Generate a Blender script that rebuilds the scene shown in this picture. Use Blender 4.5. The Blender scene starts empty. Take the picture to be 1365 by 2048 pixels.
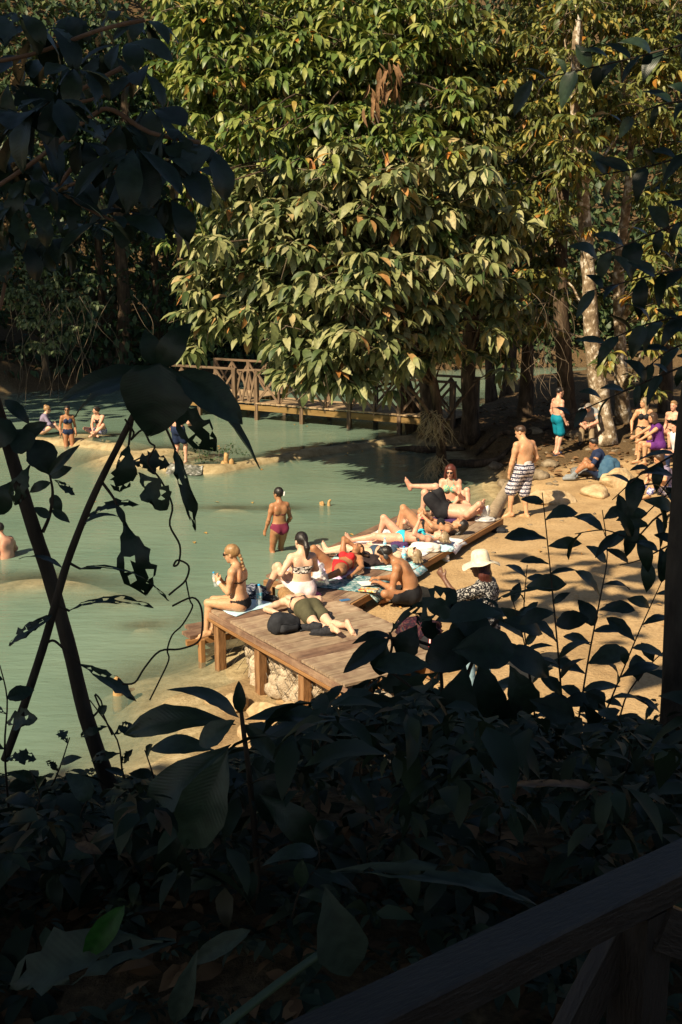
import bpy, bmesh, math, random
import numpy as np
from mathutils import Vector, Matrix, Quaternion

# ------------------------------------------------------------------ camera, sky, sun, exposure
scn = bpy.context.scene
COL = scn.collection
FOC = 2276.0                      # focal length in pixels of a 1365 x 2048 frame
TH = math.atan(500.0 / FOC)       # downward pitch
HC = 4.75                         # eye height above the sand
cam_d = bpy.data.cameras.new('camera')
cam = bpy.data.objects.new('camera', cam_d)
COL.objects.link(cam)
cam.location = (0, 0, HC)
cam.rotation_euler = (math.pi / 2 - TH, 0, 0)
cam_d.sensor_fit = 'VERTICAL'
cam_d.sensor_height = 36.0
cam_d.lens = 36.0 * FOC / 2048.0
cam_d.clip_start = 0.05
cam_d.clip_end = 2000.0
scn.camera = cam

SUN_EL = math.radians(42)
SUN_H = Vector((0.62, 0.785)).normalized()          # the way the shadows fall on the ground
world = bpy.data.worlds.new('World')
scn.world = world
world.use_nodes = True
wn = world.node_tree.nodes
wl = world.node_tree.links
bg = wn['Background']
sky = wn.new('ShaderNodeTexSky')
sky.sky_type = 'NISHITA'
sky.sun_disc = False
sky.sun_elevation = SUN_EL
sky.sun_rotation = math.atan2(-SUN_H.x, -SUN_H.y)
wl.new(sky.outputs[0], bg.inputs[0])
bg.inputs[1].default_value = 0.05
sun_d = bpy.data.lights.new('sun', 'SUN')
sun_d.energy = 5.0
sun_d.angle = math.radians(0.53)
sun_d.color = (1.0, 0.83, 0.58)
sun = bpy.data.objects.new('sun', sun_d)
COL.objects.link(sun)
sun.rotation_euler = Vector((SUN_H.x * math.cos(SUN_EL), SUN_H.y * math.cos(SUN_EL), -math.sin(SUN_EL))).to_track_quat('-Z', 'Y').to_euler()
sun.location = (-20, -25, 40)
scn.view_settings.view_transform = 'Standard'
scn.view_settings.look = 'None'
scn.view_settings.gamma = 1.0
scn.view_settings.exposure = 0.85
scn.render.engine = 'CYCLES'
scn.cycles.max_bounces = 6
scn.cycles.transparent_max_bounces = 12
scn.cycles.use_denoising = True

# ------------------------------------------------------------------ helpers
def ray(px, py):
    c, s = math.cos(TH), math.sin(TH)
    dx = (px - 682.5) / FOC
    dy = (py - 1024.0) / FOC
    return Vector((dx, c - dy * s, -s - dy * c))
def G(px, py, z=0.0):             # where the sight line meets the level z
    d = ray(px, py)
    return Vector((0, 0, HC)) + d * ((z - HC) / d.z)
def D(px, py, y):                 # the point on the sight line y metres ahead
    d = ray(px, py)
    return Vector((0, 0, HC)) + d * (y / d.y)

def tag(o, label=None, cat=None, group=None, kind=None):
    if label: o['label'] = label
    if cat: o['category'] = cat
    if group: o['group'] = group
    if kind: o['kind'] = kind
    return o
def link(name, data, parent=None, mat=None):
    o = bpy.data.objects.new(name, data)
    COL.objects.link(o)
    if parent is not None: o.parent = parent
    if mat is not None and data is not None and not data.materials: data.materials.append(mat)
    return o
def empty(name, loc=(0, 0, 0), rz=0.0):
    o = bpy.data.objects.new(name, None)
    COL.objects.link(o)
    o.empty_display_size = 0.1
    o.location = loc
    o.rotation_euler = (0, 0, rz)
    return o
def pymesh(name, v, f, smooth=False):
    me = bpy.data.meshes.new(name)
    me.from_pydata([tuple(p) for p in v], [], f)
    if smooth: me.polygons.foreach_set('use_smooth', [True] * len(me.polygons))
    me.update()
    return me
def npmesh(name, V, F, smooth=False):
    """V (n,3), F (m,3) or (m,4) integer arrays"""
    me = bpy.data.meshes.new(name)
    V = np.asarray(V, np.float32); F = np.asarray(F, np.int32)
    m, k = F.shape
    me.vertices.add(len(V)); me.vertices.foreach_set('co', V.ravel())
    me.loops.add(m * k); me.loops.foreach_set('vertex_index', F.ravel())
    me.polygons.add(m); me.polygons.foreach_set('loop_start', np.arange(0, m * k, k, dtype=np.int32))
    try: me.polygons.foreach_set('loop_total', np.full(m, k, np.int32))
    except Exception: pass
    me.polygons.foreach_set('use_smooth', np.full(m, smooth, bool))
    me.update(calc_edges=True)
    me.validate()
    return me

# value noise for shaping
_rs = np.random.RandomState(7)
_NT = _rs.rand(64, 64, 64).astype(np.float32) * 2 - 1
def noise3(P, s=1.0):
    P = np.asarray(P, np.float64) * s
    i = np.floor(P).astype(int); f = P - i; f = f * f * (3 - 2 * f)
    r = 0
    for dx in (0, 1):
        for dy in (0, 1):
            for dz in (0, 1):
                w = (f[..., 0] if dx else 1 - f[..., 0]) * (f[..., 1] if dy else 1 - f[..., 1]) * (f[..., 2] if dz else 1 - f[..., 2])
                r = r + w * _NT[(i[..., 0] + dx) & 63, (i[..., 1] + dy) & 63, (i[..., 2] + dz) & 63]
    return r
def noise2(x, y, s=1.0, z=0.0):
    x = np.asarray(x, float); y = np.asarray(y, float)
    return noise3(np.stack([x, y, np.zeros_like(x) + z / max(s, 1e-6)], -1), s)
def smooth(t):
    t = np.clip(t, 0, 1)
    return t * t * (3 - 2 * t)

# ------------------------------------------------------------------ materials
MATS = {}
def newmat(name):
    m = bpy.data.materials.new(name)
    m.use_nodes = True
    nt = m.node_tree
    return m, nt, nt.nodes, nt.links, nt.nodes['Principled BSDF']
def ramp(n, cols):
    r = n.new('ShaderNodeValToRGB')
    e = r.color_ramp.elements
    k = len(cols)
    pos = [c[3] if len(c) > 3 else i / max(1, k - 1) for i, c in enumerate(cols)]
    while len(e) < k: e.new(0.5)
    for i, c in enumerate(cols):
        e[i].position = pos[i]; e[i].color = (c[0], c[1], c[2], 1)
    return r
def mat(name, cols, scale=8.0, rough=0.7, bump=0.0, bscale=None, stretch=(1, 1, 1), spec=0.3, detail=5, objvar=0.0, coord='Object', sheen=0.0, sss=0.0, stain=None):
    if name in MATS: return MATS[name]
    m, nt, n, l, b = newmat(name)
    tc = n.new('ShaderNodeTexCoord'); mp = n.new('ShaderNodeMapping')
    mp.inputs['Scale'].default_value = stretch
    l.new(tc.outputs[coord], mp.inputs[0])
    nz = n.new('ShaderNodeTexNoise'); nz.inputs['Scale'].default_value = scale; nz.inputs['Detail'].default_value = detail
    nz.inputs['Roughness'].default_value = 0.62
    l.new(mp.outputs[0], nz.inputs['Vector'])
    cols = [tuple(c) for c in cols]
    if len(cols) == 1:
        cols = [tuple(x * 0.85 for x in cols[0][:3]), tuple(min(1, x * 1.15) for x in cols[0][:3])]
    if len(cols[0]) == 3:
        k = len(cols); cols = [c + (0.3 + 0.4 * i / (k - 1),) for i, c in enumerate(cols)]
    r = ramp(n, cols)
    l.new(nz.outputs['Fac'], r.inputs[0])
    out = r.outputs[0]
    if stain:
        ns = n.new('ShaderNodeTexNoise'); ns.inputs['Scale'].default_value = stain[3]; ns.inputs['Detail'].default_value = 6; ns.inputs['Roughness'].default_value = 0.7
        l.new(tc.outputs[coord], ns.inputs['Vector'])
        sr = ramp(n, [(0, 0, 0, 0.48), (1, 1, 1, 0.66)]); l.new(ns.outputs['Fac'], sr.inputs[0])
        sm = n.new('ShaderNodeMix'); sm.data_type = 'RGBA'; l.new(sr.outputs[0], sm.inputs[0]); l.new(out, sm.inputs[6]); sm.inputs[7].default_value = (*stain[:3], 1)
        out = sm.outputs[2]
    if objvar:
        oi = n.new('ShaderNodeObjectInfo'); hs = n.new('ShaderNodeHueSaturation')
        mr = n.new('ShaderNodeMapRange'); mr.inputs[3].default_value = 1 - objvar; mr.inputs[4].default_value = 1 + objvar
        l.new(oi.outputs['Random'], mr.inputs[0]); l.new(mr.outputs[0], hs.inputs['Value']); l.new(out, hs.inputs['Color'])
        out = hs.outputs[0]
    l.new(out, b.inputs['Base Color'])
    b.inputs['Roughness'].default_value = rough
    b.inputs['Specular IOR Level'].default_value = spec
    if sheen: b.inputs['Sheen Weight'].default_value = sheen
    if sss:
        b.inputs['Subsurface Weight'].default_value = sss; b.inputs['Subsurface Radius'].default_value = (0.02, 0.008, 0.004)
    if bump:
        n2 = n.new('ShaderNodeTexNoise'); n2.inputs['Scale'].default_value = bscale or scale * 3; n2.inputs['Detail'].default_value = 6
        l.new(mp.outputs[0], n2.inputs['Vector'])
        bp = n.new('ShaderNodeBump'); bp.inputs['Strength'].default_value = 1.0; bp.inputs['Distance'].default_value = bump
        l.new(n2.outputs['Fac'], bp.inputs['Height']); l.new(bp.outputs[0], b.inputs['Normal'])
    MATS[name] = m
    return m
def leafmat(name, cols, trans=0.25, rough=0.45, spec=0.35, dust=None, veins=False):
    """leaf colour differs from leaf to leaf: by island in a joined mesh, by object otherwise"""
    if name in MATS: return MATS[name]
    m, nt, n, l, b = newmat(name)
    g = n.new('ShaderNodeNewGeometry'); oi = n.new('ShaderNodeObjectInfo')
    ad = n.new('ShaderNodeMath'); ad.operation = 'ADD'
    l.new(g.outputs['Random Per Island'], ad.inputs[0]); l.new(oi.outputs['Random'], ad.inputs[1])
    fr = n.new('ShaderNodeMath'); fr.operation = 'FRACT'; l.new(ad.outputs[0], fr.inputs[0])
    r = ramp(n, cols); r.color_ramp.interpolation = 'LINEAR'
    l.new(fr.outputs[0], r.inputs[0])
    tc = n.new('ShaderNodeTexCoord'); nz = n.new('ShaderNodeTexNoise'); nz.inputs['Scale'].default_value = 9.0; nz.inputs['Detail'].default_value = 4
    l.new(tc.outputs['Object'], nz.inputs['Vector'])
    mr = n.new('ShaderNodeMapRange'); mr.inputs[1].default_value = 0.3; mr.inputs[2].default_value = 0.7; mr.inputs[3].default_value = 0.7; mr.inputs[4].default_value = 1.25
    l.new(nz.outputs['Fac'], mr.inputs[0])
    hs = n.new('ShaderNodeHueSaturation'); l.new(mr.outputs[0], hs.inputs['Value']); l.new(r.outputs[0], hs.inputs['Color'])
    col = hs.outputs[0]
    l.new(col, b.inputs['Base Color'])
    b.inputs['Roughness'].default_value = rough; b.inputs['Specular IOR Level'].default_value = spec
    if veins:
        sp = n.new('ShaderNodeSeparateXYZ'); l.new(tc.outputs['Object'], sp.inputs[0])
        ab = n.new('ShaderNodeMath'); ab.operation = 'ABSOLUTE'; l.new(sp.outputs[0], ab.inputs[0])
        mu = n.new('ShaderNodeMath'); mu.operation = 'MULTIPLY_ADD'; mu.inputs[1].default_value = -0.8
        l.new(ab.outputs[0], mu.inputs[0]); l.new(sp.outputs[1], mu.inputs[2])
        sn = n.new('ShaderNodeMath'); sn.operation = 'MULTIPLY'; sn.inputs[1].default_value = 150.0; l.new(mu.outputs[0], sn.inputs[0])
        si = n.new('ShaderNodeMath'); si.operation = 'SINE'; l.new(sn.outputs[0], si.inputs[0])
        bp = n.new('ShaderNodeBump'); bp.inputs['Strength'].default_value = 0.1; bp.inputs['Distance'].default_value = 0.0015
        l.new(si.outputs[0], bp.inputs['Height']); l.new(bp.outputs[0], b.inputs['Normal'])
    if trans:
        t = n.new('ShaderNodeBsdfTranslucent'); mx = n.new('ShaderNodeMixShader')
        h2 = n.new('ShaderNodeHueSaturation'); h2.inputs['Value'].default_value = 1.3; h2.inputs['Saturation'].default_value = 1.15
        l.new(col, h2.inputs['Color']); l.new(h2.outputs[0], t.inputs[0])
        mx.inputs[0].default_value = trans
        l.new(b.outputs[0], mx.inputs[1]); l.new(t.outputs[0], mx.inputs[2])
        l.new(mx.outputs[0], n['Material Output'].inputs[0])
    MATS[name] = m
    return m

# ------------------------------------------------------------------ shape builders
def box_vf(cx, cy, cz, sx, sy, sz, M=None):
    v = [Vector((cx + a * sx / 2, cy + b * sy / 2, cz + c * sz / 2)) for a in (-1, 1) for b in (-1, 1) for c in (-1, 1)]
    if M: v = [M @ p for p in v]
    f = [(0, 1, 3, 2), (4, 6, 7, 5), (0, 4, 5, 1), (2, 3, 7, 6), (0, 2, 6, 4), (1, 5, 7, 3)]
    return v, f
def board_mesh(name, L, W, T, seed=0, bev=0.006, warp=0.0):
    """a sawn board: length along X, width Y, thickness Z, centred; eased edges, a little waney and warped"""
    rg = random.Random(seed)
    n = 6
    prof = [(-W / 2, -T / 2), (W / 2, -T / 2), (W / 2, T / 2 - bev), (W / 2 - bev, T / 2), (-W / 2 + bev, T / 2), (-W / 2, T / 2 - bev)]
    v, f = [], []
    for i in range(n + 1):
        x = -L / 2 + L * i / n
        dy = rg.uniform(-1, 1) * warp; dz = rg.uniform(-1, 1) * warp * 0.5
        for (y, z) in prof: v.append((x, y + dy * (1 if abs(y) > W * 0.3 else 0), z + dz))
    k = len(prof)
    for i in range(n):
        for j in range(k):
            a = i * k + j; b2 = i * k + (j + 1) % k
            f.append((a, b2, b2 + k, a + k))
    f.append(tuple(range(k))[::-1]); f.append(tuple(n * k + j for j in range(k)))
    return pymesh(name, v, f)
def along(p, q, up=Vector((0, 0, 1))):
    """matrix whose X runs from p to q, origin in the middle"""
    x = (q - p).normalized(); y = up.cross(x)
    if y.length < 1e-4: y = Vector((0, 1, 0))
    y.normalize(); z = x.cross(y)
    M = Matrix((x, y, z)).transposed().to_4x4(); M.translation = (p + q) / 2
    return M
def bar(name, p, q, w, t, mt, parent, off=None, seed=0, warp=0.003, up=Vector((0, 0, 1))):
    p = Vector(p); q = Vector(q)
    o = link(name, board_mesh(name, (q - p).length, w, t, seed, min(w, t) * 0.08, warp), parent, mt)
    M = along(p, q, up)
    if off is not None: M.translation -= Vector(off)
    o.matrix_basis = M
    return o
def tube_vf(pts, rad, n=8, noise=0.0, seed=0, flare=None):
    pts = [Vector(p) for p in pts]
    P, R = [], []
    m = len(pts)
    for i in range(m - 1):                       # Catmull-Rom
        p0 = pts[max(i - 1, 0)]; p1 = pts[i]; p2 = pts[i + 1]; p3 = pts[min(i + 2, m - 1)]
        k = 4 if m > 2 else 2
        for j in range(k):
            t = j / k
            P.append(0.5 * ((2 * p1) + (p2 - p0) * t + (2 * p0 - 5 * p1 + 4 * p2 - p3) * t * t + (3 * p1 - p0 - 3 * p2 + p3) * t ** 3))
            R.append(rad[i] * (1 - t) + rad[i + 1] * t)
    P.append(pts[-1]); R.append(rad[-1])
    V = []
    u = None
    for i, p in enumerate(P):
        d = (P[min(i + 1, len(P) - 1)] - P[max(i - 1, 0)]).normalized()
        if u is None:
            u = d.orthogonal().normalized()
        else:
            u = (u - d * u.dot(d))
            u = u.normalized() if u.length > 1e-5 else d.orthogonal().normalized()
        w = d.cross(u)
        for j in range(n):
            a = 2 * math.pi * j / n
            V.append(p + (u * math.cos(a) + w * math.sin(a)) * R[i])
    V = np.array([tuple(v) for v in V])
    if noise:
        c = np.repeat(np.array([tuple(p) for p in P]), n, 0)
        rr = np.repeat(np.array(R), n)
        k = noise3(V * 1.0 + seed * 3.7, 1.0 / max(0.05, float(np.mean(R)) * 1.3))
        V = c + (V - c) * (1 + noise * k)[:, None]
    F = []
    for i in range(len(P) - 1):
        for j in range(n):
            a = i * n + j; b = i * n + (j + 1) % n
            F.append((a, b, b + n, a + n))
    F.append(tuple(range(n))[::-1]); F.append(tuple((len(P) - 1) * n + j for j in range(n)))
    return V, F
def tube(name, pts, rad, mt, parent=None, n=8, noise=0.0, seed=0, off=(0, 0, 0)):
    V, F = tube_vf([Vector(p) - Vector(off) for p in pts], rad, n, noise, seed)
    return link(name, pymesh(name, V, F, True), parent, mt)
def ico(sub):
    bm = bmesh.new(); bmesh.ops.create_icosphere(bm, subdivisions=sub, radius=1.0)
    V = np.array([v.co[:] for v in bm.verts]); F = np.array([[v.index for v in f.verts] for f in bm.faces]); bm.free()
    return V, F
ICO3 = ico(3); ICO4 = ico(4); ICO2 = ico(2)
def rock_mesh(name, size, seed, sub=3, rough=0.28, flat=True, facets=7):
    V, F = ico(sub)
    rg = np.random.RandomState(seed)
    V = V.copy()
    for _ in range(facets):                      # chop planar faces off
        d = rg.randn(3); d /= np.linalg.norm(d); h = rg.uniform(0.62, 0.9)
        s = V @ d; V -= np.outer(np.maximum(s - h, 0), d)
    V *= (1 + rough * 0.5 * noise3(V + seed * 1.3, 1.7) + rough * 0.22 * noise3(V + seed, 5.0))[:, None]
    V *= np.array(size)
    return npmesh(name, V, F, not flat)
def lathe_vf(prof, n=20, wob=None):
    v, f = [], []
    for i, (r, z) in enumerate(prof):
        for j in range(n):
            a = 2 * math.pi * j / n
            dz = wob(r, a) if wob else 0
            v.append((r * math.cos(a), r * math.sin(a), z + dz))
    for i in range(len(prof) - 1):
        for j in range(n):
            a = i * n + j; b = i * n + (j + 1) % n
            f.append((a, b, b + n, a + n))
    f.append(tuple(range(n))[::-1]); f.append(tuple((len(prof) - 1) * n + j for j in range(n)))
    return v, f

# leaves -----------------------------------------------------------
def leaf_vf(wr=0.38, fold=0.18, arch=0.12, shape='lance', rows=6, cols=2, ser=0.0, bite=0.0, seed=0, tipdrop=0.0, twist=0.0):
    """unit leaf: base at the origin, tip at (0,1,0), faces +Z; folded along the midrib, arched; teeth and bites optional"""
    rg = random.Random(seed)
    v, f = [], []
    nc = 2 * cols + 1
    for i in range(rows + 1):
        t = i / rows
        if shape == 'lance': w = math.sin(math.pi * t ** 0.85) ** 0.8
        elif shape == 'ovate': w = math.sin(math.pi * t ** 0.65) ** 0.75
        elif shape == 'obovate': w = math.sin(math.pi * t ** 1.35) ** 0.75
        elif shape == 'heart': w = (math.sin(math.pi * min(1, t * 0.86 + 0.14) ** 0.6)) ** 0.8 if t > 0.001 else 0.55
        else: w = math.sin(math.pi * t)
        if t in (0.0, 1.0) and shape != 'heart': w = 0.02
        if t == 1.0: w = 0.01
        w *= wr / 2
        for j in range(nc):
            s = (j - cols) / cols
            k = 1.0
            if abs(s) > 0.99: k += ser * rg.uniform(-1, 1) - (bite * rg.random() if rg.random() < bite else 0)
            x = s * w * k
            jt = 0.03 * rg.uniform(-1, 1) if bite and 0 < i < rows else 0.0
            if bite and abs(s) < 0.99: x += 0.05 * wr * rg.uniform(-1, 1)
            z = arch * 4 * t * (1 - t) - tipdrop * t * t + fold * abs(x) + 0.02 * rg.uniform(-1, 1) * (1 if 0 < i < rows else 0) * wr
            x2 = x * math.cos(twist * t); z2 = z + x * math.sin(twist * t)
            v.append((x2, t + jt + (0.02 * rg.uniform(-1, 1) * (1 if ser else 0)), z2))
    for i in range(rows):
        for j in range(nc - 1):
            if bite and 0 < i < rows and rg.random() < bite * 0.22: continue
            a = i * nc + j
            f.append((a, a + 1, a + 1 + nc, a + nc))
    return v, f
def leafobj_meshes(prefix, k, mt, **kw):
    out = []
    for i in range(k):
        rg = random.Random(i * 7 + 1)
        q = dict(kw); q['seed'] = i + 1
        q['arch'] = kw.get('arch', 0.12) * rg.uniform(0.4, 1.6); q['fold'] = kw.get('fold', 0.18) * rg.uniform(0.3, 1.8)
        q['wr'] = kw.get('wr', 0.38) * rg.uniform(0.85, 1.18); q['twist'] = rg.uniform(-0.5, 0.5)
        v, f = leaf_vf(**q)
        me = pymesh(prefix, v, f, True); me.materials.append(mt)
        out.append(me)
    return out
def leaf_joined(name, tmpl, C, X, Y, Z, L, mt, parent=None, off=(0, 0, 0), wj=None):
    """many leaves in one mesh; tmpl = list of (verts, quads)"""
    Vs, Fs = [], []
    base = 0
    N = len(C); T = len(tmpl)
    which = np.arange(N) % T
    for k in range(T):
        s = which == k
        if not s.any(): continue
        tv = np.array(tmpl[k][0]); tf = np.array(tmpl[k][1])
        lx = L[s] * (wj[s] if wj is not None else 1.0)
        P = C[s][:, None, :] + tv[None, :, 0, None] * (X[s] * lx[:, None])[:, None, :] + tv[None, :, 1, None] * (Y[s] * L[s][:, None])[:, None, :] + tv[None, :, 2, None] * (Z[s] * L[s][:, None])[:, None, :]
        n = s.sum(); m = len(tv)
        Vs.append(P.reshape(-1, 3))
        Fs.append((tf[None] + (np.arange(n) * m)[:, None, None] + base).reshape(-1, tf.shape[1]))
        base += n * m
    V = np.concatenate(Vs) - np.array(off)[None]
    me = npmesh(name, V, np.concatenate(Fs), True)
    return link(name, me, parent, mt)
def frame_from(Y, Zhint):
    Y = Y / np.linalg.norm(Y, axis=1, keepdims=True)
    X = np.cross(Y, Zhint); nx = np.linalg.norm(X, axis=1, keepdims=True); X = X / np.maximum(nx, 1e-6)
    return X, Y, np.cross(X, Y)
def leaf_mat4(c, x, y, z, L, off=(0, 0, 0), w=1.0):
    M = Matrix(((x[0] * L * w, y[0] * L, z[0] * L, c[0] - off[0]), (x[1] * L * w, y[1] * L, z[1] * L, c[1] - off[1]), (x[2] * L * w, y[2] * L, z[2] * L, c[2] - off[2]), (0, 0, 0, 1)))
    return M
def whorls(centres, axes, n, L, rg, droop=(15, 75), spread=0.06, nj=2):
    """whorls of drooping leaves round twig tips -> C, X, Y, Z, L arrays"""
    Cs, Ys, Zs, Ls = [], [], [], []
    for c, a in zip(centres, axes):
        k = n + rg.randint(-nj, nj + 1)
        az0 = rg.uniform(0, 6.28)
        for i in range(k):
            az = az0 + 6.283 * i / k + rg.uniform(-0.3, 0.3)
            dr = math.radians(rg.uniform(*droop))
            rad = np.array([math.cos(az), math.sin(az), 0.0])
            d = rad * math.cos(dr) - np.array([0, 0, 1.0]) * math.sin(dr) + 0.35 * a
            Cs.append(c + rad * spread * rg.uniform(0.3, 1)); Ys.append(d)
            Zs.append(rad * math.sin(dr) + np.array([0, 0, 1.0]) * math.cos(dr) + rg.normal(0, 0.25, 3))
            Ls.append(L * rg.uniform(0.5, 1.25))
    C = np.array(Cs); X, Y, Z = frame_from(np.array(Ys), np.array(Zs))
    return C, X, Y, Z, np.array(Ls)
# ------------------------------------------------------------------ terrain and water
POOL = np.array([(-90, 9.6), (-8, 9.9), (-2.2, 10.2), (-1.5, 11.9), (-1.55, 13.6), (-0.9, 15.2), (0.1, 16.4), (1.3, 19.2), (2.3, 22.3), (3.3, 23.6), (3.75, 26),
                 (4.0, 29.5), (3.3, 33), (2.2, 35.2), (3.6, 37.5), (5.5, 41), (6.5, 46), (10, 49), (20, 49.5), (90, 48), (90, 61), (10, 58), (0, 55), (-8, 50), (-14, 46), (-90, 44)], float)
LIPX = np.array([-90, -12, -9.6, -8.0, -6.6, -5.6, -4.6, -3.7, -3.1, -1.7, 0.26, 1.8, 3.2, 60])
LIPY = np.array([36, 35.5, 34.4, 33.9, 33.0, 31.0, 29.6, 29.3, 29.5, 31.3, 33.0, 34.6, 35.4, 36])
ZL, ZU = -0.62, -0.46
def ylip(x): return np.interp(x, LIPX, LIPY)
def pool_sd(x, y):
    d = np.full(x.shape, 1e9); ins = np.zeros(x.shape, bool)
    n = len(POOL)
    for i in range(n):
        ax, ay = POOL[i]; bx, by = POOL[(i + 1) % n]
        ex, ey = bx - ax, by - ay
        t = np.clip(((x - ax) * ex + (y - ay) * ey) / (ex * ex + ey * ey), 0, 1)
        d = np.minimum(d, np.hypot(x - ax - t * ex, y - ay - t * ey))
        c = ((ay > y) != (by > y)) & (x < (bx - ax) * (y - ay) / (by - ay + 1e-12) + ax)
        ins ^= c
    return np.where(ins, d, -d)
def zwater(x, y):
    return ZL + (ZU - ZL) * smooth((y - ylip(x) + 0.15) / 0.35)
def hgt(x, y):
    x = np.asarray(x, float); y = np.asarray(y, float)
    sd = pool_sd(x + 0.18 * noise2(x, y, 1.3), y + 0.18 * noise2(x, y, 1.3, 9))
    land = 0.05 * noise2(x, y, 0.35) + 0.02 * noise2(x, y, 1.6, 3) + 0.012 * noise2(x, y, 4.5, 7)
    land = land + 0.02 * np.clip(x - 3, 0, 8) + 0.22 * smooth((y - 24) / 8) * smooth((x - 4) / 3)
    land = land + 0.10 * smooth((y - 25) / 4) * np.abs(noise2(x, y, 1.1, 5)) * smooth((x - 3) / 2)
    hill = 2.7 * smooth((10.4 + 0.5 * noise2(x, y, 0.5, 4) - y) / 7.6)
    hill = hill * smooth((y + 60) / 20 + 1)
    land = land + hill + 0.06 * noise2(x, y, 2.0, 11) * smooth((11 - y) / 2)
    far = np.clip(y - 61, 0, 45) * 0.72 + np.clip(-x - 12, 0, 60) * 0.35 * smooth((y - 40) / 8)
    land = land + far
    # the bank is cut away in front of the stone cages
    du = (x + 1.76) * 0.545 - (y - 14.67) * 0.838; dw = (x + 1.76) * 0.838 + (y - 14.67) * 0.545
    cut = smooth((du + 1.0) / 0.8) * smooth((4.6 - du) / 1.2) * smooth((0.75 - dw) / 0.4) * smooth((dw + 2.2) / 0.9)
    land = land + (-0.70 + 0.14 * noise2(x, y, 2.2, 31) + 0.34 * smooth((du - 1.3) / 2.0) + 0.12 * smooth((dw + 0.6) / 0.6) - land) * cut
    zw = zwater(x, y)
    out = zw + 0.04 + (land - zw - 0.04) * smooth(-sd / 0.95)
    bot = -0.58 - 0.85 * smooth(sd / 3.0) + 0.07 * noise2(x, y, 0.8, 2)
    def hump(cx, cy, rx, ry, top, b):
        r2 = ((x - cx) / rx) ** 2 + ((y - cy) / ry) ** 2
        k = np.exp(-r2 * 1.2) + 0.25 * noise2(x, y, 1.6, 21) * np.exp(-r2 * 0.5)
        return b + (top - b) * np.clip(k, 0, 1)
    bot = hump(-5.3, 18.9, 2.2, 1.0, -0.655, bot)
    bot = hump(-3.4, 17.9, 0.9, 0.6, -0.68, bot)
    bot = hump(-2.9, 16.5, 0.7, 0.4, -0.68, bot)
    bot = hump(-1.9, 17.0, 0.6, 0.35, -0.69, bot)
    bot = hump(-2.6, 14.3, 0.9, 0.6, -0.72, bot)
    bot = hump(-1.9, 24.9, 2.6, 0.42, -0.67, bot)
    bot = hump(-0.3, 22.2, 1.6, 0.8, -0.85, bot)
    dl = np.abs(y - ylip(x)) * 0.85
    rim = -0.468 + 0.05 * noise2(x, y, 1.4, 13) - 0.9 * np.clip(dl - 0.25, 0, 9) ** 1.3
    rim = np.where((y < ylip(x)), rim - 0.25 * smooth(dl / 0.5), rim)
    m2 = ((x + 5.2) / 1.9) ** 2 + ((y - 31.4) / 1.7) ** 2
    mound = -0.425 - 0.35 * m2 + 0.05 * noise2(x, y, 1.7, 17) + 0.03 * noise2(x, y, 5.0, 23)
    m3 = ((x + 8.0) / 2.2) ** 2 + ((y - 34.9) / 0.8) ** 2
    mound3 = -0.475 - 0.4 * m3 + 0.03 * noise2(x, y, 2.0, 19)
    bot = np.maximum(np.maximum(bot, rim), np.maximum(mound, mound3))
    h = np.where(sd > 0, np.minimum(bot, np.maximum(zw + 0.10, bot)), out)
    return h
def gz(x, y): return float(hgt(np.array([x]), np.array([y]))[0])

def axis(segs):
    out = []
    for a, b, st in segs: out.extend(np.arange(a, b - 1e-6, st).tolist())
    out.append(segs[-1][1])
    return np.array(out)
def sheet(xs, ys, fz):
    Xg, Yg = np.meshgrid(xs, ys)
    Zg = fz(Xg, Yg)
    V = np.stack([Xg.ravel(), Yg.ravel(), Zg.ravel()], 1)
    nx, ny = len(xs), len(ys)
    i = np.arange(ny - 1)[:, None] * nx + np.arange(nx - 1)[None]
    F = np.stack([i, i + 1, i + 1 + nx, i + nx], -1).reshape(-1, 4)
    return V, F, Zg

# ground colours follow the place: ochre sand, wet mud by the water, brown litter under the trees, travertine on the pool bed
m, nt, n, l, b = newmat('ground')
tc = n.new('ShaderNodeTexCoord')
nz = n.new('ShaderNodeTexNoise'); nz.inputs['Scale'].default_value = 1.1; nz.inputs['Detail'].default_value = 8; nz.inputs['Roughness'].default_value = 0.65
nf = n.new('ShaderNodeTexNoise'); nf.inputs['Scale'].default_value = 22; nf.inputs['Detail'].default_value = 6; nf.inputs['Roughness'].default_value = 0.7
nb = n.new('ShaderNodeTexNoise'); nb.inputs['Scale'].default_value = 3.5; nb.inputs['Detail'].default_value = 9; nb.inputs['Roughness'].default_value = 0.75
for q in (nz, nf, nb): l.new(tc.outputs['Object'], q.inputs['Vector'])
sand = ramp(n, [(0.28, 0.18, 0.088, 0.25), (0.43, 0.292, 0.148, 0.48), (0.52, 0.37, 0.20, 0.75)])
l.new(nz.outputs['Fac'], sand.inputs[0])
fr = ramp(n, [(0.72, 0.68, 0.62, 0.3), (1.0, 1.0, 1.0, 0.5), (1.15, 1.12, 1.05, 0.7)]); l.new(nf.outputs['Fac'], fr.inputs[0])
mul = n.new('ShaderNodeMix'); mul.data_type = 'RGBA'; mul.blend_type = 'MULTIPLY'; mul.inputs[0].default_value = 1.0
l.new(sand.outputs[0], mul.inputs[6]); l.new(fr.outputs[0], mul.inputs[7])
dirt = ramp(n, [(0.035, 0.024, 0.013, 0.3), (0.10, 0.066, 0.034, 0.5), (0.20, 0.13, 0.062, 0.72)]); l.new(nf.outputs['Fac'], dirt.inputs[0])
bed = ramp(n, [(0.17, 0.125, 0.06, 0.3), (0.38, 0.30, 0.165, 0.52), (0.54, 0.45, 0.28, 0.75)]); l.new(nb.outputs['Fac'], bed.inputs[0])
a1 = n.new('ShaderNodeAttribute'); a1.attribute_name = 'dirt'
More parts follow.
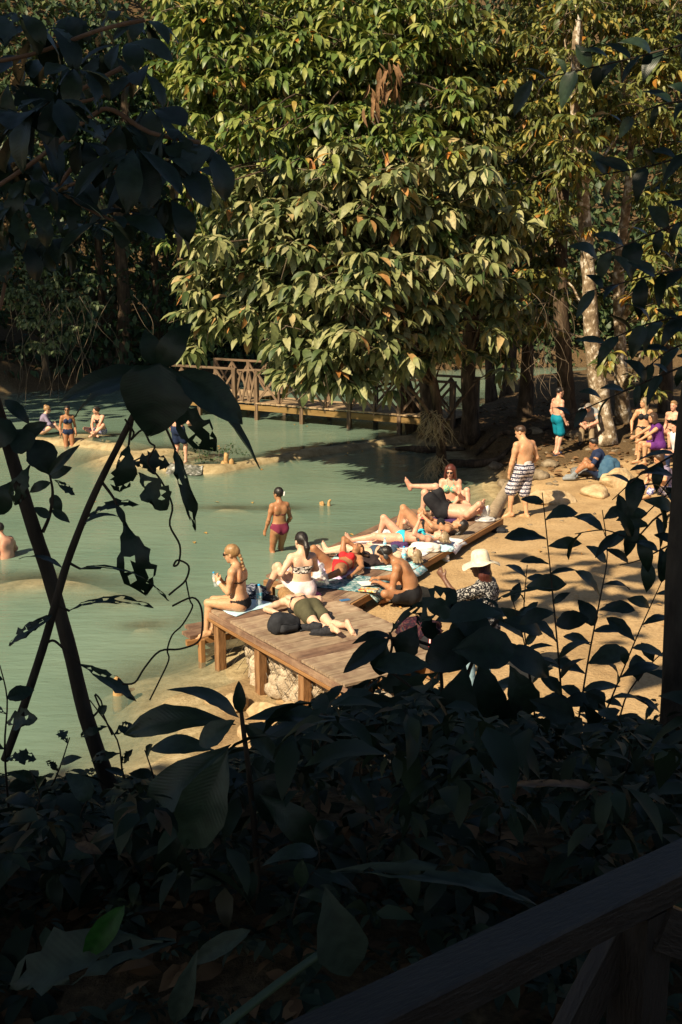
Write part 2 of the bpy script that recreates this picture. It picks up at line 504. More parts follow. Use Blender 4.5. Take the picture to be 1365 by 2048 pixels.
a2 = n.new('ShaderNodeAttribute'); a2.attribute_name = 'bed'
x1 = n.new('ShaderNodeMix'); x1.data_type = 'RGBA'; x2 = n.new('ShaderNodeMix'); x2.data_type = 'RGBA'
l.new(a1.outputs['Fac'], x1.inputs[0]); l.new(mul.outputs[2], x1.inputs[6]); l.new(dirt.outputs[0], x1.inputs[7])
l.new(a2.outputs['Fac'], x2.inputs[0]); l.new(x1.outputs[2], x2.inputs[6]); l.new(bed.outputs[0], x2.inputs[7])
l.new(x2.outputs[2], b.inputs['Base Color'])
b.inputs['Roughness'].default_value = 0.9; b.inputs['Specular IOR Level'].default_value = 0.12
bp = n.new('ShaderNodeBump'); bp.inputs['Distance'].default_value = 0.035; bp.inputs['Strength'].default_value = 0.8
vo = n.new('ShaderNodeTexVoronoi'); vo.inputs['Scale'].default_value = 3.2; vo.feature = 'SMOOTH_F1'; l.new(tc.outputs['Object'], vo.inputs['Vector'])   # trodden hollows
vm = n.new('ShaderNodeMath'); vm.operation = 'MULTIPLY_ADD'; vm.inputs[1].default_value = 0.9; l.new(vo.outputs['Distance'], vm.inputs[0]); l.new(nf.outputs['Fac'], vm.inputs[2])
l.new(vm.outputs[0], bp.inputs['Height']); l.new(bp.outputs[0], b.inputs['Normal'])
M_GROUND = m
xs = axis([(-300, -60, 30), (-60, -14, 3), (-14, 10, 0.16), (10, 18, 0.6), (18, 60, 3), (60, 300, 30)])
ys = axis([(-200, -20, 20), (-20, -2, 1.5), (-2, 9, 0.3), (9, 37, 0.16), (37, 64, 0.7), (64, 130, 4), (130, 400, 45)])
V, F, Zg = sheet(xs, ys, hgt)
me = npmesh('ground', V, F, True)
Xg, Yg = np.meshgrid(xs, ys)
sd = pool_sd(Xg, Yg)
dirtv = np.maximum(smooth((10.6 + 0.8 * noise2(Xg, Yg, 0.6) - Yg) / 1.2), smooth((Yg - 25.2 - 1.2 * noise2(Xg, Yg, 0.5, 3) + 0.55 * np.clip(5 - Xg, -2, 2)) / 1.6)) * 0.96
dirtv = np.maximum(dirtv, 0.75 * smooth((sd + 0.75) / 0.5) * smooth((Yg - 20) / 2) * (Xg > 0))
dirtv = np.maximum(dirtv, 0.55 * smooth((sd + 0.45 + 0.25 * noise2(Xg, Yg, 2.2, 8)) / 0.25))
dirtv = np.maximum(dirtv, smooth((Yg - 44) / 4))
bedv = smooth((sd + 0.15) / 0.3) * (1 - smooth((Yg - 44) / 4))
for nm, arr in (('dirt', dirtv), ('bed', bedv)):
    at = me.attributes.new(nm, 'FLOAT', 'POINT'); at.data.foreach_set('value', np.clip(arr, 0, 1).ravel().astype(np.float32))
ground = link('ground', me, None, M_GROUND); ground['kind'] = 'structure'

# water: milky green, the bed shows through where it is shallow
m, nt, n, l, b = newmat('water')
tc = n.new('ShaderNodeTexCoord'); mp = n.new('ShaderNodeMapping'); mp.inputs['Scale'].default_value = (0.7, 2.2, 1)
l.new(tc.outputs['Object'], mp.inputs[0])
w1 = n.new('ShaderNodeTexNoise'); w1.inputs['Scale'].default_value = 2.3; w1.inputs['Detail'].default_value = 5; w1.inputs['Roughness'].default_value = 0.6
l.new(mp.outputs[0], w1.inputs['Vector'])
bp = n.new('ShaderNodeBump'); bp.inputs['Strength'].default_value = 1.0; bp.inputs['Distance'].default_value = 0.022
l.new(w1.outputs['Fac'], bp.inputs['Height'])
w2 = n.new('ShaderNodeTexNoise'); w2.inputs['Scale'].default_value = 0.35; w2.inputs['Detail'].default_value = 4
l.new(tc.outputs['Object'], w2.inputs['Vector'])
wc = ramp(n, [(0.140, 0.222, 0.165, 0.3), (0.188, 0.268, 0.196, 0.7)]); l.new(w2.outputs['Fac'], wc.inputs[0])
l.new(wc.outputs[0], b.inputs['Base Color'])
b.inputs['Roughness'].default_value = 0.13; b.inputs['IOR'].default_value = 1.33; b.inputs['Specular IOR Level'].default_value = 0.35
l.new(bp.outputs[0], b.inputs['Normal'])
at = n.new('ShaderNodeAttribute'); at.attribute_name = 'depth'
ex = n.new('ShaderNodeMath'); ex.operation = 'MULTIPLY'; ex.inputs[1].default_value = -2.6; l.new(at.outputs['Fac'], ex.inputs[0])
e2 = n.new('ShaderNodeMath'); e2.operation = 'EXPONENT'; l.new(ex.outputs[0], e2.inputs[0])
e3 = n.new('ShaderNodeMath'); e3.operation = 'MULTIPLY'; e3.inputs[1].default_value = 0.86; l.new(e2.outputs[0], e3.inputs[0])
tr = n.new('ShaderNodeBsdfTransparent'); mx = n.new('ShaderNodeMixShader')
l.new(e3.outputs[0], mx.inputs[0]); l.new(b.outputs[0], mx.inputs[1]); l.new(tr.outputs[0], mx.inputs[2])
l.new(mx.outputs[0], n['Material Output'].inputs[0])
M_WATER = m
xs = axis([(-90, -16, 4), (-16, 8, 0.2), (8, 20, 1), (20, 90, 5)])
ys = axis([(9, 37.5, 0.2), (37.5, 62, 0.8)])
V, F, Zw = sheet(xs, ys, zwater)
me = npmesh('water', V, F, True)
Xg, Yg = np.meshgrid(xs, ys)
dep = np.clip(Zw - hgt(Xg, Yg), 0, 5)
at = me.attributes.new('depth', 'FLOAT', 'POINT'); at.data.foreach_set('value', dep.ravel().astype(np.float32))
water = link('water', me, None, M_WATER); water['kind'] = 'structure'

# ------------------------------------------------------------------ timber decks
M_PLANK = mat('plank', [(0.18, 0.128, 0.084), (0.32, 0.235, 0.155), (0.42, 0.325, 0.22)], 3.0, 0.75, 0.006, 14, (0.6, 7, 7), 0.25, objvar=0.16, stain=(0.17, 0.10, 0.068, 1.6))
M_EDGE = mat('fresh_timber', [(0.20, 0.095, 0.035), (0.36, 0.19, 0.075)], 3.0, 0.7, 0.004, 16, (0.6, 7, 7), 0.25, objvar=0.12)
M_POST = mat('post_timber', [(0.10, 0.05, 0.022), (0.24, 0.125, 0.055), (0.30, 0.17, 0.08)], 4.0, 0.75, 0.008, 14, (0.7, 5, 5), 0.2, objvar=0.12)
M_RUST = mat('weathered_timber', [(0.085, 0.05, 0.035), (0.17, 0.10, 0.066), (0.24, 0.155, 0.10)], 3.0, 0.75, 0.006, 14, (0.6, 6, 6), 0.25, objvar=0.14, stain=(0.30, 0.20, 0.125, 1.4))
DZ = 0.20
A0 = Vector((-1.76, 14.67, 0)); U = Vector((0.545, -0.838, 0)).normalized(); W = Vector((0.838, 0.545, 0)).normalized()
pf = empty('wooden_deck', A0); tag(pf, 'square plank deck on posts over the stone cages, woman lying face down on it', 'deck')
rg = random.Random(3)
s = 0.0; i = 0
while s < 3.25:
    w = rg.uniform(0.27, 0.36)
    L = 1.68 + rg.uniform(-0.015, 0.03)
    c = U * (s + w / 2) + W * (L / 2 - 0.02)
    o = link('plank', board_mesh('plank', L, w - 0.012, 0.035, i, 0.006, 0.003), pf, M_PLANK if i not in (1, 7) else M_RUST)
    o.matrix_basis = along(c - W * L / 2, c + W * L / 2); o.location = c + Vector((0, 0, DZ - 0.0175 + rg.uniform(-0.004, 0.004)))
    s += w; i += 1
bar('edge_board', Vector((0, 0, DZ - 0.075)) - W * 0.035, U * 3.5 + Vector((0, 0, DZ - 0.075)) - W * 0.035, 0.03, 0.075, M_RUST, pf)
bar('edge_trim', Vector((0, 0, DZ - 0.135)) - W * 0.045, U * 3.5 + Vector((0, 0, DZ - 0.135)) - W * 0.045, 0.04, 0.035, M_EDGE, pf)
bar('edge_board', Vector((0, 0, DZ - 0.09)) + W * 0.02 - U * 0.03, W * 1.66 - U * 0.03 + Vector((0, 0, DZ - 0.09)), 0.03, 0.10, M_EDGE, pf)
bar('edge_board', W * 1.69 + U * 0.02 + Vector((0, 0, DZ - 0.08)), W * 1.69 + U * 3.5 + Vector((0, 0, DZ - 0.08)), 0.03, 0.09, M_RUST, pf)
for k in (0.5, 1.15): bar('joist', W * k + Vector((0, 0, DZ - 0.10)), W * k + U * 3.4 + Vector((0, 0, DZ - 0.10)), 0.08, 0.12, M_POST, pf)
for k in (0.16, 1.28, 2.35, 3.35):
    p = U * k + W * 0.06
    z0 = gz(A0.x + p.x, A0.y + p.y) - 0.25
    bar('post', p + Vector((0, 0, min(z0, -0.5))), p + Vector((0, 0, DZ - 0.15)), 0.125, 0.11, M_POST, pf, None, int(k * 10), 0.006, up=U)
for k in (0.2, 1.4):
    p = U * k + W * 0.9
    bar('post', p + Vector((0, 0, -1.0)), p + Vector((0, 0, DZ - 0.16)), 0.12, 0.11, M_POST, pf, None, 5, 0.006, up=U)
# low landing step beside the corner
st = empty('wooden_step', A0 + Vector((-0.05, 0.28, 0))); tag(st, 'low rusty brown plank step beside the deck corner, just above the water', 'step')
for k, (a, wd) in enumerate(((0.06, 0.26), (0.34, 0.27))):
    p = Vector((-0.32, a - 0.10, -0.26)); q = p + W * 1.25
    bar('plank', p, q, wd, 0.05, M_RUST, st, None, k, 0.004)
bar('support_beam', Vector((-0.30, -0.16, -0.33)), Vector((0.8, 0.42, -0.33)), 0.07, 0.08, M_EDGE, st)
bar('post', Vector((-0.10, -0.10, -1.1)), Vector((-0.10, -0.10, -0.30)), 0.07, 0.09, M_EDGE, st, up=U)
bar('post', Vector((0.62, 0.30, -1.3)), Vector((0.62, 0.30, -0.30)), 0.07, 0.09, M_EDGE, st, up=U)
# long sunbathing deck
S0 = Vector((0.12, 14.89, 0)); SW = Vector((0.468, 0.884, 0)).normalized(); SP = Vector((-0.884, 0.468, 0)).normalized()
SLEN = 5.98; SWID = 1.78
def SD(a, p, z=DZ): return S0 + SW * a + SP * p + Vector((0, 0, z))
sdk = empty('sunbathing_deck', S0); tag(sdk, 'long low plank deck along the shore where people lie in a row', 'deck')
rg = random.Random(5)
nb = 6
for k in range(nb):
    p = SWID * (k + 0.5) / nb
    a0 = max(0.03, 0.55 * p - 0.18) if p > 0.35 else 0.02
    cut = rg.uniform(2.4, 3.8)
    for (x0, x1) in ((a0, cut), (cut + 0.008, SLEN + rg.uniform(-0.03, 0.03))):
        c0 = SW * x0 + SP * p; c1 = SW * x1 + SP * p
        o = bar('plank', c0 + Vector((0, 0, DZ - 0.02)), c1 + Vector((0, 0, DZ - 0.02)), SWID / nb - 0.01, 0.04, M_RUST if k % 3 else M_PLANK, sdk, None, k * 3 + int(x0), 0.003)
bar('edge_board', SW * 0.02 - SP * 0.02 + Vector((0, 0, DZ - 0.05)), SW * SLEN - SP * 0.02 + Vector((0, 0, DZ - 0.05)), 0.032, 0.09, M_EDGE, sdk)
bar('edge_board', SW * (SLEN + 0.03) - SP * 0.02 + Vector((0, 0, DZ - 0.075)), SW * (SLEN + 0.03) + SP * SWID + Vector((0, 0, DZ - 0.075)), 0.03, 0.11, M_EDGE, sdk)
for a in (0.6, 2.4, 4.2, 5.8):
    bar('joist', SW * a + SP * 0.05 + Vector((0, 0, DZ - 0.08)), SW * a + SP * (SWID - 0.05) + Vector((0, 0, DZ - 0.08)), 0.08, 0.08, M_POST, sdk)
    for p in (0.12, 1.62):
        q = SW * a + SP * p
        bar('post', q + Vector((0, 0, -1.4 if p > 1 else -0.15)), q + Vector((0, 0, DZ - 0.12)), 0.09, 0.09, M_POST, sdk, up=SW)

# stone cages under the deck
M_STONE = mat('gabion_stone', [(0.28, 0.21, 0.135), (0.46, 0.37, 0.26), (0.60, 0.51, 0.38)], 5.0, 0.9, 0.02, 14, spec=0.15, objvar=0.14)
M_WIRE = mat('wire', [(0.10, 0.085, 0.065)], 8, 0.6, spec=0.4)
gb = empty('stone_cage', A0 + U * 1.8 + W * 0.24); tag(gb, 'wire cage wall of pale rough stones beneath the plank deck', 'stone wall')
gmesh = [rock_mesh('stone', (1, 1, 1), 40 + k, 3, 0.3, False, 9) for k in range(5)]
for me in gmesh: me.materials.append(M_STONE)
rg = random.Random(11)
for row in range(4):
    a = 0.55 + 0.08 * (row % 2) - 1.8
    while a < 2.3:
        sz = rg.uniform(0.12, 0.20)
        o = link('stone', rg.choice(gmesh), gb)
        o.location = U * (a + sz * 0.8) + W * rg.uniform(-0.04, 0.05) + Vector((0, 0, -0.04 - 0.17 * row + rg.uniform(-0.03, 0.03)))
        o.scale = (sz * rg.uniform(0.9, 1.1), sz * rg.uniform(0.85, 1.1), sz * rg.uniform(0.75, 1.05))
        o.rotation_euler = [rg.uniform(0, 6.3) for _ in range(3)]
        a += sz * 1.55
bmw = []
V_, F_ = [], []
def addtube(pts, r):
    v, f = tube_vf(pts, [r] * len(pts), 4)
    k = len(V_)
    V_.extend([tuple(p) for p in v]); F_.extend([tuple(i + k for i in q) for q in f])
rg = random.Random(2)
for k in range(22):                       # diagonal wires
    a = -1.2 + k * 0.17
    for sgn in (-1, 1):
        addtube([U * (a + sgn * 0.2 * j + rg.uniform(-0.02, 0.02)) + W * (-0.13 + rg.uniform(-0.015, 0.015)) + Vector((0, 0, 0.06 - 0.2 * j)) for j in range(4)], 0.0035)
wire = link('wire_mesh', pymesh('wire_mesh', V_, F_), gb, M_WIRE); wire['kind'] = 'stuff'

# ------------------------------------------------------------------ footbridge
M_BR = mat('bridge_timber', [(0.07, 0.046, 0.028), (0.15, 0.10, 0.062), (0.21, 0.145, 0.092)], 2.0, 0.8, 0.006, 12, (0.6, 5, 5), 0.2, objvar=0.15)
M_BRD = mat('bridge_deck', [(0.20, 0.135, 0.075), (0.34, 0.24, 0.14), (0.42, 0.31, 0.19)], 2.0, 0.85, 0.006, 12, (0.6, 5, 5), 0.15, objvar=0.15)
M_BRB = mat('bridge_beam', [(0.16, 0.10, 0.035), (0.28, 0.18, 0.07)], 2.0, 0.85, 0.006, 12, (0.6, 5, 5), 0.15, objvar=0.1)
bz = 0.12
br = empty('footbridge', (-3.2, 40.5, -0.46)); tag(br, 'wooden footbridge with crossed railings spanning the green pool', 'bridge')
OFF = Vector((-3.2, 40.5, -0.46))
def bpt(px, py, y): return D(px, py, y)
def bspan(p, q, width, side, rails, nposts, last=True):
    """deck from p to q (near edge), width to the far side; rails = ('near','far')"""
    d = (q - p); L = d.length; d.normalize(); nrm = Vector((-d.y, d.x, 0)) * width
    k = 0; s_ = 0.0; rg = random.Random(int(p.x * 10))
    while s_ < L - 0.05:
        w = 0.21
        c0 = p + d * (s_ + w / 2) - OFF; c1 = c0 + nrm
        bar('deck_plank', c0 + Vector((0, 0, rg.uniform(-0.008, 0.008))) - nrm * 0.03, c1 + nrm * 0.02, w - 0.015, 0.045, M_BRD, br, None, k % 9, 0.002); s_ += w; k += 1
    for e in (0.04, 0.96):
        bar('beam', p + nrm * e + Vector((0, 0, -0.16)) - OFF, q + nrm * e + Vector((0, 0, -0.16)) - OFF, 0.12, 0.20, M_BRB, br)
    for side_ in rails:
        e = 0.02 if side_ == 'near' else 0.98
        base = [p + nrm * e + d * (L * i / nposts) - OFF for i in range(nposts + 1)]
        for i, c in enumerate(base):
            if i % 2 == 0:
                bar('post', c + Vector((0, 0, -1.5)), c + Vector((0, 0, 1.12)), 0.13, 0.13, M_BR, br, up=d)
            else:
                bar('baluster', c + Vector((0, 0, -0.1)), c + Vector((0, 0, 1.05)), 0.07, 0.07, M_BR, br, up=d)
        bar('top_rail', base[0] + Vector((0, 0, 1.10)) - d * 0.08, base[-1] + Vector((0, 0, 1.10)) + d * 0.08, 0.12, 0.07, M_BR, br)
        for i in range(nposts):
            a_, b_ = base[i], base[i + 1]; dn = nrm.normalized() * 0.03
            bar('cross_brace', a_ + Vector((0, 0, 0.05)) + dn, b_ + Vector((0, 0, 1.05)) + dn, 0.035, 0.075, M_BR, br)
            bar('cross_brace', a_ + Vector((0, 0, 1.05)) - dn, b_ + Vector((0, 0, 0.05)) - dn, 0.035, 0.075, M_BR, br)
K0 = G(513, 806, bz); K1 = G(905, 838, bz)
K1 = K0 + (K1 - K0)
bspan(K0, K1, 1.7, 1, ('near', 'far'), 8)
K2 = G(330, 792, bz)
bspan(K2, G(468, 803, bz), 3.0, 1, ('near', 'far'), 4)
bar('top_rail', G(470, 800, bz) + Vector((0, 0, 1.02)) - OFF, K0 + Vector((0, 0, 1.1)) - OFF, 0.10, 0.06, M_BR, br)
bar('beam', G(470, 802, bz) + Vector((0, 0, -0.18)) - OFF, K0 + Vector((0, 0, -0.18)) - OFF, 0.10, 0.16, M_BRB, br)
dd = (K0 - G(470, 802, bz))
for i_ in range(3):
    c0 = G(470, 802, bz) - OFF + dd * (i_ / 3 + 0.02); c1 = G(470, 802, bz) - OFF + dd * ((i_ + 1) / 3 - 0.02)
    bar('cross_brace', c0 + Vector((0, 0, 0.05)), c1 + Vector((0, 0, 1.0)), 0.035, 0.075, M_BR, br)
    bar('cross_brace', c0 + Vector((0, 0.04, 1.0)), c1 + Vector((0, 0.04, 0.05)), 0.035, 0.075, M_BR, br)
    kx = c0 + Vector((0.03, 0.9, -0.02))
    bar('deck_plank', c0 + Vector((0, 0.02, -0.012)), c0 + Vector((0.05, 1.7, -0.012)), 0.30, 0.045, M_BRD, br)

# ------------------------------------------------------------------ railing of the viewing path beside the camera
M_RAIL = mat('dark_rail', [(0.014, 0.0115, 0.010), (0.034, 0.027, 0.023)], 6, 0.5, 0.003, 40, (1, 4, 4), 0.4)
R0 = D(640, 2092, 1.36); R1 = D(1440, 1698, 1.90)
rail = empty('path_railing', (R0.x, R0.y, 2.7)); tag(rail, 'dark painted timber railing of the viewing path', 'railing')
ro = Vector((R0.x, R0.y, 2.7)); rd = (R1 - R0).normalized()
bar('top_rail', R0 - rd * 0.9 - ro, R1 + rd * 1.2 - ro, 0.082, 0.055, M_RAIL, rail, warp=0.0005)
Rp = D(1262, 1735, 1.80); Rp = R0 + rd * (Rp - R0).dot(rd)
for k, a in enumerate((0.0, 1.35, -1.35)):
    c = Rp + rd * a
    bar('post', Vector((c.x, c.y, 2.2)) - ro, c + Vector((0, 0, -0.035)) - ro, 0.075, 0.075, M_RAIL, rail, up=Vector((rd.x, rd.y, 0)).normalized(), warp=0.0005)
nrm = Vector((-rd.y, rd.x, 0)).normalized()
bar('brace', Rp + Vector((0, 0, -0.08)) - ro + nrm * 0.03, Rp - rd * 0.62 + Vector((0, 0, -0.80)) - ro + nrm * 0.03, 0.03, 0.08, M_RAIL, rail, warp=0.0005)
bar('brace', Rp + Vector((0, 0, -0.06)) - ro - nrm * 0.03, Rp + rd * 0.62 + Vector((0, 0, -0.45)) - ro - nrm * 0.03, 0.03, 0.08, M_RAIL, rail, warp=0.0005)
bar('lower_rail', R0 - rd * 0.9 + Vector((0, 0, -0.85)) - ro, R1 + rd * 1.2 + Vector((0, 0, -0.85)) - ro, 0.06, 0.05, M_RAIL, rail, warp=0.0005)
# ------------------------------------------------------------------ trees
LF_BIG = leafmat('leaf_big', [(0.03, 0.065, 0.014, 0.0), (0.10, 0.15, 0.032, 0.35), (0.19, 0.22, 0.05, 0.7), (0.27, 0.27, 0.075, 0.95), (0.33, 0.22, 0.05, 0.98), (0.38, 0.13, 0.02, 1.0)], 0.12, 0.45, 0.4)
LF_PALE = leafmat('leaf_pale', [(0.04, 0.07, 0.022, 0.0), (0.13, 0.155, 0.055, 0.35), (0.23, 0.235, 0.092, 0.7), (0.32, 0.305, 0.15, 0.95), (0.34, 0.21, 0.08, 0.98), (0.32, 0.13, 0.03, 1.0)], 0.10, 0.55, 0.35)
LF_YEL = leafmat('leaf_yellowish', [(0.05, 0.075, 0.02, 0.0), (0.11, 0.13, 0.035, 0.4), (0.21, 0.21, 0.055, 0.8), (0.28, 0.22, 0.05, 0.95), (0.33, 0.15, 0.025, 0.98), (0.3, 0.13, 0.02, 1.0)], 0.15, 0.45, 0.35)
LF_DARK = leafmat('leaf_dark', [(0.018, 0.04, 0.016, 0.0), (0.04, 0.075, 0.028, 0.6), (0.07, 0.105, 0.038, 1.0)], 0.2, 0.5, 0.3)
LF_BUSH = leafmat('leaf_bush', [(0.07, 0.10, 0.045, 0.0), (0.15, 0.18, 0.085, 0.7), (0.22, 0.24, 0.11, 1.0)], 0.2, 0.5, 0.3)
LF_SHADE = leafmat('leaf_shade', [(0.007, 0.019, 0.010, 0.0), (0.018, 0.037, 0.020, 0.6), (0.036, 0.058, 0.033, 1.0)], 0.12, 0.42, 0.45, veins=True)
LF_DEAD = leafmat('leaf_dead', [(0.10, 0.055, 0.025, 0.0), (0.20, 0.11, 0.05, 0.6), (0.28, 0.16, 0.075, 1.0)], 0.15, 0.7, 0.2)
M_BARK = mat('bark_brown', [(0.022, 0.016, 0.011), (0.07, 0.048, 0.031), (0.15, 0.105, 0.068)], 5, 0.9, 0.03, 12, (1.4, 1.4, 0.35), 0.15)
M_BARKL = mat('bark_pale', [(0.12, 0.085, 0.05, 0.35), (0.22, 0.16, 0.10, 0.48), (0.32, 0.25, 0.165, 0.56), (0.60, 0.53, 0.43, 0.60), (0.66, 0.60, 0.50, 0.8)], 7, 0.9, 0.02, 16, (1, 1, 0.8), 0.15)
M_BARKD = mat('bark_dark', [(0.022, 0.018, 0.013), (0.055, 0.042, 0.03), (0.09, 0.07, 0.05)], 6, 0.9, 0.02, 14, (1.4, 1.4, 0.4), 0.2)
M_TWIG = mat('twig', [(0.10, 0.075, 0.05), (0.20, 0.15, 0.10)], 9, 0.9)

T_BIG = [leaf_vf(0.33, 0.22, 0.10 + 0.05 * (k % 3), 'lance', 4, 1, 0, 0, k, 0.0, (k - 2) * 0.2) for k in range(5)]
T_SM = [leaf_vf(0.48, 0.2, 0.10, 'lance', 3, 1, 0, 0, k, 0.0, (k - 1) * 0.3) for k in range(3)]
OL_BIG = {m_.name: leafobj_meshes('leaf', 6, m_, wr=0.33, fold=0.22, arch=0.13, shape='lance', rows=6, cols=1) for m_ in (LF_BIG, LF_PALE, LF_YEL)}

def blob_points(cen, r, k, rg, squash=0.62, front=0.45):
    """twig tips over a cluster of small layered sprays: lit tops, dark hollows between"""
    out, ax = [], []
    m_ = max(4, int(10 * r))
    subs = []
    for _ in range(m_):
        d = rg.normal(0, 1, 3); d /= np.linalg.norm(d)
        subs.append((cen + d * r * rg.uniform(0.45, 0.95) * np.array([1, 0.9, 0.95]), r * rg.uniform(0.26, 0.44)))
    while len(out) < k:
        sc, sr = subs[rg.randint(m_)]
        d = rg.normal(0, 1, 3); d /= np.linalg.norm(d)
        if d[1] > 0.3 and rg.rand() < front: continue
        if d[2] < -0.25: continue
        out.append(sc + d * sr * rg.uniform(0.75, 1.1) * np.array([1.15, 1.15, squash])); ax.append(d * np.array([1, 1, 0.5]))
    return out, ax
def crown_tree(name, label, base, trunk, trad, barkm, blobs, lm, leafL, wn_, dens, seed, nobj=300, template=T_BIG, wood=True, group=None, twigs=True, droop=(15, 75), cat='tree'):
    base = Vector(base)
    root = empty(name, base); tag(root, label, cat, group)
    rg = np.random.RandomState(seed); pr = random.Random(seed)
    if trunk: tube('trunk', trunk, trad, barkm, root, 12, 0.16, seed, base)
    Cc, Aa = [], []
    for (c, r) in blobs:
        c = np.array(c)
        pts, ax = blob_points(c, r, max(4, int(dens * r * r)), rg)
        Cc += pts; Aa += ax
        if wood and trunk:                     # a limb to each clump
            tp = min(trunk, key=lambda p: (Vector(p) - Vector(c)).length + 1.5 * max(0, p[2] - c[2] + 0.5))
            tp = Vector(tp); cv = Vector(c)
            mid = tp.lerp(cv, 0.5) + Vector((0, 0, 0.15 * (cv - tp).length)) + Vector([pr.uniform(-0.3, 0.3) for _ in range(3)])
            r0 = min(0.045, 0.014 + 0.008 * (cv - tp).length) * (0.6 if r < 0.5 else 1.0)
            tube('branch', [tp, mid, cv, cv + Vector((pr.uniform(-.3, .3), -r * 0.6, r * 0.4))], [r0 * 1.6, r0, r0 * 0.55, 0.008], barkm, root, 6, 0.1, seed, base)
    C, X, Y, Z, L = whorls(Cc, Aa, wn_, leafL, rg, droop)
    if twigs:
        V_, F_ = [], []
        for q, (c, a) in enumerate(zip(Cc, Aa)):
            if q % 2: continue
            c = Vector(c) - base; e = c - Vector(a).normalized() * pr.uniform(0.4, 0.9) + Vector((0, 0, -0.15))
            v, f = tube_vf([e, c], [0.011, 0.006], 4); k = len(V_)
            V_.extend([tuple(p) for p in v]); F_.extend([tuple(i + k for i in qf) for qf in f])
        tw = link('twigs', pymesh('twigs', V_, F_, True), root, M_TWIG); tw['kind'] = 'stuff'
    # the leaves that show largest: nearest, in frame, most open to the lens
    cc = C + Y * (L * 0.5)[:, None]
    fwd = cc[:, 1] * math.cos(TH) - (cc[:, 2] - HC) * math.sin(TH); up = cc[:, 1] * math.sin(TH) + (cc[:, 2] - HC) * math.cos(TH)
    px = 682.5 + FOC * cc[:, 0] / np.maximum(fwd, 0.1); py = 1024 - FOC * up / np.maximum(fwd, 0.1)
    inside = (px > 0) & (px < 1365) & (py > 0) & (py < 2048) & (fwd > 0.2)
    vdir = cc - np.array([0, 0, HC]); vdir /= np.linalg.norm(vdir, axis=1, keepdims=True)
    score = L * np.abs((Z * vdir).sum(1)) / np.maximum(fwd, 0.1) - 0.004 * (fwd - fwd.min())
    score[~inside] = -9
    order = np.argsort(-score)
    take = order[:nobj][score[order[:nobj]] > -8] if nobj else np.array([], int)
    keep = np.ones(len(C), bool); keep[take] = False
    ms = OL_BIG.get(lm.name)
    if ms:
        for i in take:
            o = link('leaf', ms[i % len(ms)], root)
            o.matrix_basis = leaf_mat4(C[i], X[i], Y[i], Z[i], L[i], base)
    else: keep[:] = True
    fo = leaf_joined('foliage', template, C[keep], X[keep], Y[keep], Z[keep], L[keep], lm, root, base); fo['kind'] = 'stuff'
    return root
def B(*rows): return [(tuple(D(px, py, y)), r) for (px, py, y, r) in rows]

_r = random.Random(17)
def loose(n_, x0, x1, y0, y1, d0, d1): return [(_r.uniform(x0, x1), _r.uniform(y0, y1), _r.uniform(d0, d1), _r.uniform(0.22, 0.45)) for _ in range(n_)]
tA = [G(885, 948, -0.75), D(880, 860, 28.6), D(868, 770, 28.5), D(845, 690, 28.3), D(852, 600, 28.2), D(880, 480, 28.0), D(870, 380, 28.0)]
crown_tree('broadleaf_tree', 'broad tree with big pale drooping leaves leaning over the pool from its shaggy slim trunk', tA[0], tA, [0.15, 0.11, 0.12, 0.12, 0.10, 0.08, 0.05], M_BARK,
    B((880, 540, 27.0, 1.15), (765, 500, 26.5, 1.25), (655, 555, 26.2, 1.2), (560, 520, 27, 1.15), (475, 500, 28, 0.95), (440, 600, 28, 0.75), (615, 650, 26.2, 1.0), (720, 640, 25.6, 1.1), (705, 735, 26, 0.7),
      (615, 725, 26.5, 0.7), (520, 650, 28.0, 0.5), (800, 650, 26.5, 0.75), (960, 520, 27, 0.85), (820, 400, 27, 1.2), (690, 395, 27, 1.2), (560, 400, 28, 1.15), (455, 400, 29, 0.85), (930, 440, 27.5, 0.9), (650, 470, 26.3, 1.0),
      (545, 600, 27.2, 0.8), (760, 600, 26.0, 1.0), (880, 640, 27.2, 0.7), (1000, 600, 28.0, 0.7), (700, 560, 26.0, 0.9), (600, 460, 26.8, 0.9), (500, 560, 27.8, 0.8), (660, 700, 25.8, 0.7), (400, 680, 29, 0.5), (545, 715, 29, 0.45), (420, 540, 28.6, 0.7), (410, 640, 28.8, 0.6), (640, 755, 26.2, 0.6), (730, 780, 26.4, 0.5), (580, 690, 27, 0.7), (760, 710, 26, 0.7), (850, 590, 26.6, 0.8), (905, 690, 27.6, 0.4), (960, 700, 28.2, 0.4), (840, 720, 27.4, 0.4), (1030, 640, 28.5, 0.4), (800, 770, 26.8, 0.35), (1000, 460, 27.6, 0.7), *loose(16, 400, 1000, 260, 560, 25.6, 27.5), *loose(5, 570, 800, 690, 770, 25.8, 27), *loose(6, 840, 1060, 600, 760, 27, 29)), LF_PALE, 0.48, 7, 56, 21)
tB = [G(835, 862, -0.5), D(815, 790, 35.5), D(790, 700, 35), D(760, 500, 34), D(690, 300, 32.5), D(640, 120, 32)]
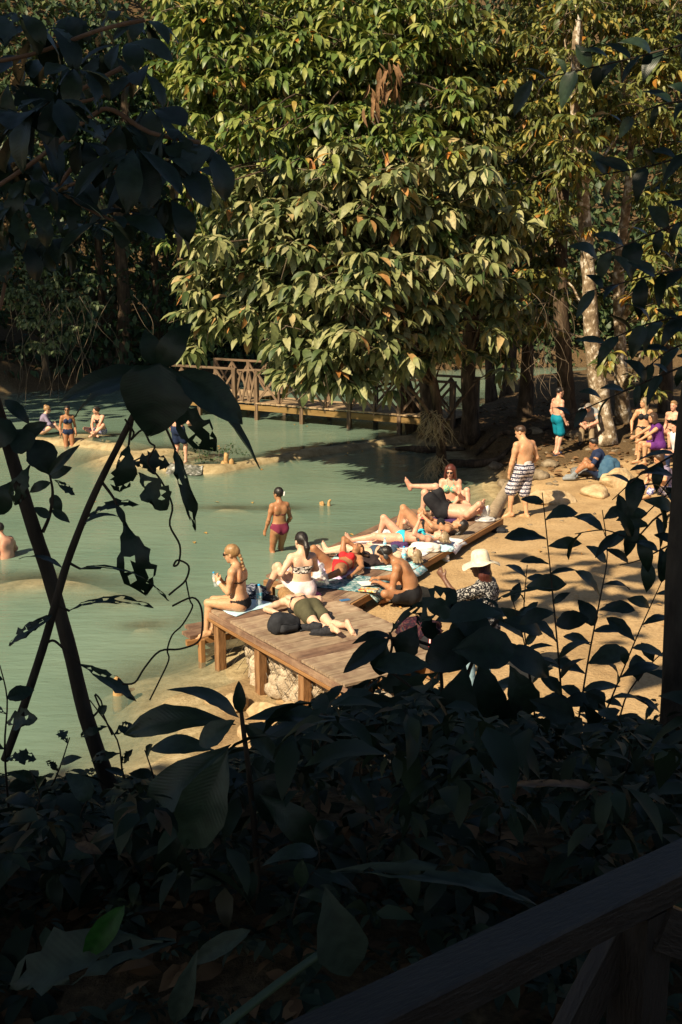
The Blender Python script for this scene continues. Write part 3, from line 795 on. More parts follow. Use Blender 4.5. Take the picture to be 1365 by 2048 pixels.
crown_tree('broadleaf_tree', 'tall yellow-green broadleaf tree filling the top, its dark leaning trunk beside the bridge end', tB[0], tB, [0.38, 0.26, 0.22, 0.2, 0.16, 0.1], M_BARK,
    B((400, 90, 31, 1.25), (500, 60, 31, 1.4), (620, 90, 31, 1.4), (720, 150, 30, 1.3), (440, 210, 30.5, 1.2), (550, 205, 30, 1.3), (650, 260, 29.5, 1.3), (480, 310, 30, 1.15), (780, 270, 29, 1.2), (390, 300, 31, 0.8), (800, 50, 32, 1.4),
      (880, 170, 31, 1.3), (600, 0, 33, 1.5), (400, 0, 33, 1.3), (570, 320, 29.5, 1.0), (330, 160, 32, 0.7), (700, 20, 32, 1.4), (360, 470, 33, 0.6), (620, 330, 29.2, 1.0), (740, 350, 28.8, 1.0), (840, 320, 29.0, 1.0), (510, 130, 30.0, 1.0), (660, 180, 29.8, 1.0), (420, 350, 30.5, 0.8), (380, 420, 31, 0.7), (350, 230, 32, 0.7), (600, 140, 30, 0.9), (780, 130, 30, 1.0), (860, 60, 31, 1.1), *loose(22, 380, 900, 150, 520, 25.8, 28.0)), LF_BIG, 0.41, 7, 64, 22)
tC = [G(942, 880, -0.3), D(940, 820, 32.5), D(938, 720, 32.5), D(945, 560, 32.5), D(960, 350, 32.5), D(985, 150, 33)]
crown_tree('broadleaf_tree', 'olive broadleaf tree with a thick dark trunk standing behind the shaggy slim trunk', tC[0], tC, [0.34, 0.24, 0.21, 0.19, 0.15, 0.1], M_BARK,
    B((930, 80, 33, 1.4), (1000, 210, 32, 1.25), (960, 330, 31, 1.1), (1050, 60, 34, 1.5), (1075, 330, 32, 1.15), (1030, 470, 31, 0.95), (900, 300, 31.5, 1.1), (1100, 190, 33, 1.1), (1010, 590, 31, 0.55), (960, 640, 33, 0.7), (870, 640, 33, 0.7), (1040, 400, 30.5, 0.9), (1000, 100, 32, 1.2), (1080, 260, 31, 1.0), (950, 200, 31, 1.1), (1060, 560, 31, 0.8), (1000, 680, 33, 0.6)), LF_YEL, 0.36, 7, 66, 23, droop=(25, 80))
tD = [G(1212, 892, 0.15), D(1200, 800, 29.0), D(1185, 680, 28.8), D(1176, 520, 28.6), D(1165, 380, 28.5), D(1150, 200, 28.5), D(1160, -60, 28.5)]
crown_tree('white_barked_tree', 'mottled white trunked tree rising on the bank behind the man in the navy shirt', tD[0], tD, [0.36, 0.25, 0.20, 0.17, 0.15, 0.11, 0.07], M_BARKL,
    B((1130, 80, 30, 1.1), (1230, 190, 29, 1.15), (1180, 330, 28, 0.95), (1100, 250, 29, 0.9), (1110, 440, 28.5, 0.7), (1190, 60, 30, 1.1), (1150, 130, 27.4, 0.6), (1165, 30, 27.4, 0.6), (1150, 260, 27.2, 0.5), (1130, 350, 27.4, 0.45), (1270, 230, 28.5, 0.8), (1090, 640, 29.5, 0.6), (1110, 560, 29, 0.6), (1230, 720, 27.5, 0.35)), LF_YEL, 0.32, 7, 66, 24, nobj=260)
tE = [G(1250, 862, 0.1), D(1244, 780, 31.2), D(1240, 650, 31.2), D(1238, 540, 31), D(1252, 420, 31), D(1262, 300, 31)]
crown_tree('white_barked_tree', 'slimmer mottled white trunked tree behind the long haired seated woman', tE[0], tE, [0.26, 0.19, 0.165, 0.15, 0.12, 0.07], M_BARKL,
    B((1300, 100, 31, 1.3), (1310, 350, 30, 1.0), (1340, 250, 30, 1.1), (1340, 440, 29, 0.9), (1330, 620, 28, 0.7), (1310, 520, 29, 0.6), (1330, 690, 27.5, 0.6), (1310, 180, 29.5, 1.0), (1340, 30, 30, 1.2), (1250, 20, 31, 1.2), (1340, 540, 28, 0.8), (1310, 620, 30, 0.55), (1300, 760, 30, 0.5)), LF_YEL, 0.33, 7, 66, 25, nobj=260)
tF = [G(1140, 880, 0.1), D(1135, 820, 31), D(1128, 700, 31), D(1120, 560, 31), D(1130, 380, 31.5)]
crown_tree('shaded_tree', 'thick dark trunk tree right behind the boy in teal shorts', tF[0], tF, [0.33, 0.24, 0.21, 0.19, 0.12], M_BARK,
    B((1090, 540, 32, 0.9), (1150, 600, 33, 0.7), (1060, 640, 32.5, 0.6)), LF_YEL, 0.40, 6, 44, 26, nobj=90)
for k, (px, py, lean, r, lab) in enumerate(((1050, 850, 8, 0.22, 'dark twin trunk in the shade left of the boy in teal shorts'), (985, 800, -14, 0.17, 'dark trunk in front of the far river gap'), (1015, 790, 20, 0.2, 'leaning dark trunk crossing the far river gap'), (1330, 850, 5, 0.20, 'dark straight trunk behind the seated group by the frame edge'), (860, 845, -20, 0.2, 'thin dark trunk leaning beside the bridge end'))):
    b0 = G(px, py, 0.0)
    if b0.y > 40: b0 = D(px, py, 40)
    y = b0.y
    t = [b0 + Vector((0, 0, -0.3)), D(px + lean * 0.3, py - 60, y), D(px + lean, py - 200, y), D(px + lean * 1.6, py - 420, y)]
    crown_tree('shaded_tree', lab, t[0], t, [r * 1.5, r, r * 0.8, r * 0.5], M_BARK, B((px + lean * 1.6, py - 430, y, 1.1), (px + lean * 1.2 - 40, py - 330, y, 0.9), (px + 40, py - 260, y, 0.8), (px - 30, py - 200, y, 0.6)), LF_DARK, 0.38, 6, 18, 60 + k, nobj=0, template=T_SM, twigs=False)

# epiphyte tufts and dry twigs hanging among the trunks
def strands(name, label, cat, cen, n_, ln, mt, seed, parent=None, spread=0.3, r=0.008, grav=1.0):
    pr = random.Random(seed)
    base = Vector(cen); V_, F_ = [], []
    for _ in range(n_):
        a = pr.uniform(0, 6.28); p = Vector((math.cos(a) * pr.uniform(0, spread), math.sin(a) * pr.uniform(0, spread), pr.uniform(-0.2, 0.2)))
        pts = [p]
        d = Vector((math.cos(a) * 0.35, math.sin(a) * 0.35, pr.uniform(-1.0, 0.2)))
        for _k in range(4):
            d = d * 0.6 + Vector((pr.uniform(-.7, .7), pr.uniform(-.7, .7), -0.35 * grav + pr.uniform(-.3, .3))); p = p + d.normalized() * ln / 4 * pr.uniform(0.6, 1.3); pts.append(p)
        v, f = tube_vf(pts, [r, r * 0.9, r * 0.8, r * 0.6, r * 0.3], 4); k = len(V_)
        V_.extend([tuple(q) for q in v]); F_.extend([tuple(i + k for i in qf) for qf in f])
    o = link(name, pymesh(name, V_, F_, True), parent, mt)
    o.location = base
    if label: tag(o, label, cat)
    return o
M_STRAW = mat('dry_straw', [(0.22, 0.165, 0.09), (0.42, 0.33, 0.19)], 9, 0.9)
ep = strands('dry_epiphyte', 'tuft of dry straw coloured epiphyte high on the slim trunk', 'plant', D(895, 690, 28.1), 60, 0.7, M_STRAW, 1, spread=0.22)
ep = strands('dry_epiphyte', 'shaggy dry epiphyte hanging from the slim trunk just above the water', 'plant', D(868, 835, 28.2), 80, 0.8, M_STRAW, 2, spread=0.25)
ep = strands('dry_epiphyte', 'dry roots and straw at the foot of the slim trunk', 'plant', D(872, 925, 28.2), 60, 0.6, M_STRAW, 3, spread=0.25)
ep = strands('dry_branches', 'tangle of bare dry twigs hanging in front of the dark trunks', 'branches', D(1080, 590, 28.0), 22, 1.8, M_TWIG, 5, spread=0.8, r=0.007)
ep['kind'] = 'stuff'
ep = strands('dry_branches', 'lower bare dry twigs dangling above the boy in teal shorts', 'branches', D(1075, 690, 28.0), 16, 1.4, M_TWIG, 6, spread=0.5, r=0.008)
ep['kind'] = 'stuff'
pr = random.Random(4)
for k, (px, py, y, lab) in enumerate(((778, 165, 28.3, 'cluster of withered reddish brown leaves hanging high in the crown'), (745, 205, 28.3, 'smaller withered brown leaf cluster beside the larger one'))):
    root = empty('withered_cluster', D(px, py, y)); tag(root, lab, 'dead leaves')
    ms = leafobj_meshes('dead_leaf', 4, LF_DEAD, wr=0.2, fold=0.8, arch=0.1, rows=4, cols=1)
    for i in range(26 - 12 * k):
        o = link('leaf', ms[i % 4], root)
        d = np.array([[pr.uniform(-.5, .5), pr.uniform(-.5, .5), -1.0]]); X, Y, Z = frame_from(d, np.array([[pr.uniform(-1, 1), -1, 0.2]]))
        o.matrix_basis = leaf_mat4((pr.uniform(-.25, .25), pr.uniform(-.25, .25), pr.uniform(-.2, .45)), X[0], Y[0], Z[0], pr.uniform(0.35, 0.55))

# overhanging bush on the left bank, trunks and hanging vines in the gloom
b0 = D(95, 760, 44)
crown_tree('overhanging_bush', 'pale small leaved bush hanging over the dark left bank', b0, [b0, D(90, 700, 44), D(100, 620, 43.5), D(60, 500, 43)], [0.16, 0.12, 0.09, 0.05], M_BARKD,
    B((60, 560, 43, 1.2), (110, 620, 42.5, 1.3), (150, 580, 42.5, 0.9), (60, 660, 43, 1.0), (120, 690, 42.5, 0.7), (30, 600, 43, 1.1), (160, 650, 42.5, 0.6), (90, 500, 43.5, 1.0)), LF_BUSH, 0.24, 7, 34, 31, nobj=0, template=T_SM, twigs=False)
for k, (px, r, lab) in enumerate(((245, 0.28, 'grey trunk standing in the dark gap left of the bridge'), (200, 0.16, 'thin trunk in the dark left bank behind the bush'), (310, 0.18, 'thin dark trunk on the far bank behind the bridge railing'))):
    b0 = D(px, 745, 50 + k)
    t = [b0, D(px + 3, 600, 50 + k), D(px - 6, 400, 50 + k), D(px + 10, 150, 50 + k)]
    crown_tree('bank_tree', lab, b0, t, [r * 1.4, r, r * 0.9, r * 0.6], M_BARK, B((px, 300, 50 + k, 2.2), (px + 20, 130, 51 + k, 2.4), (px - 60, 230, 51, 2.0)), LF_DARK, 0.36, 7, 20, 40 + k, nobj=0, template=T_SM, twigs=False)
vi = strands('hanging_vines', 'thin bare vines dangling over the dark left bank', 'vines', D(130, 600, 42), 26, 4.0, M_TWIG, 9, spread=2.6, r=0.010, grav=2.0); vi['kind'] = 'stuff'

# the wood on the far slope, one mass
rg = np.random.RandomState(77)
N = 3700
cx = rg.uniform(-34, 34, N); cy = 59 + rg.rand(N) ** 1.2 * 34; 
cz = hgt(cx, cy) + rg.uniform(0.3, 9.5, N)
cz = np.where(cy < 64, rg.uniform(0, 9, N), cz)
C, X, Y, Z, L = whorls(list(np.stack([cx, cy, cz], 1)), list(rg.normal(0, 0.5, (N, 3))), 14, 0.68, rg, (5, 75), spread=1.5)
LF_FAR = leafmat('leaf_far', [(0.02, 0.04, 0.016, 0.0), (0.05, 0.08, 0.03, 0.7), (0.11, 0.13, 0.045, 1.0)], 0.1, 0.5, 0.3)
T_FAR = [leaf_vf(0.5, 0.2, 0.10, 'lance', 2, 1, 0, 0, k, 0.0, (k - 1) * 0.3) for k in range(3)]
fw = leaf_joined('far_forest', T_FAR, C, X, Y, Z, L, LF_FAR); fw['kind'] = 'stuff'; fw['label'] = 'wooded slope beyond the river'
N = 900
cx = rg.uniform(-24, -3, N); cy = 50 - 0.25 * (cx + 3) * -1 + rg.uniform(0, 6, N); cz = rg.uniform(0.2, 11, N)
C, X, Y, Z, L = whorls(list(np.stack([cx, cy, cz], 1)), list(rg.normal(0, 0.5, (N, 3))), 14, 0.45, rg, (5, 75), spread=1.1)
N2 = 700
cx = rg.uniform(-9, 26, N2); cy = 55.5 + 0.25 * np.clip(cx, -2, 20) + rg.uniform(-0.5, 5, N2); cz = np.maximum(hgt(cx, cy), -0.4) + rg.rand(N2) ** 1.5 * 4.5
C2, X2, Y2, Z2, L2 = whorls(list(np.stack([cx, cy, cz], 1)), list(rg.normal(0, 0.5, (N2, 3))), 12, 0.5, rg, (5, 75), spread=0.9)
fb = leaf_joined('riverside_growth', T_FAR, C2, X2, Y2, Z2, L2, LF_FAR); fb['kind'] = 'stuff'; fb['label'] = 'green growth along the far river bank'
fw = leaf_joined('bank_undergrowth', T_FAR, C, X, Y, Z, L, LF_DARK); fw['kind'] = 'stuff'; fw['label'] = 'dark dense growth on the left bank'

# tall trees beside and behind the viewpoint: their crowns shade the path and the left bank
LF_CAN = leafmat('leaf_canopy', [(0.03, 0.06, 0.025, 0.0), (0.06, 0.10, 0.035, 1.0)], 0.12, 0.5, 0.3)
T_CAN = [leaf_vf(0.6, 0.15, 0.1, 'lance', 2, 1, 0, 0, 3)]
def canopy_tree(label, base, trunk, rad, pts, L_, seed, barkm=M_BARKD):
    base = Vector(base); rg = np.random.RandomState(seed)
    root = empty('canopy_tree', base); tag(root, label, 'tree')
    tube('trunk', trunk, rad, barkm, root, 12, 0.12, seed, base)
    C, X, Y, Z, L = whorls(list(pts), list(rg.normal(0, 0.3, (len(pts), 3))), 7, L_, rg, (0, 50), spread=0.7)
    fo = leaf_joined('foliage', T_CAN, C, X, Y, Z, L, LF_CAN, root, base); fo['kind'] = 'stuff'
    tp = Vector(trunk[-1]); pr = random.Random(seed)
    for i in range(6):
        e = Vector(pts[pr.randrange(len(pts))])
        tube('branch', [tp, tp.lerp(e, 0.5) + Vector((0, 0, 0.4)), e], [0.09, 0.06, 0.02], barkm, root, 6, 0.1, seed, base)
    return root
def slab(n_, x0, x1, y0, y1, z0, z1, rg): return np.stack([rg.uniform(x0, x1, n_), rg.uniform(y0, y1, n_), rg.uniform(z0, z1, n_)], 1)
rg = np.random.RandomState(5)
def slant(n_, x0, x1, y0, rg, lim=10.3):
    """a crown whose outer edge slopes back with height, as the sun sees it"""
    z = rg.uniform(9.0, 12.5, n_); x = rg.uniform(x0, x1, n_)
    y1 = lim - 0.87 * z + 0.5 * np.sin(x * 1.3)
    return np.stack([x, y0 + (y1 - y0) * rg.rand(n_), z], 1)
rt = [D(1352, 1660, 5.3) + Vector((0.02, 0, -0.35)), D(1350, 1560, 5.3), D(1350, 1300, 5.4), D(1356, 1050, 5.5), D(1395, 700, 5.6), Vector((1.9, 5.2, 7.2)), Vector((1.2, 3.8, 9.6))]
canopy_tree('dark shaded trunk rising at the frame edge beside the railing', rt[0], rt, [0.13, 0.088, 0.056, 0.042, 0.05, 0.06, 0.06], np.concatenate([slant(420, -4.5, 5.5, -3.5, rg), slab(22, -3.2, 2.4, 6.0, 10.0, 8.3, 9.6, rg)]), 0.75, 1)
canopy_tree('tall tree behind the viewpoint shading the path', (-5.5, -4, 2.6), [(-5.5, -4, 2.4), (-5.6, -4.2, 6), (-5.4, -3.8, 10)], [0.35, 0.26, 0.16], slant(760, -14, -2, -10, rg), 0.8, 2)
canopy_tree('second tall tree behind the viewpoint shading the path', (3.5, -6, 2.6), [(3.5, -6, 2.4), (3.3, -6, 6), (3, -5.8, 10)], [0.35, 0.26, 0.16], slab(380, -4, 8, -11, -1.5, 9.2, 13.5, rg), 0.8, 3)
canopy_tree('tall tree on the left bank outside the frame', (-19, 36, 0), [(-19, 36, -0.5), (-19, 36, 8), (-18.5, 36, 14)], [0.6, 0.45, 0.3], slab(640, -31, -15.5, 28, 45, 9, 24, rg), 1.0, 4)
canopy_tree('taller tree further along the left bank outside the frame', (-22, 46, 2), [(-22, 46, 1), (-22, 46, 10), (-21.5, 46, 17)], [0.6, 0.45, 0.3], slab(460, -32, -15.5, 42, 54, 9, 23, rg), 1.0, 5)
# ------------------------------------------------------------------ foreground growth in the shade of the path
LF_GREEN = leafmat('leaf_bright', [(0.022, 0.085, 0.016, 0.0), (0.03, 0.10, 0.02, 1.0)], 0.4, 0.45, 0.35)
LF_GREY = leafmat('leaf_greyed', [(0.03, 0.046, 0.032, 0.0), (0.05, 0.068, 0.048, 1.0)], 0.05, 0.6, 0.3, veins=True)
LF_TAN = leafmat('leaf_tan', [(0.13, 0.085, 0.05, 0.0), (0.20, 0.13, 0.08, 1.0)], 0.1, 0.6, 0.3)
FM = {}
for key, kw in dict(plain=dict(shape='lance', wr=0.42, ser=0.03), obov=dict(shape='obovate', wr=0.46, ser=0.05), ov=dict(shape='ovate', wr=0.5, ser=0.02), bit=dict(shape='obovate', wr=0.48, ser=0.16, bite=0.55), shred=dict(shape='lance', wr=0.36, ser=0.3, bite=0.9)).items():
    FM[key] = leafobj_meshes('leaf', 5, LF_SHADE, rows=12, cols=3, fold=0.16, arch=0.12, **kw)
    FM[key + '_w'] = kw['wr']
def kleaf(root, b0, t0, y, w, kind='obov', face=0.75, arch=1, dy=0.0, mt=None, off=(0, 0, 0), seed=0):
    P0 = D(b0[0], b0[1], y); P1 = D(t0[0], t0[1], y + dy)
    d = P1 - P0; L = d.length
    toc = (Vector((0, 0, HC)) - P0).normalized()
    zh = toc * face + Vector((0, 0, 1)) * (1 - face)
    X, Y, Z = frame_from(np.array([tuple(d)]), np.array([tuple(zh)]))
    me = FM[kind][seed % 5]
    if mt is not None:
        me = me.copy(); me.materials[0] = mt
    o = link('leaf', me, root)
    wm = w * P0.y / FOC
    o.matrix_basis = leaf_mat4(P0, X[0], Y[0], Z[0], L, off, min(3.0, wm / (L * FM[kind + '_w'])))
    return o
def stem(root, pts, y, r_px, off, mt=None, name='stem', n=7):
    P = [D(p[0], p[1], y if len(p) < 3 else p[2]) for p in pts]
    if isinstance(r_px, (int, float)): r_px = [r_px] * len(P)
    return tube(name, P, [max(0.0012, r * y / FOC) for r in r_px], mt or M_BARKD, root, n, 0.06, 3, off)

# leaning sapling with a thick stem
y = 5.0
base = D(240, 1610, y); s1 = empty('leaning_sapling', base); tag(s1, 'thick dark stem leaning across the water at the lower left', 'sapling')
stem(s1, [(-30, 740), (20, 900), (62, 1040), (95, 1140), (135, 1280), (172, 1430), (205, 1530), (245, 1640)], y, [12, 13, 14.5, 15, 15, 16, 17, 20], base, M_BARKD, 'trunk', 12)
stem(s1, [(86, 1064), (100, 1030), (106, 985), (100, 950)], y, [4, 3.5, 3, 2], base, None, 'branch')
stem(s1, [(180, 1440), (205, 1410), (190, 1390), (225, 1470)], y, [3, 2, 2, 2], base, None, 'branch')
for i, (b0, t0, w, k) in enumerate((((100, 1035), (68, 1015), 20, 'plain'), ((104, 1020), (140, 1045), 22, 'plain'), ((104, 990), (122, 1030), 22, 'ov'), ((102, 965), (60, 985), 24, 'plain'), ((100, 955), (145, 935), 22, 'plain'), ((100, 950), (70, 880), 60, 'obov'), ((98, 950), (160, 890), 26, 'plain'),
        ((60, 930), (30, 1010), 40, 'bit'), ((30, 960), (-10, 1030), 60, 'obov'), ((60, 900), (20, 860), 50, 'ov'), ((40, 880), (95, 845), 30, 'plain'), ((110, 960), (150, 990), 24, 'bit'), ((20, 840), (-20, 900), 60, 'ov'), ((10, 800), (60, 850), 34, 'plain'))):
    kleaf(s1, b0, t0, y + 0.1 * (i % 3 - 1), w, k, 0.7, off=base, seed=i)
# thin sapling with the very large leaves at its tip
y = 4.6
base = D(20, 1520, y); s2 = empty('large_leaved_sapling', base); tag(s2, 'thin dark sapling crossing the thick stem, huge torn leaves at its tip', 'sapling')
stem(s2, [(10, 1520), (42, 1430), (85, 1300), (112, 1205), (135, 1125), (165, 1045), (200, 965), (240, 885), (275, 815), (300, 770)], y, [9, 9, 9, 8.5, 8, 7.5, 7, 6.5, 6, 5], base, M_BARKD, 'trunk', 10)
for i, (b0, t0, w, k, f_) in enumerate((((322, 728), (300, 872), 132, 'ov', 1.0), ((305, 745), (122, 805), 62, 'plain', 0.45), ((302, 765), (150, 835), 50, 'plain', 0.4), ((318, 735), (385, 645), 66, 'plain', 0.8), ((312, 730), (290, 660), 40, 'plain', 0.8), ((352, 745), (485, 848), 70, 'plain', 0.55),
        ((362, 752), (520, 938), 34, 'plain', 0.35), ((330, 800), (432, 902), 62, 'bit', 0.8), ((258, 888), (240, 985), 66, 'bit', 0.9), ((262, 925), (340, 930), 44, 'bit', 0.8), ((278, 945), (335, 1020), 52, 'bit', 0.85), ((350, 898), (392, 1062), 40, 'shred', 0.8),
        ((248, 1042), (292, 1190), 74, 'bit', 0.85), ((160, 1138), (338, 1202), 30, 'shred', 0.3), ((138, 1222), (306, 1216), 24, 'shred', 0.25), ((104, 1232), (18, 1292), 34, 'shred', 0.6), ((158, 1328), (272, 1402), 50, 'bit', 0.5), ((128, 1138), (38, 1118), 20, 'plain', 0.3),
        ((170, 1046), (240, 1034), 26, 'plain', 0.4), ((170, 1040), (278, 1010), 22, 'bit', 0.3), ((232, 1010), (250, 1050), 14, 'plain', 0.4))):
    kleaf(s2, b0, t0, y + 0.12 * ((i * 7) % 5 - 2), w, k, f_, off=base, seed=i)
for pts in (((205, 965), (230, 1000), (248, 1042)), ((300, 775), (330, 850), (352, 900)), ((138, 1125), (150, 1132), (162, 1138)), ((112, 1205), (125, 1215), (140, 1222)), ((95, 1285), (110, 1282), (135, 1305), (160, 1328)), ((270, 820), (262, 860), (258, 890)), ((150, 1080), (160, 1060), (172, 1045))):
    stem(s2, pts, y, [3.5, 3, 2.5, 2.5][:len(pts)], base, None, 'leaf_stalk', 6)
# looping vine
base = D(300, 1400, 4.4); vn = empty('looping_vine', base); tag(vn, 'thin curling vine looping in front of the water', 'vine')
stem(vn, [(250, 838), (268, 865), (262, 880), (285, 860), (300, 885), (310, 895), (296, 925), (322, 960), (345, 1010), (340, 1050), (360, 1090), (358, 1125), (348, 1132), (356, 1120), (378, 1132), (372, 1160), (350, 1180), (338, 1190)], 4.4, 2.2, base, M_BARKD, 'vine_strand', 5)
stem(vn, [(372, 1160), (380, 1200), (385, 1215), (365, 1250), (345, 1270), (335, 1300), (338, 1320), (320, 1360), (300, 1400)], 4.4, 1.8, base, M_BARKD, 'vine_strand', 5)
stem(vn, [(345, 1212), (385, 1195), (403, 1215), (405, 1260), (395, 1285), (360, 1298), (320, 1302), (290, 1335), (270, 1365), (245, 1368)], 4.4, 2.2, base, M_BARKD, 'vine_strand', 5)

# big-leaved branch filling the upper left corner
y = 4.2
base = D(-120, 420, y); tl = empty('overhanging_branch', base); tag(tl, 'dark overhanging branch of large leaves filling the upper left corner', 'branch')
rg = np.random.RandomState(8)
M_TW2 = mat('pinkish_twig', [(0.16, 0.095, 0.06), (0.26, 0.16, 0.10)], 9, 0.8)
for pts, r in ((((-80, 350), (10, 300), (105, 212), (170, 175), (245, 135)), 4.5), (((105, 212), (200, 195), (290, 150)), 3.5), (((-80, 420), (60, 330), (180, 235), (225, 220), (300, 265), (400, 285)), 4.5), (((-60, 560), (20, 470), (110, 380), (170, 300)), 4.5), (((-60, 130), (60, 110), (200, 60), (290, 40)), 4), (((20, 470), (15, 540), (0, 620)), 3.5), (((110, 380), (210, 350), (330, 330)), 3.5), (((110, 380), (200, 430), (260, 450)), 3.0)):
    stem(tl, pts, y, r, base, M_TW2, 'twig', 7)
cs = [(290, 45), (285, 150), (165, 285), (75, 120), (205, 110), (60, 235), (115, 385), (215, 345), (330, 325), (40, 410), (260, 425), (170, 450), (140, 35), (30, 30), (395, 290), (20, 320), (100, 480), (330, 400), (240, 250), (230, 30)]
cs += [(110, 200), (150, 140), (245, 90), (20, 170), (80, 320), (270, 300), (150, 370), (60, 360), (20, 480), (220, 440), (300, 220), (380, 340), (330, 440), (90, 60), (350, 260)]
ls = [0.19 - 0.05 * ((i * 7) % 5) / 4 for i in range(len(cs))]
for i, (c, L_) in enumerate(zip(cs, ls)):
    yy = y + rg.uniform(-0.5, 0.5)
    C, X, Y, Z, L = whorls([np.array(tuple(D(c[0], c[1], yy)))], [rg.normal(0, 0.3, 3)], 7, L_ * (1.25 if i in (7, 8, 14) else 1.0), rg, (15, 80), spread=0.03)
    Z = Z + np.array([0, -0.55, 0]); X, Y, Z = frame_from(Y, Z)
    for j in range(len(C)):
        o = link('leaf', FM['obov' if (i + j) % 4 else 'bit'][(i + j) % 5], tl); o.matrix_basis = leaf_mat4(C[j], X[j], Y[j], Z[j], L[j], base)

# dark leaf sprays of the tree beside the railing
y = 5.8
base = D(1400, 900, y); sp_ = empty('leaf_sprays', base); tag(sp_, 'dark flat leaf sprays reaching in from the frame edge before the seated group', 'branch')
pr = random.Random(21)
def spray(root, pts, y, base, ln, pr, gap=34, kinds=('plain', 'ov'), flat=0.55, r=3.0, mt=None, sag=0.45):
    stem(root, pts, y, [r * (1 - 0.6 * i / (len(pts) - 1)) for i in range(len(pts))], base, None, 'twig', 5)
    sgn = 1
    for (a, b) in zip(pts[:-1], pts[1:]):
        n_ = max(1, int(math.hypot(b[0] - a[0], b[1] - a[1]) / gap))
        for i in range(n_):
            t = (i + pr.random() * 0.6) / n_
            p = (a[0] + (b[0] - a[0]) * t, a[1] + (b[1] - a[1]) * t)
            dx, dy = b[0] - a[0], b[1] - a[1]; dl = math.hypot(dx, dy); dx /= dl; dy /= dl
            l_ = ln * pr.uniform(0.65, 1.25); ang = sgn * math.radians(pr.uniform(25, 75)); sgn = -sgn
            ex = dx * math.cos(ang) - dy * math.sin(ang); ey = dx * math.sin(ang) + dy * math.cos(ang) + sag
            kleaf(root, p, (p[0] + ex * l_, p[1] + ey * l_), y + pr.uniform(-0.15, 0.15), l_ * pr.uniform(0.36, 0.52), pr.choice(kinds), pr.uniform(flat - 0.25, flat + 0.3), dy=pr.uniform(-0.08, 0.08), off=base, seed=pr.randrange(5), mt=mt)
for pts in ([(1400, 530), (1290, 555), (1170, 585)], [(1400, 625), (1290, 650), (1200, 690)], [(1400, 720), (1300, 760), (1210, 800), (1130, 835)], [(1400, 880), (1330, 920), (1280, 950), (1225, 1000)], [(1400, 960), (1340, 985), (1270, 1050)], [(1400, 430), (1300, 470), (1180, 520)],
            [(1400, 1000), (1320, 1030), (1270, 1075), (1210, 1060), (1150, 1068)], [(1400, 300), (1310, 330), (1200, 350)], [(1400, 80), (1250, 120), (1050, 165)], [(1400, 1060), (1340, 1090), (1280, 1120), (1240, 1130)], [(1400, 680), (1340, 700), (1290, 740)], [(1400, 930), (1350, 950), (1320, 990)], [(1400, 200), (1320, 210), (1230, 250)]):
    spray(sp_, pts, y, base, 60, pr, 22, ('plain', 'ov'), 0.35, 2.6, None, 0.12)
# slender stems on the right
for k, (pts, ln, lab) in enumerate(((((1130, 1480), (1118, 1320), (1105, 1180), (1095, 1080), (1085, 985)), 72, 'tall slender dark stem with drooping leaves against the sand, tallest of the row'),
        (((1075, 1480), (1062, 1360), (1048, 1240), (1055, 1130)), 70, 'slender dark stem closest to the woman in the sun hat'),
        (((1150, 1490), (1175, 1330), (1200, 1200), (1215, 1110), (1205, 1020)), 72, 'slender dark stem with arching leaves in the middle of the row'),
        (((1180, 1500), (1230, 1380), (1280, 1260), (1330, 1150)), 76, 'slender dark stem leaning toward the trunk at the frame edge'),
        (((1050, 1480), (1060, 1380), (1050, 1290), (1020, 1180)), 66, 'short slender dark stem before the bright sand'),
        (((1230, 1500), (1250, 1400), (1300, 1330), (1345, 1290)), 60, 'low slender dark stem at the foot of the frame edge trunk'))):
    y = 6.0 + 0.25 * (k % 3)
    base = D(pts[0][0], pts[0][1], y); st = empty('slender_stem_plant', base); tag(st, lab, 'plant', 'slender plants before the sand')
    spray(st, list(pts), y, base, ln * 1.05, pr, 25, ('plain', 'obov'), 0.4, 2.4, None, 0.3)
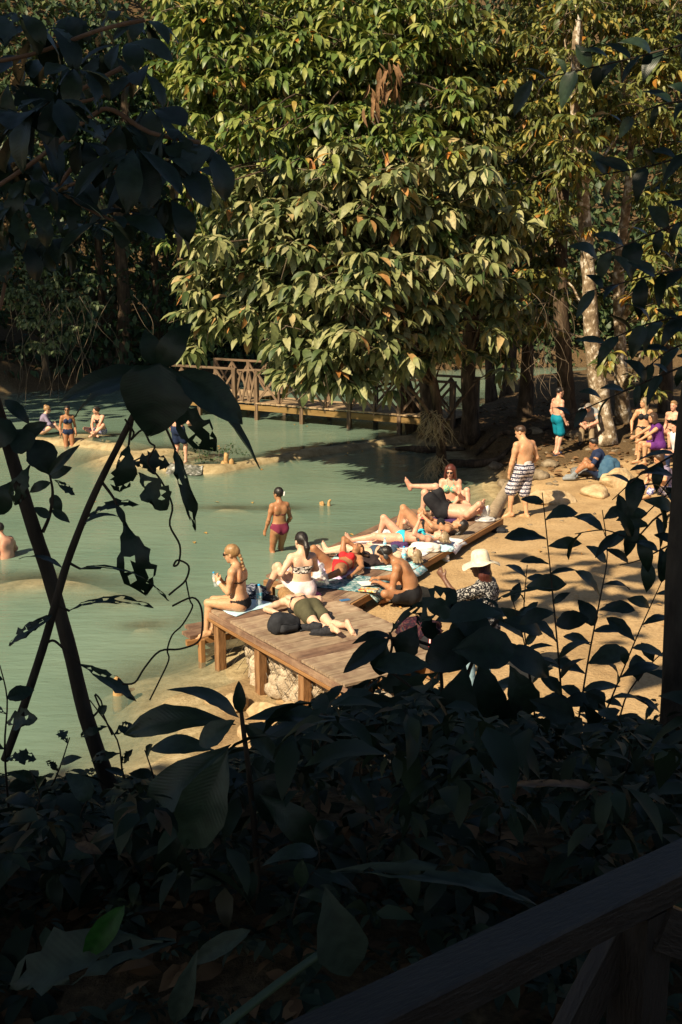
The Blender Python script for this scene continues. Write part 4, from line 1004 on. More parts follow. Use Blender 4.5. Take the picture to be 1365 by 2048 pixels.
# large-leaved plant in front of the woman in the hat
y = 5.2
base = D(880, 1560, y); bp_ = empty('large_leaved_plant', base); tag(bp_, 'large leaved dark plant hiding the legs of the woman in the hat', 'plant')
for pts, r in ((((880, 1560), (885, 1420), (880, 1330), (860, 1290), (775, 1275)), 4), (((930, 1560), (925, 1400), (960, 1290), (1000, 1235)), 4), (((885, 1420), (790, 1350), (760, 1330)), 3), (((775, 1330), (785, 1290), (780, 1265)), 3)):
    stem(bp_, pts, y, r, base, None, 'stem', 6)
for i, (b0, t0, w, k, f_) in enumerate((((778, 1278), (688, 1346), 42, 'plain', 0.6), ((772, 1285), (760, 1350), 54, 'obov', 0.7), ((780, 1268), (872, 1196), 20, 'shred', 0.5), ((782, 1272), (705, 1288), 22, 'plain', 0.5), ((835, 1250), (800, 1315), 52, 'obov', 0.8), ((840, 1245), (912, 1180), 62, 'bit', 0.7), ((985, 1205), (1108, 1178), 26, 'bit', 0.4), ((1008, 1228), (872, 1242), 54, 'obov', 0.6),
        ((1000, 1240), (1085, 1268), 52, 'obov', 0.7), ((985, 1262), (850, 1335), 80, 'obov', 0.8), ((905, 1300), (1030, 1302), 86, 'obov', 0.7), ((892, 1335), (780, 1430), 84, 'bit', 0.85), ((930, 1330), (900, 1490), 92, 'obov', 0.9), ((962, 1315), (985, 1455), 94, 'obov', 0.9), ((1000, 1300), (1100, 1355), 52, 'plain', 0.6), ((862, 1330), (750, 1335), 54, 'obov', 0.6), ((765, 1352), (695, 1402), 34, 'bit', 0.7),
        ((1010, 1245), (945, 1200), 40, 'bit', 0.6), ((880, 1290), (830, 1225), 44, 'bit', 0.7), ((1020, 1330), (1060, 1430), 60, 'obov', 0.8), ((840, 1380), (745, 1480), 70, 'obov', 0.8), ((870, 1400), (830, 1520), 80, 'obov', 0.9), ((1040, 1250), (1110, 1225), 30, 'plain', 0.5), ((960, 1245), (900, 1280), 60, 'obov', 0.7), ((905, 1240), (985, 1275), 56, 'obov', 0.6), ((800, 1400), (700, 1430), 54, 'obov', 0.7), ((790, 1420), (720, 1500), 66, 'obov', 0.8), ((760, 1400), (660, 1410), 44, 'plain', 0.6), ((850, 1350), (745, 1385), 56, 'bit', 0.7), ((1040, 1380), (1000, 1490), 70, 'obov', 0.8), ((1060, 1400), (1150, 1440), 50, 'obov', 0.7))):
    kleaf(bp_, b0, t0, y + 0.14 * ((i * 3) % 5 - 2), w, k, f_, off=base, seed=i, dy=0.05 * ((i % 3) - 1))
# plant in the centre with hanging leaves
y = 3.3
base = D(530, 1980, y); cp = empty('hanging_leaf_plant', base); tag(cp, 'upright dark plant in the lower middle with large hanging leaves', 'plant')
stem(cp, [(528, 1985), (520, 1850), (512, 1700), (500, 1560), (486, 1450), (478, 1375)], y, [7, 7, 7, 6.5, 5, 3], base, M_BARKD, 'stem', 8)
for i, (b0, t0, w, k, f_) in enumerate((((480, 1425), (478, 1362), 26, 'plain', 0.9), ((492, 1440), (648, 1440), 70, 'obov', 0.35), ((478, 1435), (335, 1380), 44, 'plain', 0.4), ((470, 1450), (250, 1470), 66, 'obov', 0.5), ((462, 1490), (285, 1632), 80, 'obov', 0.8), ((456, 1500), (372, 1695), 104, 'obov', 0.95), ((350, 1640), (338, 1775), 84, 'obov', 0.9), ((520, 1590), (640, 1692), 66, 'obov', 0.8), ((500, 1500), (720, 1440), 54, 'plain', 0.5),
        ((505, 1530), (560, 1650), 60, 'obov', 0.8), ((470, 1440), (400, 1490), 50, 'obov', 0.7), ((490, 1450), (560, 1530), 44, 'plain', 0.7), ((430, 1500), (300, 1500), 50, 'obov', 0.6))):
    kleaf(cp, b0, t0, y + 0.1 * ((i * 3) % 5 - 2), w, k, f_, off=base, seed=i)
# broad fallen and low leaves near the railing
for (b0, t0, yy, w, k, f_, lab, mt) in (((350, 1885), (20, 1975), 2.6, 165, 'bit', 0.5, 'very broad greyish leaf lying low in the bottom left corner', LF_GREY), ((665, 1745), (1075, 1812), 2.6, 105, 'bit', 0.35, 'long arched greyish leaf above the dark railing', LF_GREY), ((650, 1775), (700, 1950), 2.5, 130, 'obov', 0.9, 'folded hanging leaf left of the dark railing', LF_GREY),
        ((248, 1812), (168, 1918), 2.6, 62, 'plain', 0.9, 'bright green leaf glowing in the dark undergrowth', LF_GREEN), ((395, 1900), (350, 2045), 2.5, 62, 'obov', 0.9, 'pale veined leaf below the broad greyish leaf', LF_GREY), ((500, 1860), (380, 1930), 2.6, 50, 'plain', 0.8, 'slim grey leaf between the broad leaf and the centre stem', LF_GREY), ((1005, 1575), (1230, 1590), 3.2, 40, 'shred', 0.4, 'curled tan dead leaf arching above the railing', LF_TAN), ((150, 1690), (205, 1708), 3.2, 30, 'plain', 0.6, 'small brown dead leaf on the dark slope', LF_TAN)):
    rt_ = empty('low_leaf', D(b0[0], b0[1], yy)); tag(rt_, lab, 'leaf')
    kleaf(rt_, b0, t0, yy, w, k, f_, mt=mt, off=D(b0[0], b0[1], yy), seed=1)
bam = tube('bamboo_pole', [D(420, 2075, 2.3), D(560, 1965, 2.5), D(680, 1880, 2.7)], [0.011, 0.011, 0.010], mat('green_bamboo', [(0.05, 0.075, 0.04), (0.08, 0.11, 0.06)], 6, 0.5), None, 10, 0.02)
tag(bam, 'thin greenish pole slanting through the undergrowth by the railing', 'pole')
# further dark plants rising out of the undergrowth
for k, (pts, y, ln, lab) in enumerate(((((620, 1720), (640, 1600), (625, 1500), (640, 1420)), 4.0, 80, 'dark plant with broad leaves right of the centre stem'), (((720, 1760), (735, 1640), (720, 1540), (740, 1450)), 3.8, 84, 'dark broad leaved plant below the deck end'), (((850, 1800), (840, 1690), (860, 1590), (845, 1500)), 3.6, 90, 'dark leafy plant in the middle of the slope'), (((990, 1760), (1000, 1650), (985, 1560), (1010, 1470)), 3.9, 78, 'dark leafy plant below the slender stems'),
        (((1130, 1720), (1150, 1620), (1140, 1530), (1170, 1450)), 4.0, 76, 'dark bushy plant left of the frame edge trunk'), (((1260, 1680), (1240, 1590), (1260, 1500), (1235, 1430)), 4.2, 74, 'dark bushy plant at the foot of the frame edge trunk'), (((170, 1800), (190, 1720), (160, 1640), (190, 1580)), 3.4, 84, 'dark leafy plant at the lower left above the broad leaf'), (((60, 1760), (50, 1680), (80, 1600), (60, 1540)), 3.6, 76, 'dark leafy plant at the left edge of the slope'), (((430, 1780), (420, 1700), (400, 1620), (410, 1540)), 3.4, 80, 'dark leafy plant left of the centre stem'), (((580, 1860), (600, 1780), (640, 1720), (620, 1650)), 3.0, 90, 'low dark plant at the foot of the centre stem'))):
    base = D(pts[0][0], pts[0][1], y); st = empty('shade_plant', base); tag(st, lab, 'plant', 'dark plants on the slope')
    spray(st, list(pts), y, base, ln, pr, 26, ('plain', 'obov', 'ov'), 0.55, 3.2, None, 0.35)
# twiggy plants left, by the water
for k, (pts, y, ln, lab) in enumerate(((((60, 1640), (110, 1560), (140, 1475)), 4.6, 50, 'small hanging leaved twig standing before the water at the left'), (((20, 1640), (10, 1500), (15, 1400), (0, 1330)), 4.4, 70, 'dark leafy stem at the left frame edge'), (((300, 1640), (250, 1560), (235, 1480), (180, 1400)), 4.6, 52, 'dark leafy twig right of the thick leaning stem'), (((330, 1640), (310, 1560), (290, 1500)), 4.5, 60, 'dark clump of leaves between the stem and the centre plant'))):
    base = D(pts[0][0], pts[0][1], y); st = empty('leafy_twig', base); tag(st, lab, 'plant', 'twigs by the water')
    spray(st, list(pts), y, base, ln, pr, 26, ('plain', 'bit'), 0.6, 3.0)

# dense undergrowth on the slope
rg = np.random.RandomState(31)
N = 1900
ux = rg.uniform(-1, 1, N); uy = 2.0 + 7.6 * rg.rand(N) ** 0.9
ux = ux * (0.34 * uy + 0.5)
right = smooth((ux / uy + 0.12) / 0.10)
uh = hgt(ux, uy)
rag = noise2(ux / uy * 9, uy * 0.0 + 1.0, 1.0, 3) + 0.6 * noise2(ux / uy * 25, uy * 0.7, 1.0, 5)
sight = HC - uy * np.tan(np.radians(27.0 - 3.9 * right - 2.1 * np.maximum(rag, -0.7)))
top = np.minimum(uh + 0.95, sight)
uz = uh + 0.04 + np.maximum(top - uh - 0.06, 0.03) * rg.rand(N) ** 0.7
okm = ~((uy < 2.6) & (ux > uy * 0.12 - 0.1)) & (uy > 3.0)
C, X, Y, Z, L = whorls(list(np.stack([ux, uy, uz], 1)[okm]), list(rg.normal(0, 0.3, (okm.sum(), 3))), 7, 0.135, rg, (0, 70), spread=0.05)
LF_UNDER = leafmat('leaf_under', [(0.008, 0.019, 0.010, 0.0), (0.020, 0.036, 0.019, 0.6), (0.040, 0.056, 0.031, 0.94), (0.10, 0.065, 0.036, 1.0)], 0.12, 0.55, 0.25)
N = 420                                   # low seedlings nearest the path
vx = rg.uniform(-1, 1, N); vy = rg.uniform(1.9, 3.6, N); vx = vx * (0.34 * vy + 0.3); vz = hgt(vx, vy) + rg.uniform(0.02, 0.16, N)
C2, X2, Y2, Z2, L2 = whorls(list(np.stack([vx, vy, vz], 1)), list(rg.normal(0, 0.3, (N, 3))), 7, 0.085, rg, (-10, 60), spread=0.03)
C, X, Y, Z, L = (np.concatenate(q) for q in ((C, C2), (X, X2), (Y, Y2), (Z, Z2), (L, L2)))
T_FG = [leaf_vf(0.42, 0.2, 0.12, 'ovate', 4, 1, 0.03, 0, k, 0, (k - 2) * 0.25) for k in range(5)]
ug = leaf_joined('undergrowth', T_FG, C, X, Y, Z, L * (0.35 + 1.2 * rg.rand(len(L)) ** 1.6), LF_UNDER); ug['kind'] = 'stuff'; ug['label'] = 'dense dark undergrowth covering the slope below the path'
# dead leaf litter on the slope and on the shaded ground, scattered dry leaves on the sand
def litter(name, label, xs_, ys_, L_, mt, seed, lift=0.01):
    rg = np.random.RandomState(seed); n_ = len(xs_)
    z = hgt(xs_, ys_) + lift
    a = rg.uniform(0, 6.28, n_); Yv = np.stack([np.cos(a), np.sin(a), rg.normal(0, 0.12, n_)], 1); Zv = np.stack([rg.normal(0, 0.3, n_), rg.normal(0, 0.3, n_), np.ones(n_)], 1)
    X, Y, Z = frame_from(Yv, Zv)
    o = leaf_joined(name, T_SM, np.stack([xs_, ys_, z], 1), X, Y, Z, L_ * rg.uniform(0.5, 1.3, n_), mt)
    o['kind'] = 'stuff'; o['label'] = label
rg = np.random.RandomState(12)
ly = rg.uniform(1.0, 9.8, 3000); lx = rg.uniform(-1, 1, 3000) * (0.36 * ly + 0.6)
litter('leaf_litter', 'dead leaves covering the dark slope', lx, ly, 0.10, LF_DEAD, 1, 0.015)
lx = rg.uniform(3.0, 9, 900); ly = rg.uniform(25, 38, 900); k_ = pool_sd(lx, ly) < -0.3
litter('shade_litter', 'dry leaves on the shaded ground under the trees', lx[k_], ly[k_], 0.20, LF_DEAD, 2, 0.02)
lx = rg.uniform(0.4, 7, 90); ly = rg.uniform(13, 25, 90); k_ = (pool_sd(lx, ly) < -0.3) & (lx > 0.12 + (ly - 14.9) * 0.53 + 0.15)
LF_DRY = leafmat('leaf_dry_sand', [(0.30, 0.16, 0.05, 0.0), (0.42, 0.26, 0.10, 0.6), (0.5, 0.22, 0.04, 1.0)], 0.1, 0.7, 0.2)
litter('sand_litter', 'few dry leaves scattered on the sand', lx[k_], ly[k_], 0.09, LF_DRY, 3, 0.02)
# ------------------------------------------------------------------ smooth bodies grown from blended limbs
class Field:
    def __init__(s): s.p = []
    def cap(s, a, b, ra, rb, k=0.03, ax=None, fl=1.0):
        s.p.append((0, np.array(a, float), np.array(b, float), ra, rb, k, None if ax is None else np.array(ax, float), fl)); return s
    def ell(s, c, axes, r, k=0.03, sub=False):
        s.p.append((1 if not sub else 2, np.array(c, float), np.array(axes, float), np.array(r, float), 0, k, None, 1)); return s
    def mesh(s, res):
        lo = np.full(3, 1e9); hi = -lo
        for q in s.p:
            if q[0] == 0:
                r = max(q[3], q[4])
                for e in (q[1], q[2]): lo = np.minimum(lo, e - r); hi = np.maximum(hi, e + r)
            elif q[0] == 1: lo = np.minimum(lo, q[1] - q[3].max()); hi = np.maximum(hi, q[1] + q[3].max())
        lo -= 3 * res; hi += 3 * res
        n = np.ceil((hi - lo) / res).astype(int) + 1
        Dv = np.full(n, 0.2, np.float32)
        for q in s.p:
            k = q[5]
            if q[0] == 0: r = max(q[3], q[4]); l0 = np.minimum(q[1], q[2]) - r - k - 2 * res; h0 = np.maximum(q[1], q[2]) + r + k + 2 * res
            else: l0 = q[1] - q[3].max() - k - 2 * res; h0 = q[1] + q[3].max() + k + 2 * res
            i0 = np.maximum(0, np.floor((l0 - lo) / res).astype(int)); i1 = np.minimum(n, np.ceil((h0 - lo) / res).astype(int) + 1)
            if (i1 <= i0).any(): continue
            g = np.meshgrid(*[lo[j] + res * np.arange(i0[j], i1[j]) for j in range(3)], indexing='ij')
            P = np.stack(g, -1)
            if q[0] == 0:
                ba = q[2] - q[1]; t = np.clip(((P - q[1]) @ ba) / max(ba @ ba, 1e-9), 0, 1)
                v = P - q[1] - t[..., None] * ba
                if q[6] is not None: v = v + ((q[7] - 1) * (v @ q[6]))[..., None] * q[6]
                d = np.sqrt((v * v).sum(-1)) - (q[3] + (q[4] - q[3]) * t)
            else:
                v = (P - q[1]) @ q[2].T
                w = v / q[3]; m_ = np.sqrt((w * w).sum(-1)); g2 = np.sqrt(((w / q[3]) ** 2).sum(-1))
                d = m_ * (m_ - 1) / np.maximum(g2, 1e-6)
            sl = tuple(slice(i0[j], i1[j]) for j in range(3))
            old = Dv[sl]
            if q[0] == 2: Dv[sl] = np.maximum(old, -d)
            else:
                h = np.clip(0.5 + 0.5 * (old - d) / k, 0, 1); Dv[sl] = old * (1 - h) + d * h - k * h * (1 - h)
        return surface_net(Dv, lo, res)
def surface_net(Dv, lo, res):
    ins = Dv < 0
    nx, ny, nz_ = Dv.shape
    cnt = np.zeros((nx - 1, ny - 1, nz_ - 1), np.int8)
    corners = [(a, b, c) for a in (0, 1) for b in (0, 1) for c in (0, 1)]
    for a, b, c in corners: cnt += ins[a:nx - 1 + a, b:ny - 1 + b, c:nz_ - 1 + c]
    act = np.argwhere((cnt > 0) & (cnt < 8))
    idx = np.full(cnt.shape, -1, np.int32); idx[tuple(act.T)] = np.arange(len(act))
    val = np.stack([Dv[act[:, 0] + a, act[:, 1] + b, act[:, 2] + c] for a, b, c in corners], 1)
    acc = np.zeros((len(act), 3)); nn = np.zeros(len(act))
    for i in range(8):
        for j in range(i + 1, 8):
            ci, cj = np.array(corners[i]), np.array(corners[j])
            if np.abs(ci - cj).sum() != 1: continue
            mk = (val[:, i] < 0) != (val[:, j] < 0)
            t = np.where(mk, val[:, i] / np.where(mk, val[:, i] - val[:, j], 1), 0)
            acc += np.where(mk[:, None], ci + t[:, None] * (cj - ci), 0); nn += mk
    V = lo + res * (act + acc / np.maximum(nn, 1)[:, None])
    Fs = []
    for ax in range(3):
        sl0 = [slice(None)] * 3; sl1 = [slice(None)] * 3
        sl0[ax] = slice(0, -1); sl1[ax] = slice(1, None)
        ch = ins[tuple(sl0)] != ins[tuple(sl1)]
        e = np.argwhere(ch)
        o1, o2 = (ax + 1) % 3, (ax + 2) % 3
        ok = (e[:, o1] > 0) & (e[:, o2] > 0) & (e[:, o1] < Dv.shape[o1] - 1) & (e[:, o2] < Dv.shape[o2] - 1)
        e = e[ok]
        d1 = np.zeros(3, int); d1[o1] = 1; d2 = np.zeros(3, int); d2[o2] = 1
        q = [e, e - d1, e - d1 - d2, e - d2]
        fi = np.stack([idx[tuple(p.T)] for p in q], 1)
        flip = ins[tuple(e.T)]
        fi[~flip] = fi[~flip][:, ::-1]
        Fs.append(fi)
    F = np.concatenate(Fs); F = F[(F >= 0).all(1)]
    return V, F

M_SKIN = {}
for nm, c in dict(tan=(0.44, 0.235, 0.125), gold=(0.52, 0.30, 0.165), pale=(0.64, 0.42, 0.29), pink=(0.60, 0.34, 0.23), brown=(0.36, 0.18, 0.088), dark=(0.15, 0.075, 0.045)).items():
    M_SKIN[nm] = mat('skin_' + nm, [tuple(x * 0.88 for x in c), c, tuple(min(1, x * 1.08) for x in c)], 9, 0.48, 0.0015, 60, spec=0.35, sss=0.12, stain=(c[0] * 0.92, c[1] * 0.72, c[2] * 0.68, 5.0))
def cloth(name, *cols, scale=9, **kw):
    return mat('cloth_' + name, list(cols), scale, kw.pop('rough', 0.85), kw.pop('bump', 0.004), kw.pop('bscale', 30), spec=0.15, **kw)
M_HAIR = {k: mat('hair_' + k, [tuple(x * 0.6 for x in c), tuple(min(1, x * 1.25) for x in c)], 40, 0.4, 0.006, 70, (1, 1, 0.25), 0.4) for k, c in
          dict(black=(0.016, 0.012, 0.010), brown=(0.055, 0.030, 0.016), blonde=(0.30, 0.175, 0.075), ash=(0.26, 0.19, 0.11), red=(0.085, 0.022, 0.014), white=(0.62, 0.60, 0.56), grey=(0.22, 0.19, 0.16)).items()}
M_EYE = mat('eye', [(0.02, 0.015, 0.012)], 9, 0.2)
M_LIP = mat('lip', [(0.36, 0.13, 0.10)], 9, 0.5)
M_LENS = mat('dark_lens', [(0.008, 0.008, 0.009)], 9, 0.12, spec=0.6)

def nv(v): v = np.array(v, float); return v / max(np.linalg.norm(v), 1e-9)
def ik(a, b, l1, l2, pole):
    d = b - a; L = np.linalg.norm(d); L2 = min(L, l1 + l2 - 1e-3); d = d / max(L, 1e-9); b = a + d * L2
    x = (l1 * l1 - l2 * l2 + L2 * L2) / (2 * L2); h = math.sqrt(max(l1 * l1 - x * x, 0))
    p = nv(pole); p = p - d * (p @ d); p = nv(p)
    return a + d * x + p * h, b

def person(label, loc, yaw=0.0, s=1.0, sex='f', skin='tan', T=(0, 0, 1), T2=None, F=(0, 1, 0), armL=None, armR=None, legL=None, legR=None, look=None, hup=None,
           hair=('black', 'short'), hairpts=None, clothes=(), res=0.0105, group='bathers at the pool', glasses=False, curl=0.6, build=1.0, handdir=None, footdir=None, cat='person', neckdir=None):
    """local frame: faces +Y, right hand on +X, up +Z, pelvis at the origin; arms and legs by wrist / ankle targets and bend directions"""
    T = nv(T); T2 = nv(T2) if T2 is not None else T
    F = np.array(F, float); F = nv(F - T * (F @ T)); R = np.cross(F, T)
    F2 = nv(F - T2 * (F @ T2)); R2 = np.cross(F2, T2)
    fem = sex == 'f'
    res = res * (1.15 if res < 0.012 else 1.28)
    hw = 0.092; sw = 0.158 if fem else 0.185
    P = np.zeros(3)
    Md = P + T * 0.20; Ch = Md + T2 * 0.27
    f = Field()
    B_ = build
    # pelvis, buttocks, belly, chest
    f.cap(P + R * 0.06 + T * 0.02, P - R * 0.06 + T * 0.02, 0.118 * B_, 0.118 * B_, 0.05, F, 1.12)
    if fem: 
        for q in (-1, 1): f.ell(P + R * 0.075 * q - F * 0.055 - T * 0.045, (R, F, T), (0.088 * B_, 0.085, 0.092), 0.05)
    else:
        for q in (-1, 1): f.ell(P + R * 0.075 * q - F * 0.045 - T * 0.035, (R, F, T), (0.085, 0.075, 0.085), 0.05)
    f.cap(P + T * 0.06, Md, (0.128 if fem else 0.142) * B_, (0.116 if fem else 0.142) * B_, 0.06, F, 1.28)
    f.cap(Md, Ch - T2 * 0.09, (0.120 if fem else 0.145) * B_, (0.135 if fem else 0.165) * B_, 0.06, F2, 1.38)
    if fem:
        for q in (-1, 1): f.ell(Ch - T2 * 0.135 + R2 * 0.072 * q + F2 * 0.088, (R2, F2, T2), (0.062, 0.055, 0.062), 0.035)
    else:
        for q in (-1, 1): f.ell(Ch - T2 * 0.115 + R2 * 0.075 * q + F2 * 0.085, (R2, F2, T2), (0.08, 0.038, 0.065), 0.05)
    for q in (-1, 1): f.ell(Ch - T2 * 0.10 + R2 * 0.085 * q - F2 * 0.085, (R2, F2, T2), (0.06, 0.03, 0.085), 0.05)
    npel = 4
    sh = {q: Ch + R2 * sw * q - T2 * 0.015 for q in (-1, 1)}
    f.cap(sh[-1], sh[1], 0.052, 0.052, 0.06, F2, 1.05)
    ntor = len(f.p)
    nd = nv(neckdir) if neckdir is not None else nv(T2 + 0.18 * F2)
    N0 = Ch + T2 * 0.015; N1 = N0 + nd * 0.115
    for q in (-1, 1): f.cap(N0 + nd * 0.03 - F2 * 0.01, sh[q] * 0.75 + Ch * 0.25 + T2 * 0.01, 0.042, 0.036, 0.05)
    f.cap(N0, N1, 0.056 if fem else 0.063, 0.050 if fem else 0.057, 0.03)
    # head
    lk = nv(look) if look is not None else F2
    hu = nv(hup) if hup is not None else nd
    hu = nv(hu - lk * (hu @ lk)); hr = np.cross(lk, hu)
    Hc = N1 + nd * 0.055 + lk * 0.012 + hu * 0.03
    hx = (hr, lk, hu)
    f.ell(Hc + hu * 0.028 - lk * 0.012, hx, (0.077, 0.098, 0.096), 0.02)
    f.ell(Hc - hu * 0.035 + lk * 0.022, hx, (0.061, 0.072, 0.082), 0.03)
    f.ell(Hc - hu * 0.098 + lk * 0.062, hx, (0.028, 0.024, 0.024), 0.03)
    f.cap(Hc + lk * 0.088 + hu * 0.012, Hc + lk * 0.108 - hu * 0.028, 0.009, 0.014, 0.014)
    f.ell(Hc + lk * 0.080 + hu * 0.028, hx, (0.05, 0.018, 0.012), 0.02)
    f.ell(Hc + lk * 0.088 - hu * 0.058, hx, (0.026, 0.012, 0.012), 0.012)
    for q in (-1, 1): f.ell(Hc + hr * 0.079 * q - hu * 0.012 - lk * 0.008, hx, (0.011, 0.022, 0.034), 0.008)
    # arms
    J = {}
    for q, tg in ((-1, armL), (1, armR)):
        if tg is None: tg = ((0.24 * q, 0.04, -0.03), (0.2 * q, -1, 0))
        w_, pole = np.array(tg[0], float), tg[1]
        el, wr = ik(sh[q], w_, 0.285, 0.25, pole)
        J['el', q] = el; J['wr', q] = wr
        k = (1.0 if fem else 1.18) * (0.5 + 0.5 * B_)
        f.cap(sh[q], el, 0.050 * k, 0.038 * k, 0.035); f.cap(el, wr, 0.040 * k, 0.026 * k, 0.02)
        f.ell((sh[q] * 0.62 + el * 0.38), np.eye(3), (0.046 * k,) * 3, 0.04)
        f.ell((el * 0.72 + wr * 0.28), np.eye(3), (0.039 * k,) * 3, 0.03)
        fd = nv(wr - el)
        hd = nv(tg[2]) if len(tg) > 2 and tg[2] is not None else fd
        pn = np.array(tg[3], float) if len(tg) > 3 else np.cross(hd, np.array([0, 0, 1.0]))
        if np.linalg.norm(pn - hd * (pn @ hd)) < 0.1: pn = np.array([1.0, 0, 0])
        pn = nv(pn - hd * (pn @ hd)); sdv = np.cross(hd, pn)
        kn = wr + hd * 0.085
        f.cap(wr, kn, 0.030, 0.038, 0.012, pn, 1.75)
        for i, (o_, ln) in enumerate(((-0.030, 0.062), (-0.010, 0.075), (0.011, 0.070), (0.031, 0.056))):
            k0 = kn + sdv * o_ - hd * 0.01
            d1 = nv(hd * math.cos(curl * 0.6) + pn * math.sin(curl * 0.6) + sdv * o_ * 4); d2 = nv(hd * math.cos(curl * 1.5) + pn * math.sin(curl * 1.5) + sdv * o_ * 3)
            k1 = k0 + d1 * ln * 0.6; k2 = k1 + d2 * ln * 0.5
            f.cap(k0, k1, 0.0105, 0.0098, 0.004); f.cap(k1, k2, 0.0098, 0.0085, 0.004)
        t0 = wr + hd * 0.025 - sdv * 0.026; t1 = t0 + nv(hd * 0.7 - sdv * 0.7 + pn * 0.3) * 0.045; t2 = t1 + nv(hd + pn * 0.4 - sdv * 0.15) * 0.034
        f.cap(t0, t1, 0.016, 0.0125, 0.008); f.cap(t1, t2, 0.0115, 0.0095, 0.004)
    # legs
    for q, tg in ((-1, legL), (1, legR)):
        if tg is None: tg = ((0.10 * q, 0.0, -0.86), (0, 1, 0), (0.15 * q, 1, 0))
        hp = P + R * hw * q - T * 0.03
        kn, an = ik(hp, np.array(tg[0], float), 0.43, 0.42, tg[1])
        J['kn', q] = kn; J['an', q] = an; J['hp', q] = hp
        k = (1.0 if fem else 1.02) * (0.4 + 0.6 * B_)
        f.cap(hp, kn, 0.088 * k, 0.056 * k, 0.045)
        f.cap(hp * 0.8 + kn * 0.2, hp * 0.45 + kn * 0.55, 0.084 * k, 0.070 * k, 0.03)
        f.cap(kn, an, 0.053 * k, 0.036, 0.02)
        fd = nv(tg[2]) if len(tg) > 2 else nv((0.15 * q, 1, 0))
        sn = nv(an - kn); bk = nv(kn - hp) - sn * (nv(kn - hp) @ sn)
        cb = -(fd - sn * (fd @ sn)); cb = nv(cb) if np.linalg.norm(cb) > 0.1 else nv(bk)
        f.cap(kn + sn * 0.09 + cb * 0.022, kn + sn * 0.19 + cb * 0.018, 0.047 * k, 0.036 * k, 0.03)
        f.ell(kn - cb * 0.018, np.eye(3), (0.045 * k,) * 3, 0.02)
        dn = np.array(tg[3], float) if len(tg) > 3 else sn
        dn = nv(dn - fd * (dn @ fd)) if np.linalg.norm(dn - fd * (dn @ fd)) > 0.05 else np.array([0, 0, -1.0])
        sl = np.cross(fd, dn)
        f.cap(an + dn * 0.035 - fd * 0.045, an + dn * 0.012, 0.033, 0.036, 0.02)
        f.cap(an + dn * 0.01, an + fd * 0.115 + dn * 0.048, 0.036, 0.034, 0.02, dn, 1.1)
        f.cap(an + dn * 0.05 - fd * 0.03, an + fd * 0.12 + dn * 0.056, 0.028, 0.030, 0.02)
        for i, (o_, ln) in enumerate(((0.030, 0.055), (0.013, 0.05), (-0.002, 0.045), (-0.016, 0.038), (-0.029, 0.03))):
            b0 = an + fd * 0.12 + dn * 0.058 - sl * o_ * q
            f.cap(b0, b0 + fd * ln, 0.0125 if i == 0 else 0.0105, 0.0115 if i == 0 else 0.009, 0.005)
    V, Fq = f.mesh(res)
    me = npmesh('person', V * s, Fq, True)
    o = link('person', me, None, M_SKIN[skin])
    o.location = loc; o.rotation_euler = (0, 0, yaw)
    tag(o, label, cat, group)
    # -------- clothing cut from the skin and lifted off it
    nrm = np.zeros_like(V)
    fv = V[Fq]; fn = np.cross(fv[:, 2] - fv[:, 0], fv[:, 3] - fv[:, 1])
    for j in range(4): np.add.at(nrm, Fq[:, j], fn)
    nrm /= np.maximum(np.linalg.norm(nrm, axis=1, keepdims=True), 1e-12)
    segs = [('torso', P, Md), ('torso', Md, Ch), ('head', N0, Hc)]
    for q in (-1, 1):
        sd_ = 'L' if q < 0 else 'R'
        segs += [('arm' + sd_, sh[q] + R2 * 0.03 * q, J['el', q]), ('fore' + sd_, J['el', q], J['wr', q]), ('hand' + sd_, J['wr', q], J['wr', q] + nv(J['wr', q] - J['el', q]) * 0.15),
                 ('thigh' + sd_, J['hp', q], J['kn', q]), ('shin' + sd_, J['kn', q], J['an', q])]
    rad_ = {'torso': 0.11, 'head': 0.07, 'arm': 0.045, 'fore': 0.035, 'hand': 0.03, 'thig': 0.075, 'shin': 0.045}
    best = np.full(len(V), 1e9); who = np.zeros(len(V), int); tt = np.zeros(len(V))
    for i, (nm, a_, b_) in enumerate(segs):
        ba = b_ - a_; t = np.clip(((V - a_) @ ba) / (ba @ ba), 0, 1); d = np.linalg.norm(V - a_ - t[:, None] * ba, axis=1) - rad_[nm[:4] if nm[:4] in rad_ else nm[:-1] if nm[:-1] in rad_ else nm]
        mk = d < best; best[mk] = d[mk]; who[mk] = i; tt[mk] = t[mk]
    names = np.array([q[0] for q in segs])[who]
    aT = V @ T; aR = V @ R; aF = V @ F; cT = (V - Ch) @ T2; cR = (V - Ch) @ R2; cF = (V - Ch) @ F2
    thi = (names == 'torso') | (tt < 0.14)
    tors = (names == 'torso') | np.char.startswith(names, 'thigh')
    def inflate(g, k, by=0.014):
        for q in f.p[:k]:
            if q[0] == 0: g.p.append((0, q[1], q[2], q[3] + by, q[4] + by, q[5], q[6], 1 + (q[7] - 1) * 0.92))
            else: g.p.append((1, q[1], q[2], q[3] + by, 0, q[5], None, 1))
    def trim(v2, f2, keep):
        fm = keep[f2].all(1); f2 = f2[fm]; u, inv = np.unique(f2, return_inverse=True)
        return v2[u], inv.reshape(f2.shape)
    def shell(nm, mk, mt, off=0.007):
        fm = mk[Fq].sum(1) >= 3
        if not fm.any(): return None
        Fs = Fq[fm]; u, inv = np.unique(Fs, return_inverse=True)
        W_ = (V[u] + nrm[u] * off) * s
        c = link(nm, npmesh(nm, W_, inv.reshape(Fs.shape), True), o, mt)
        return c
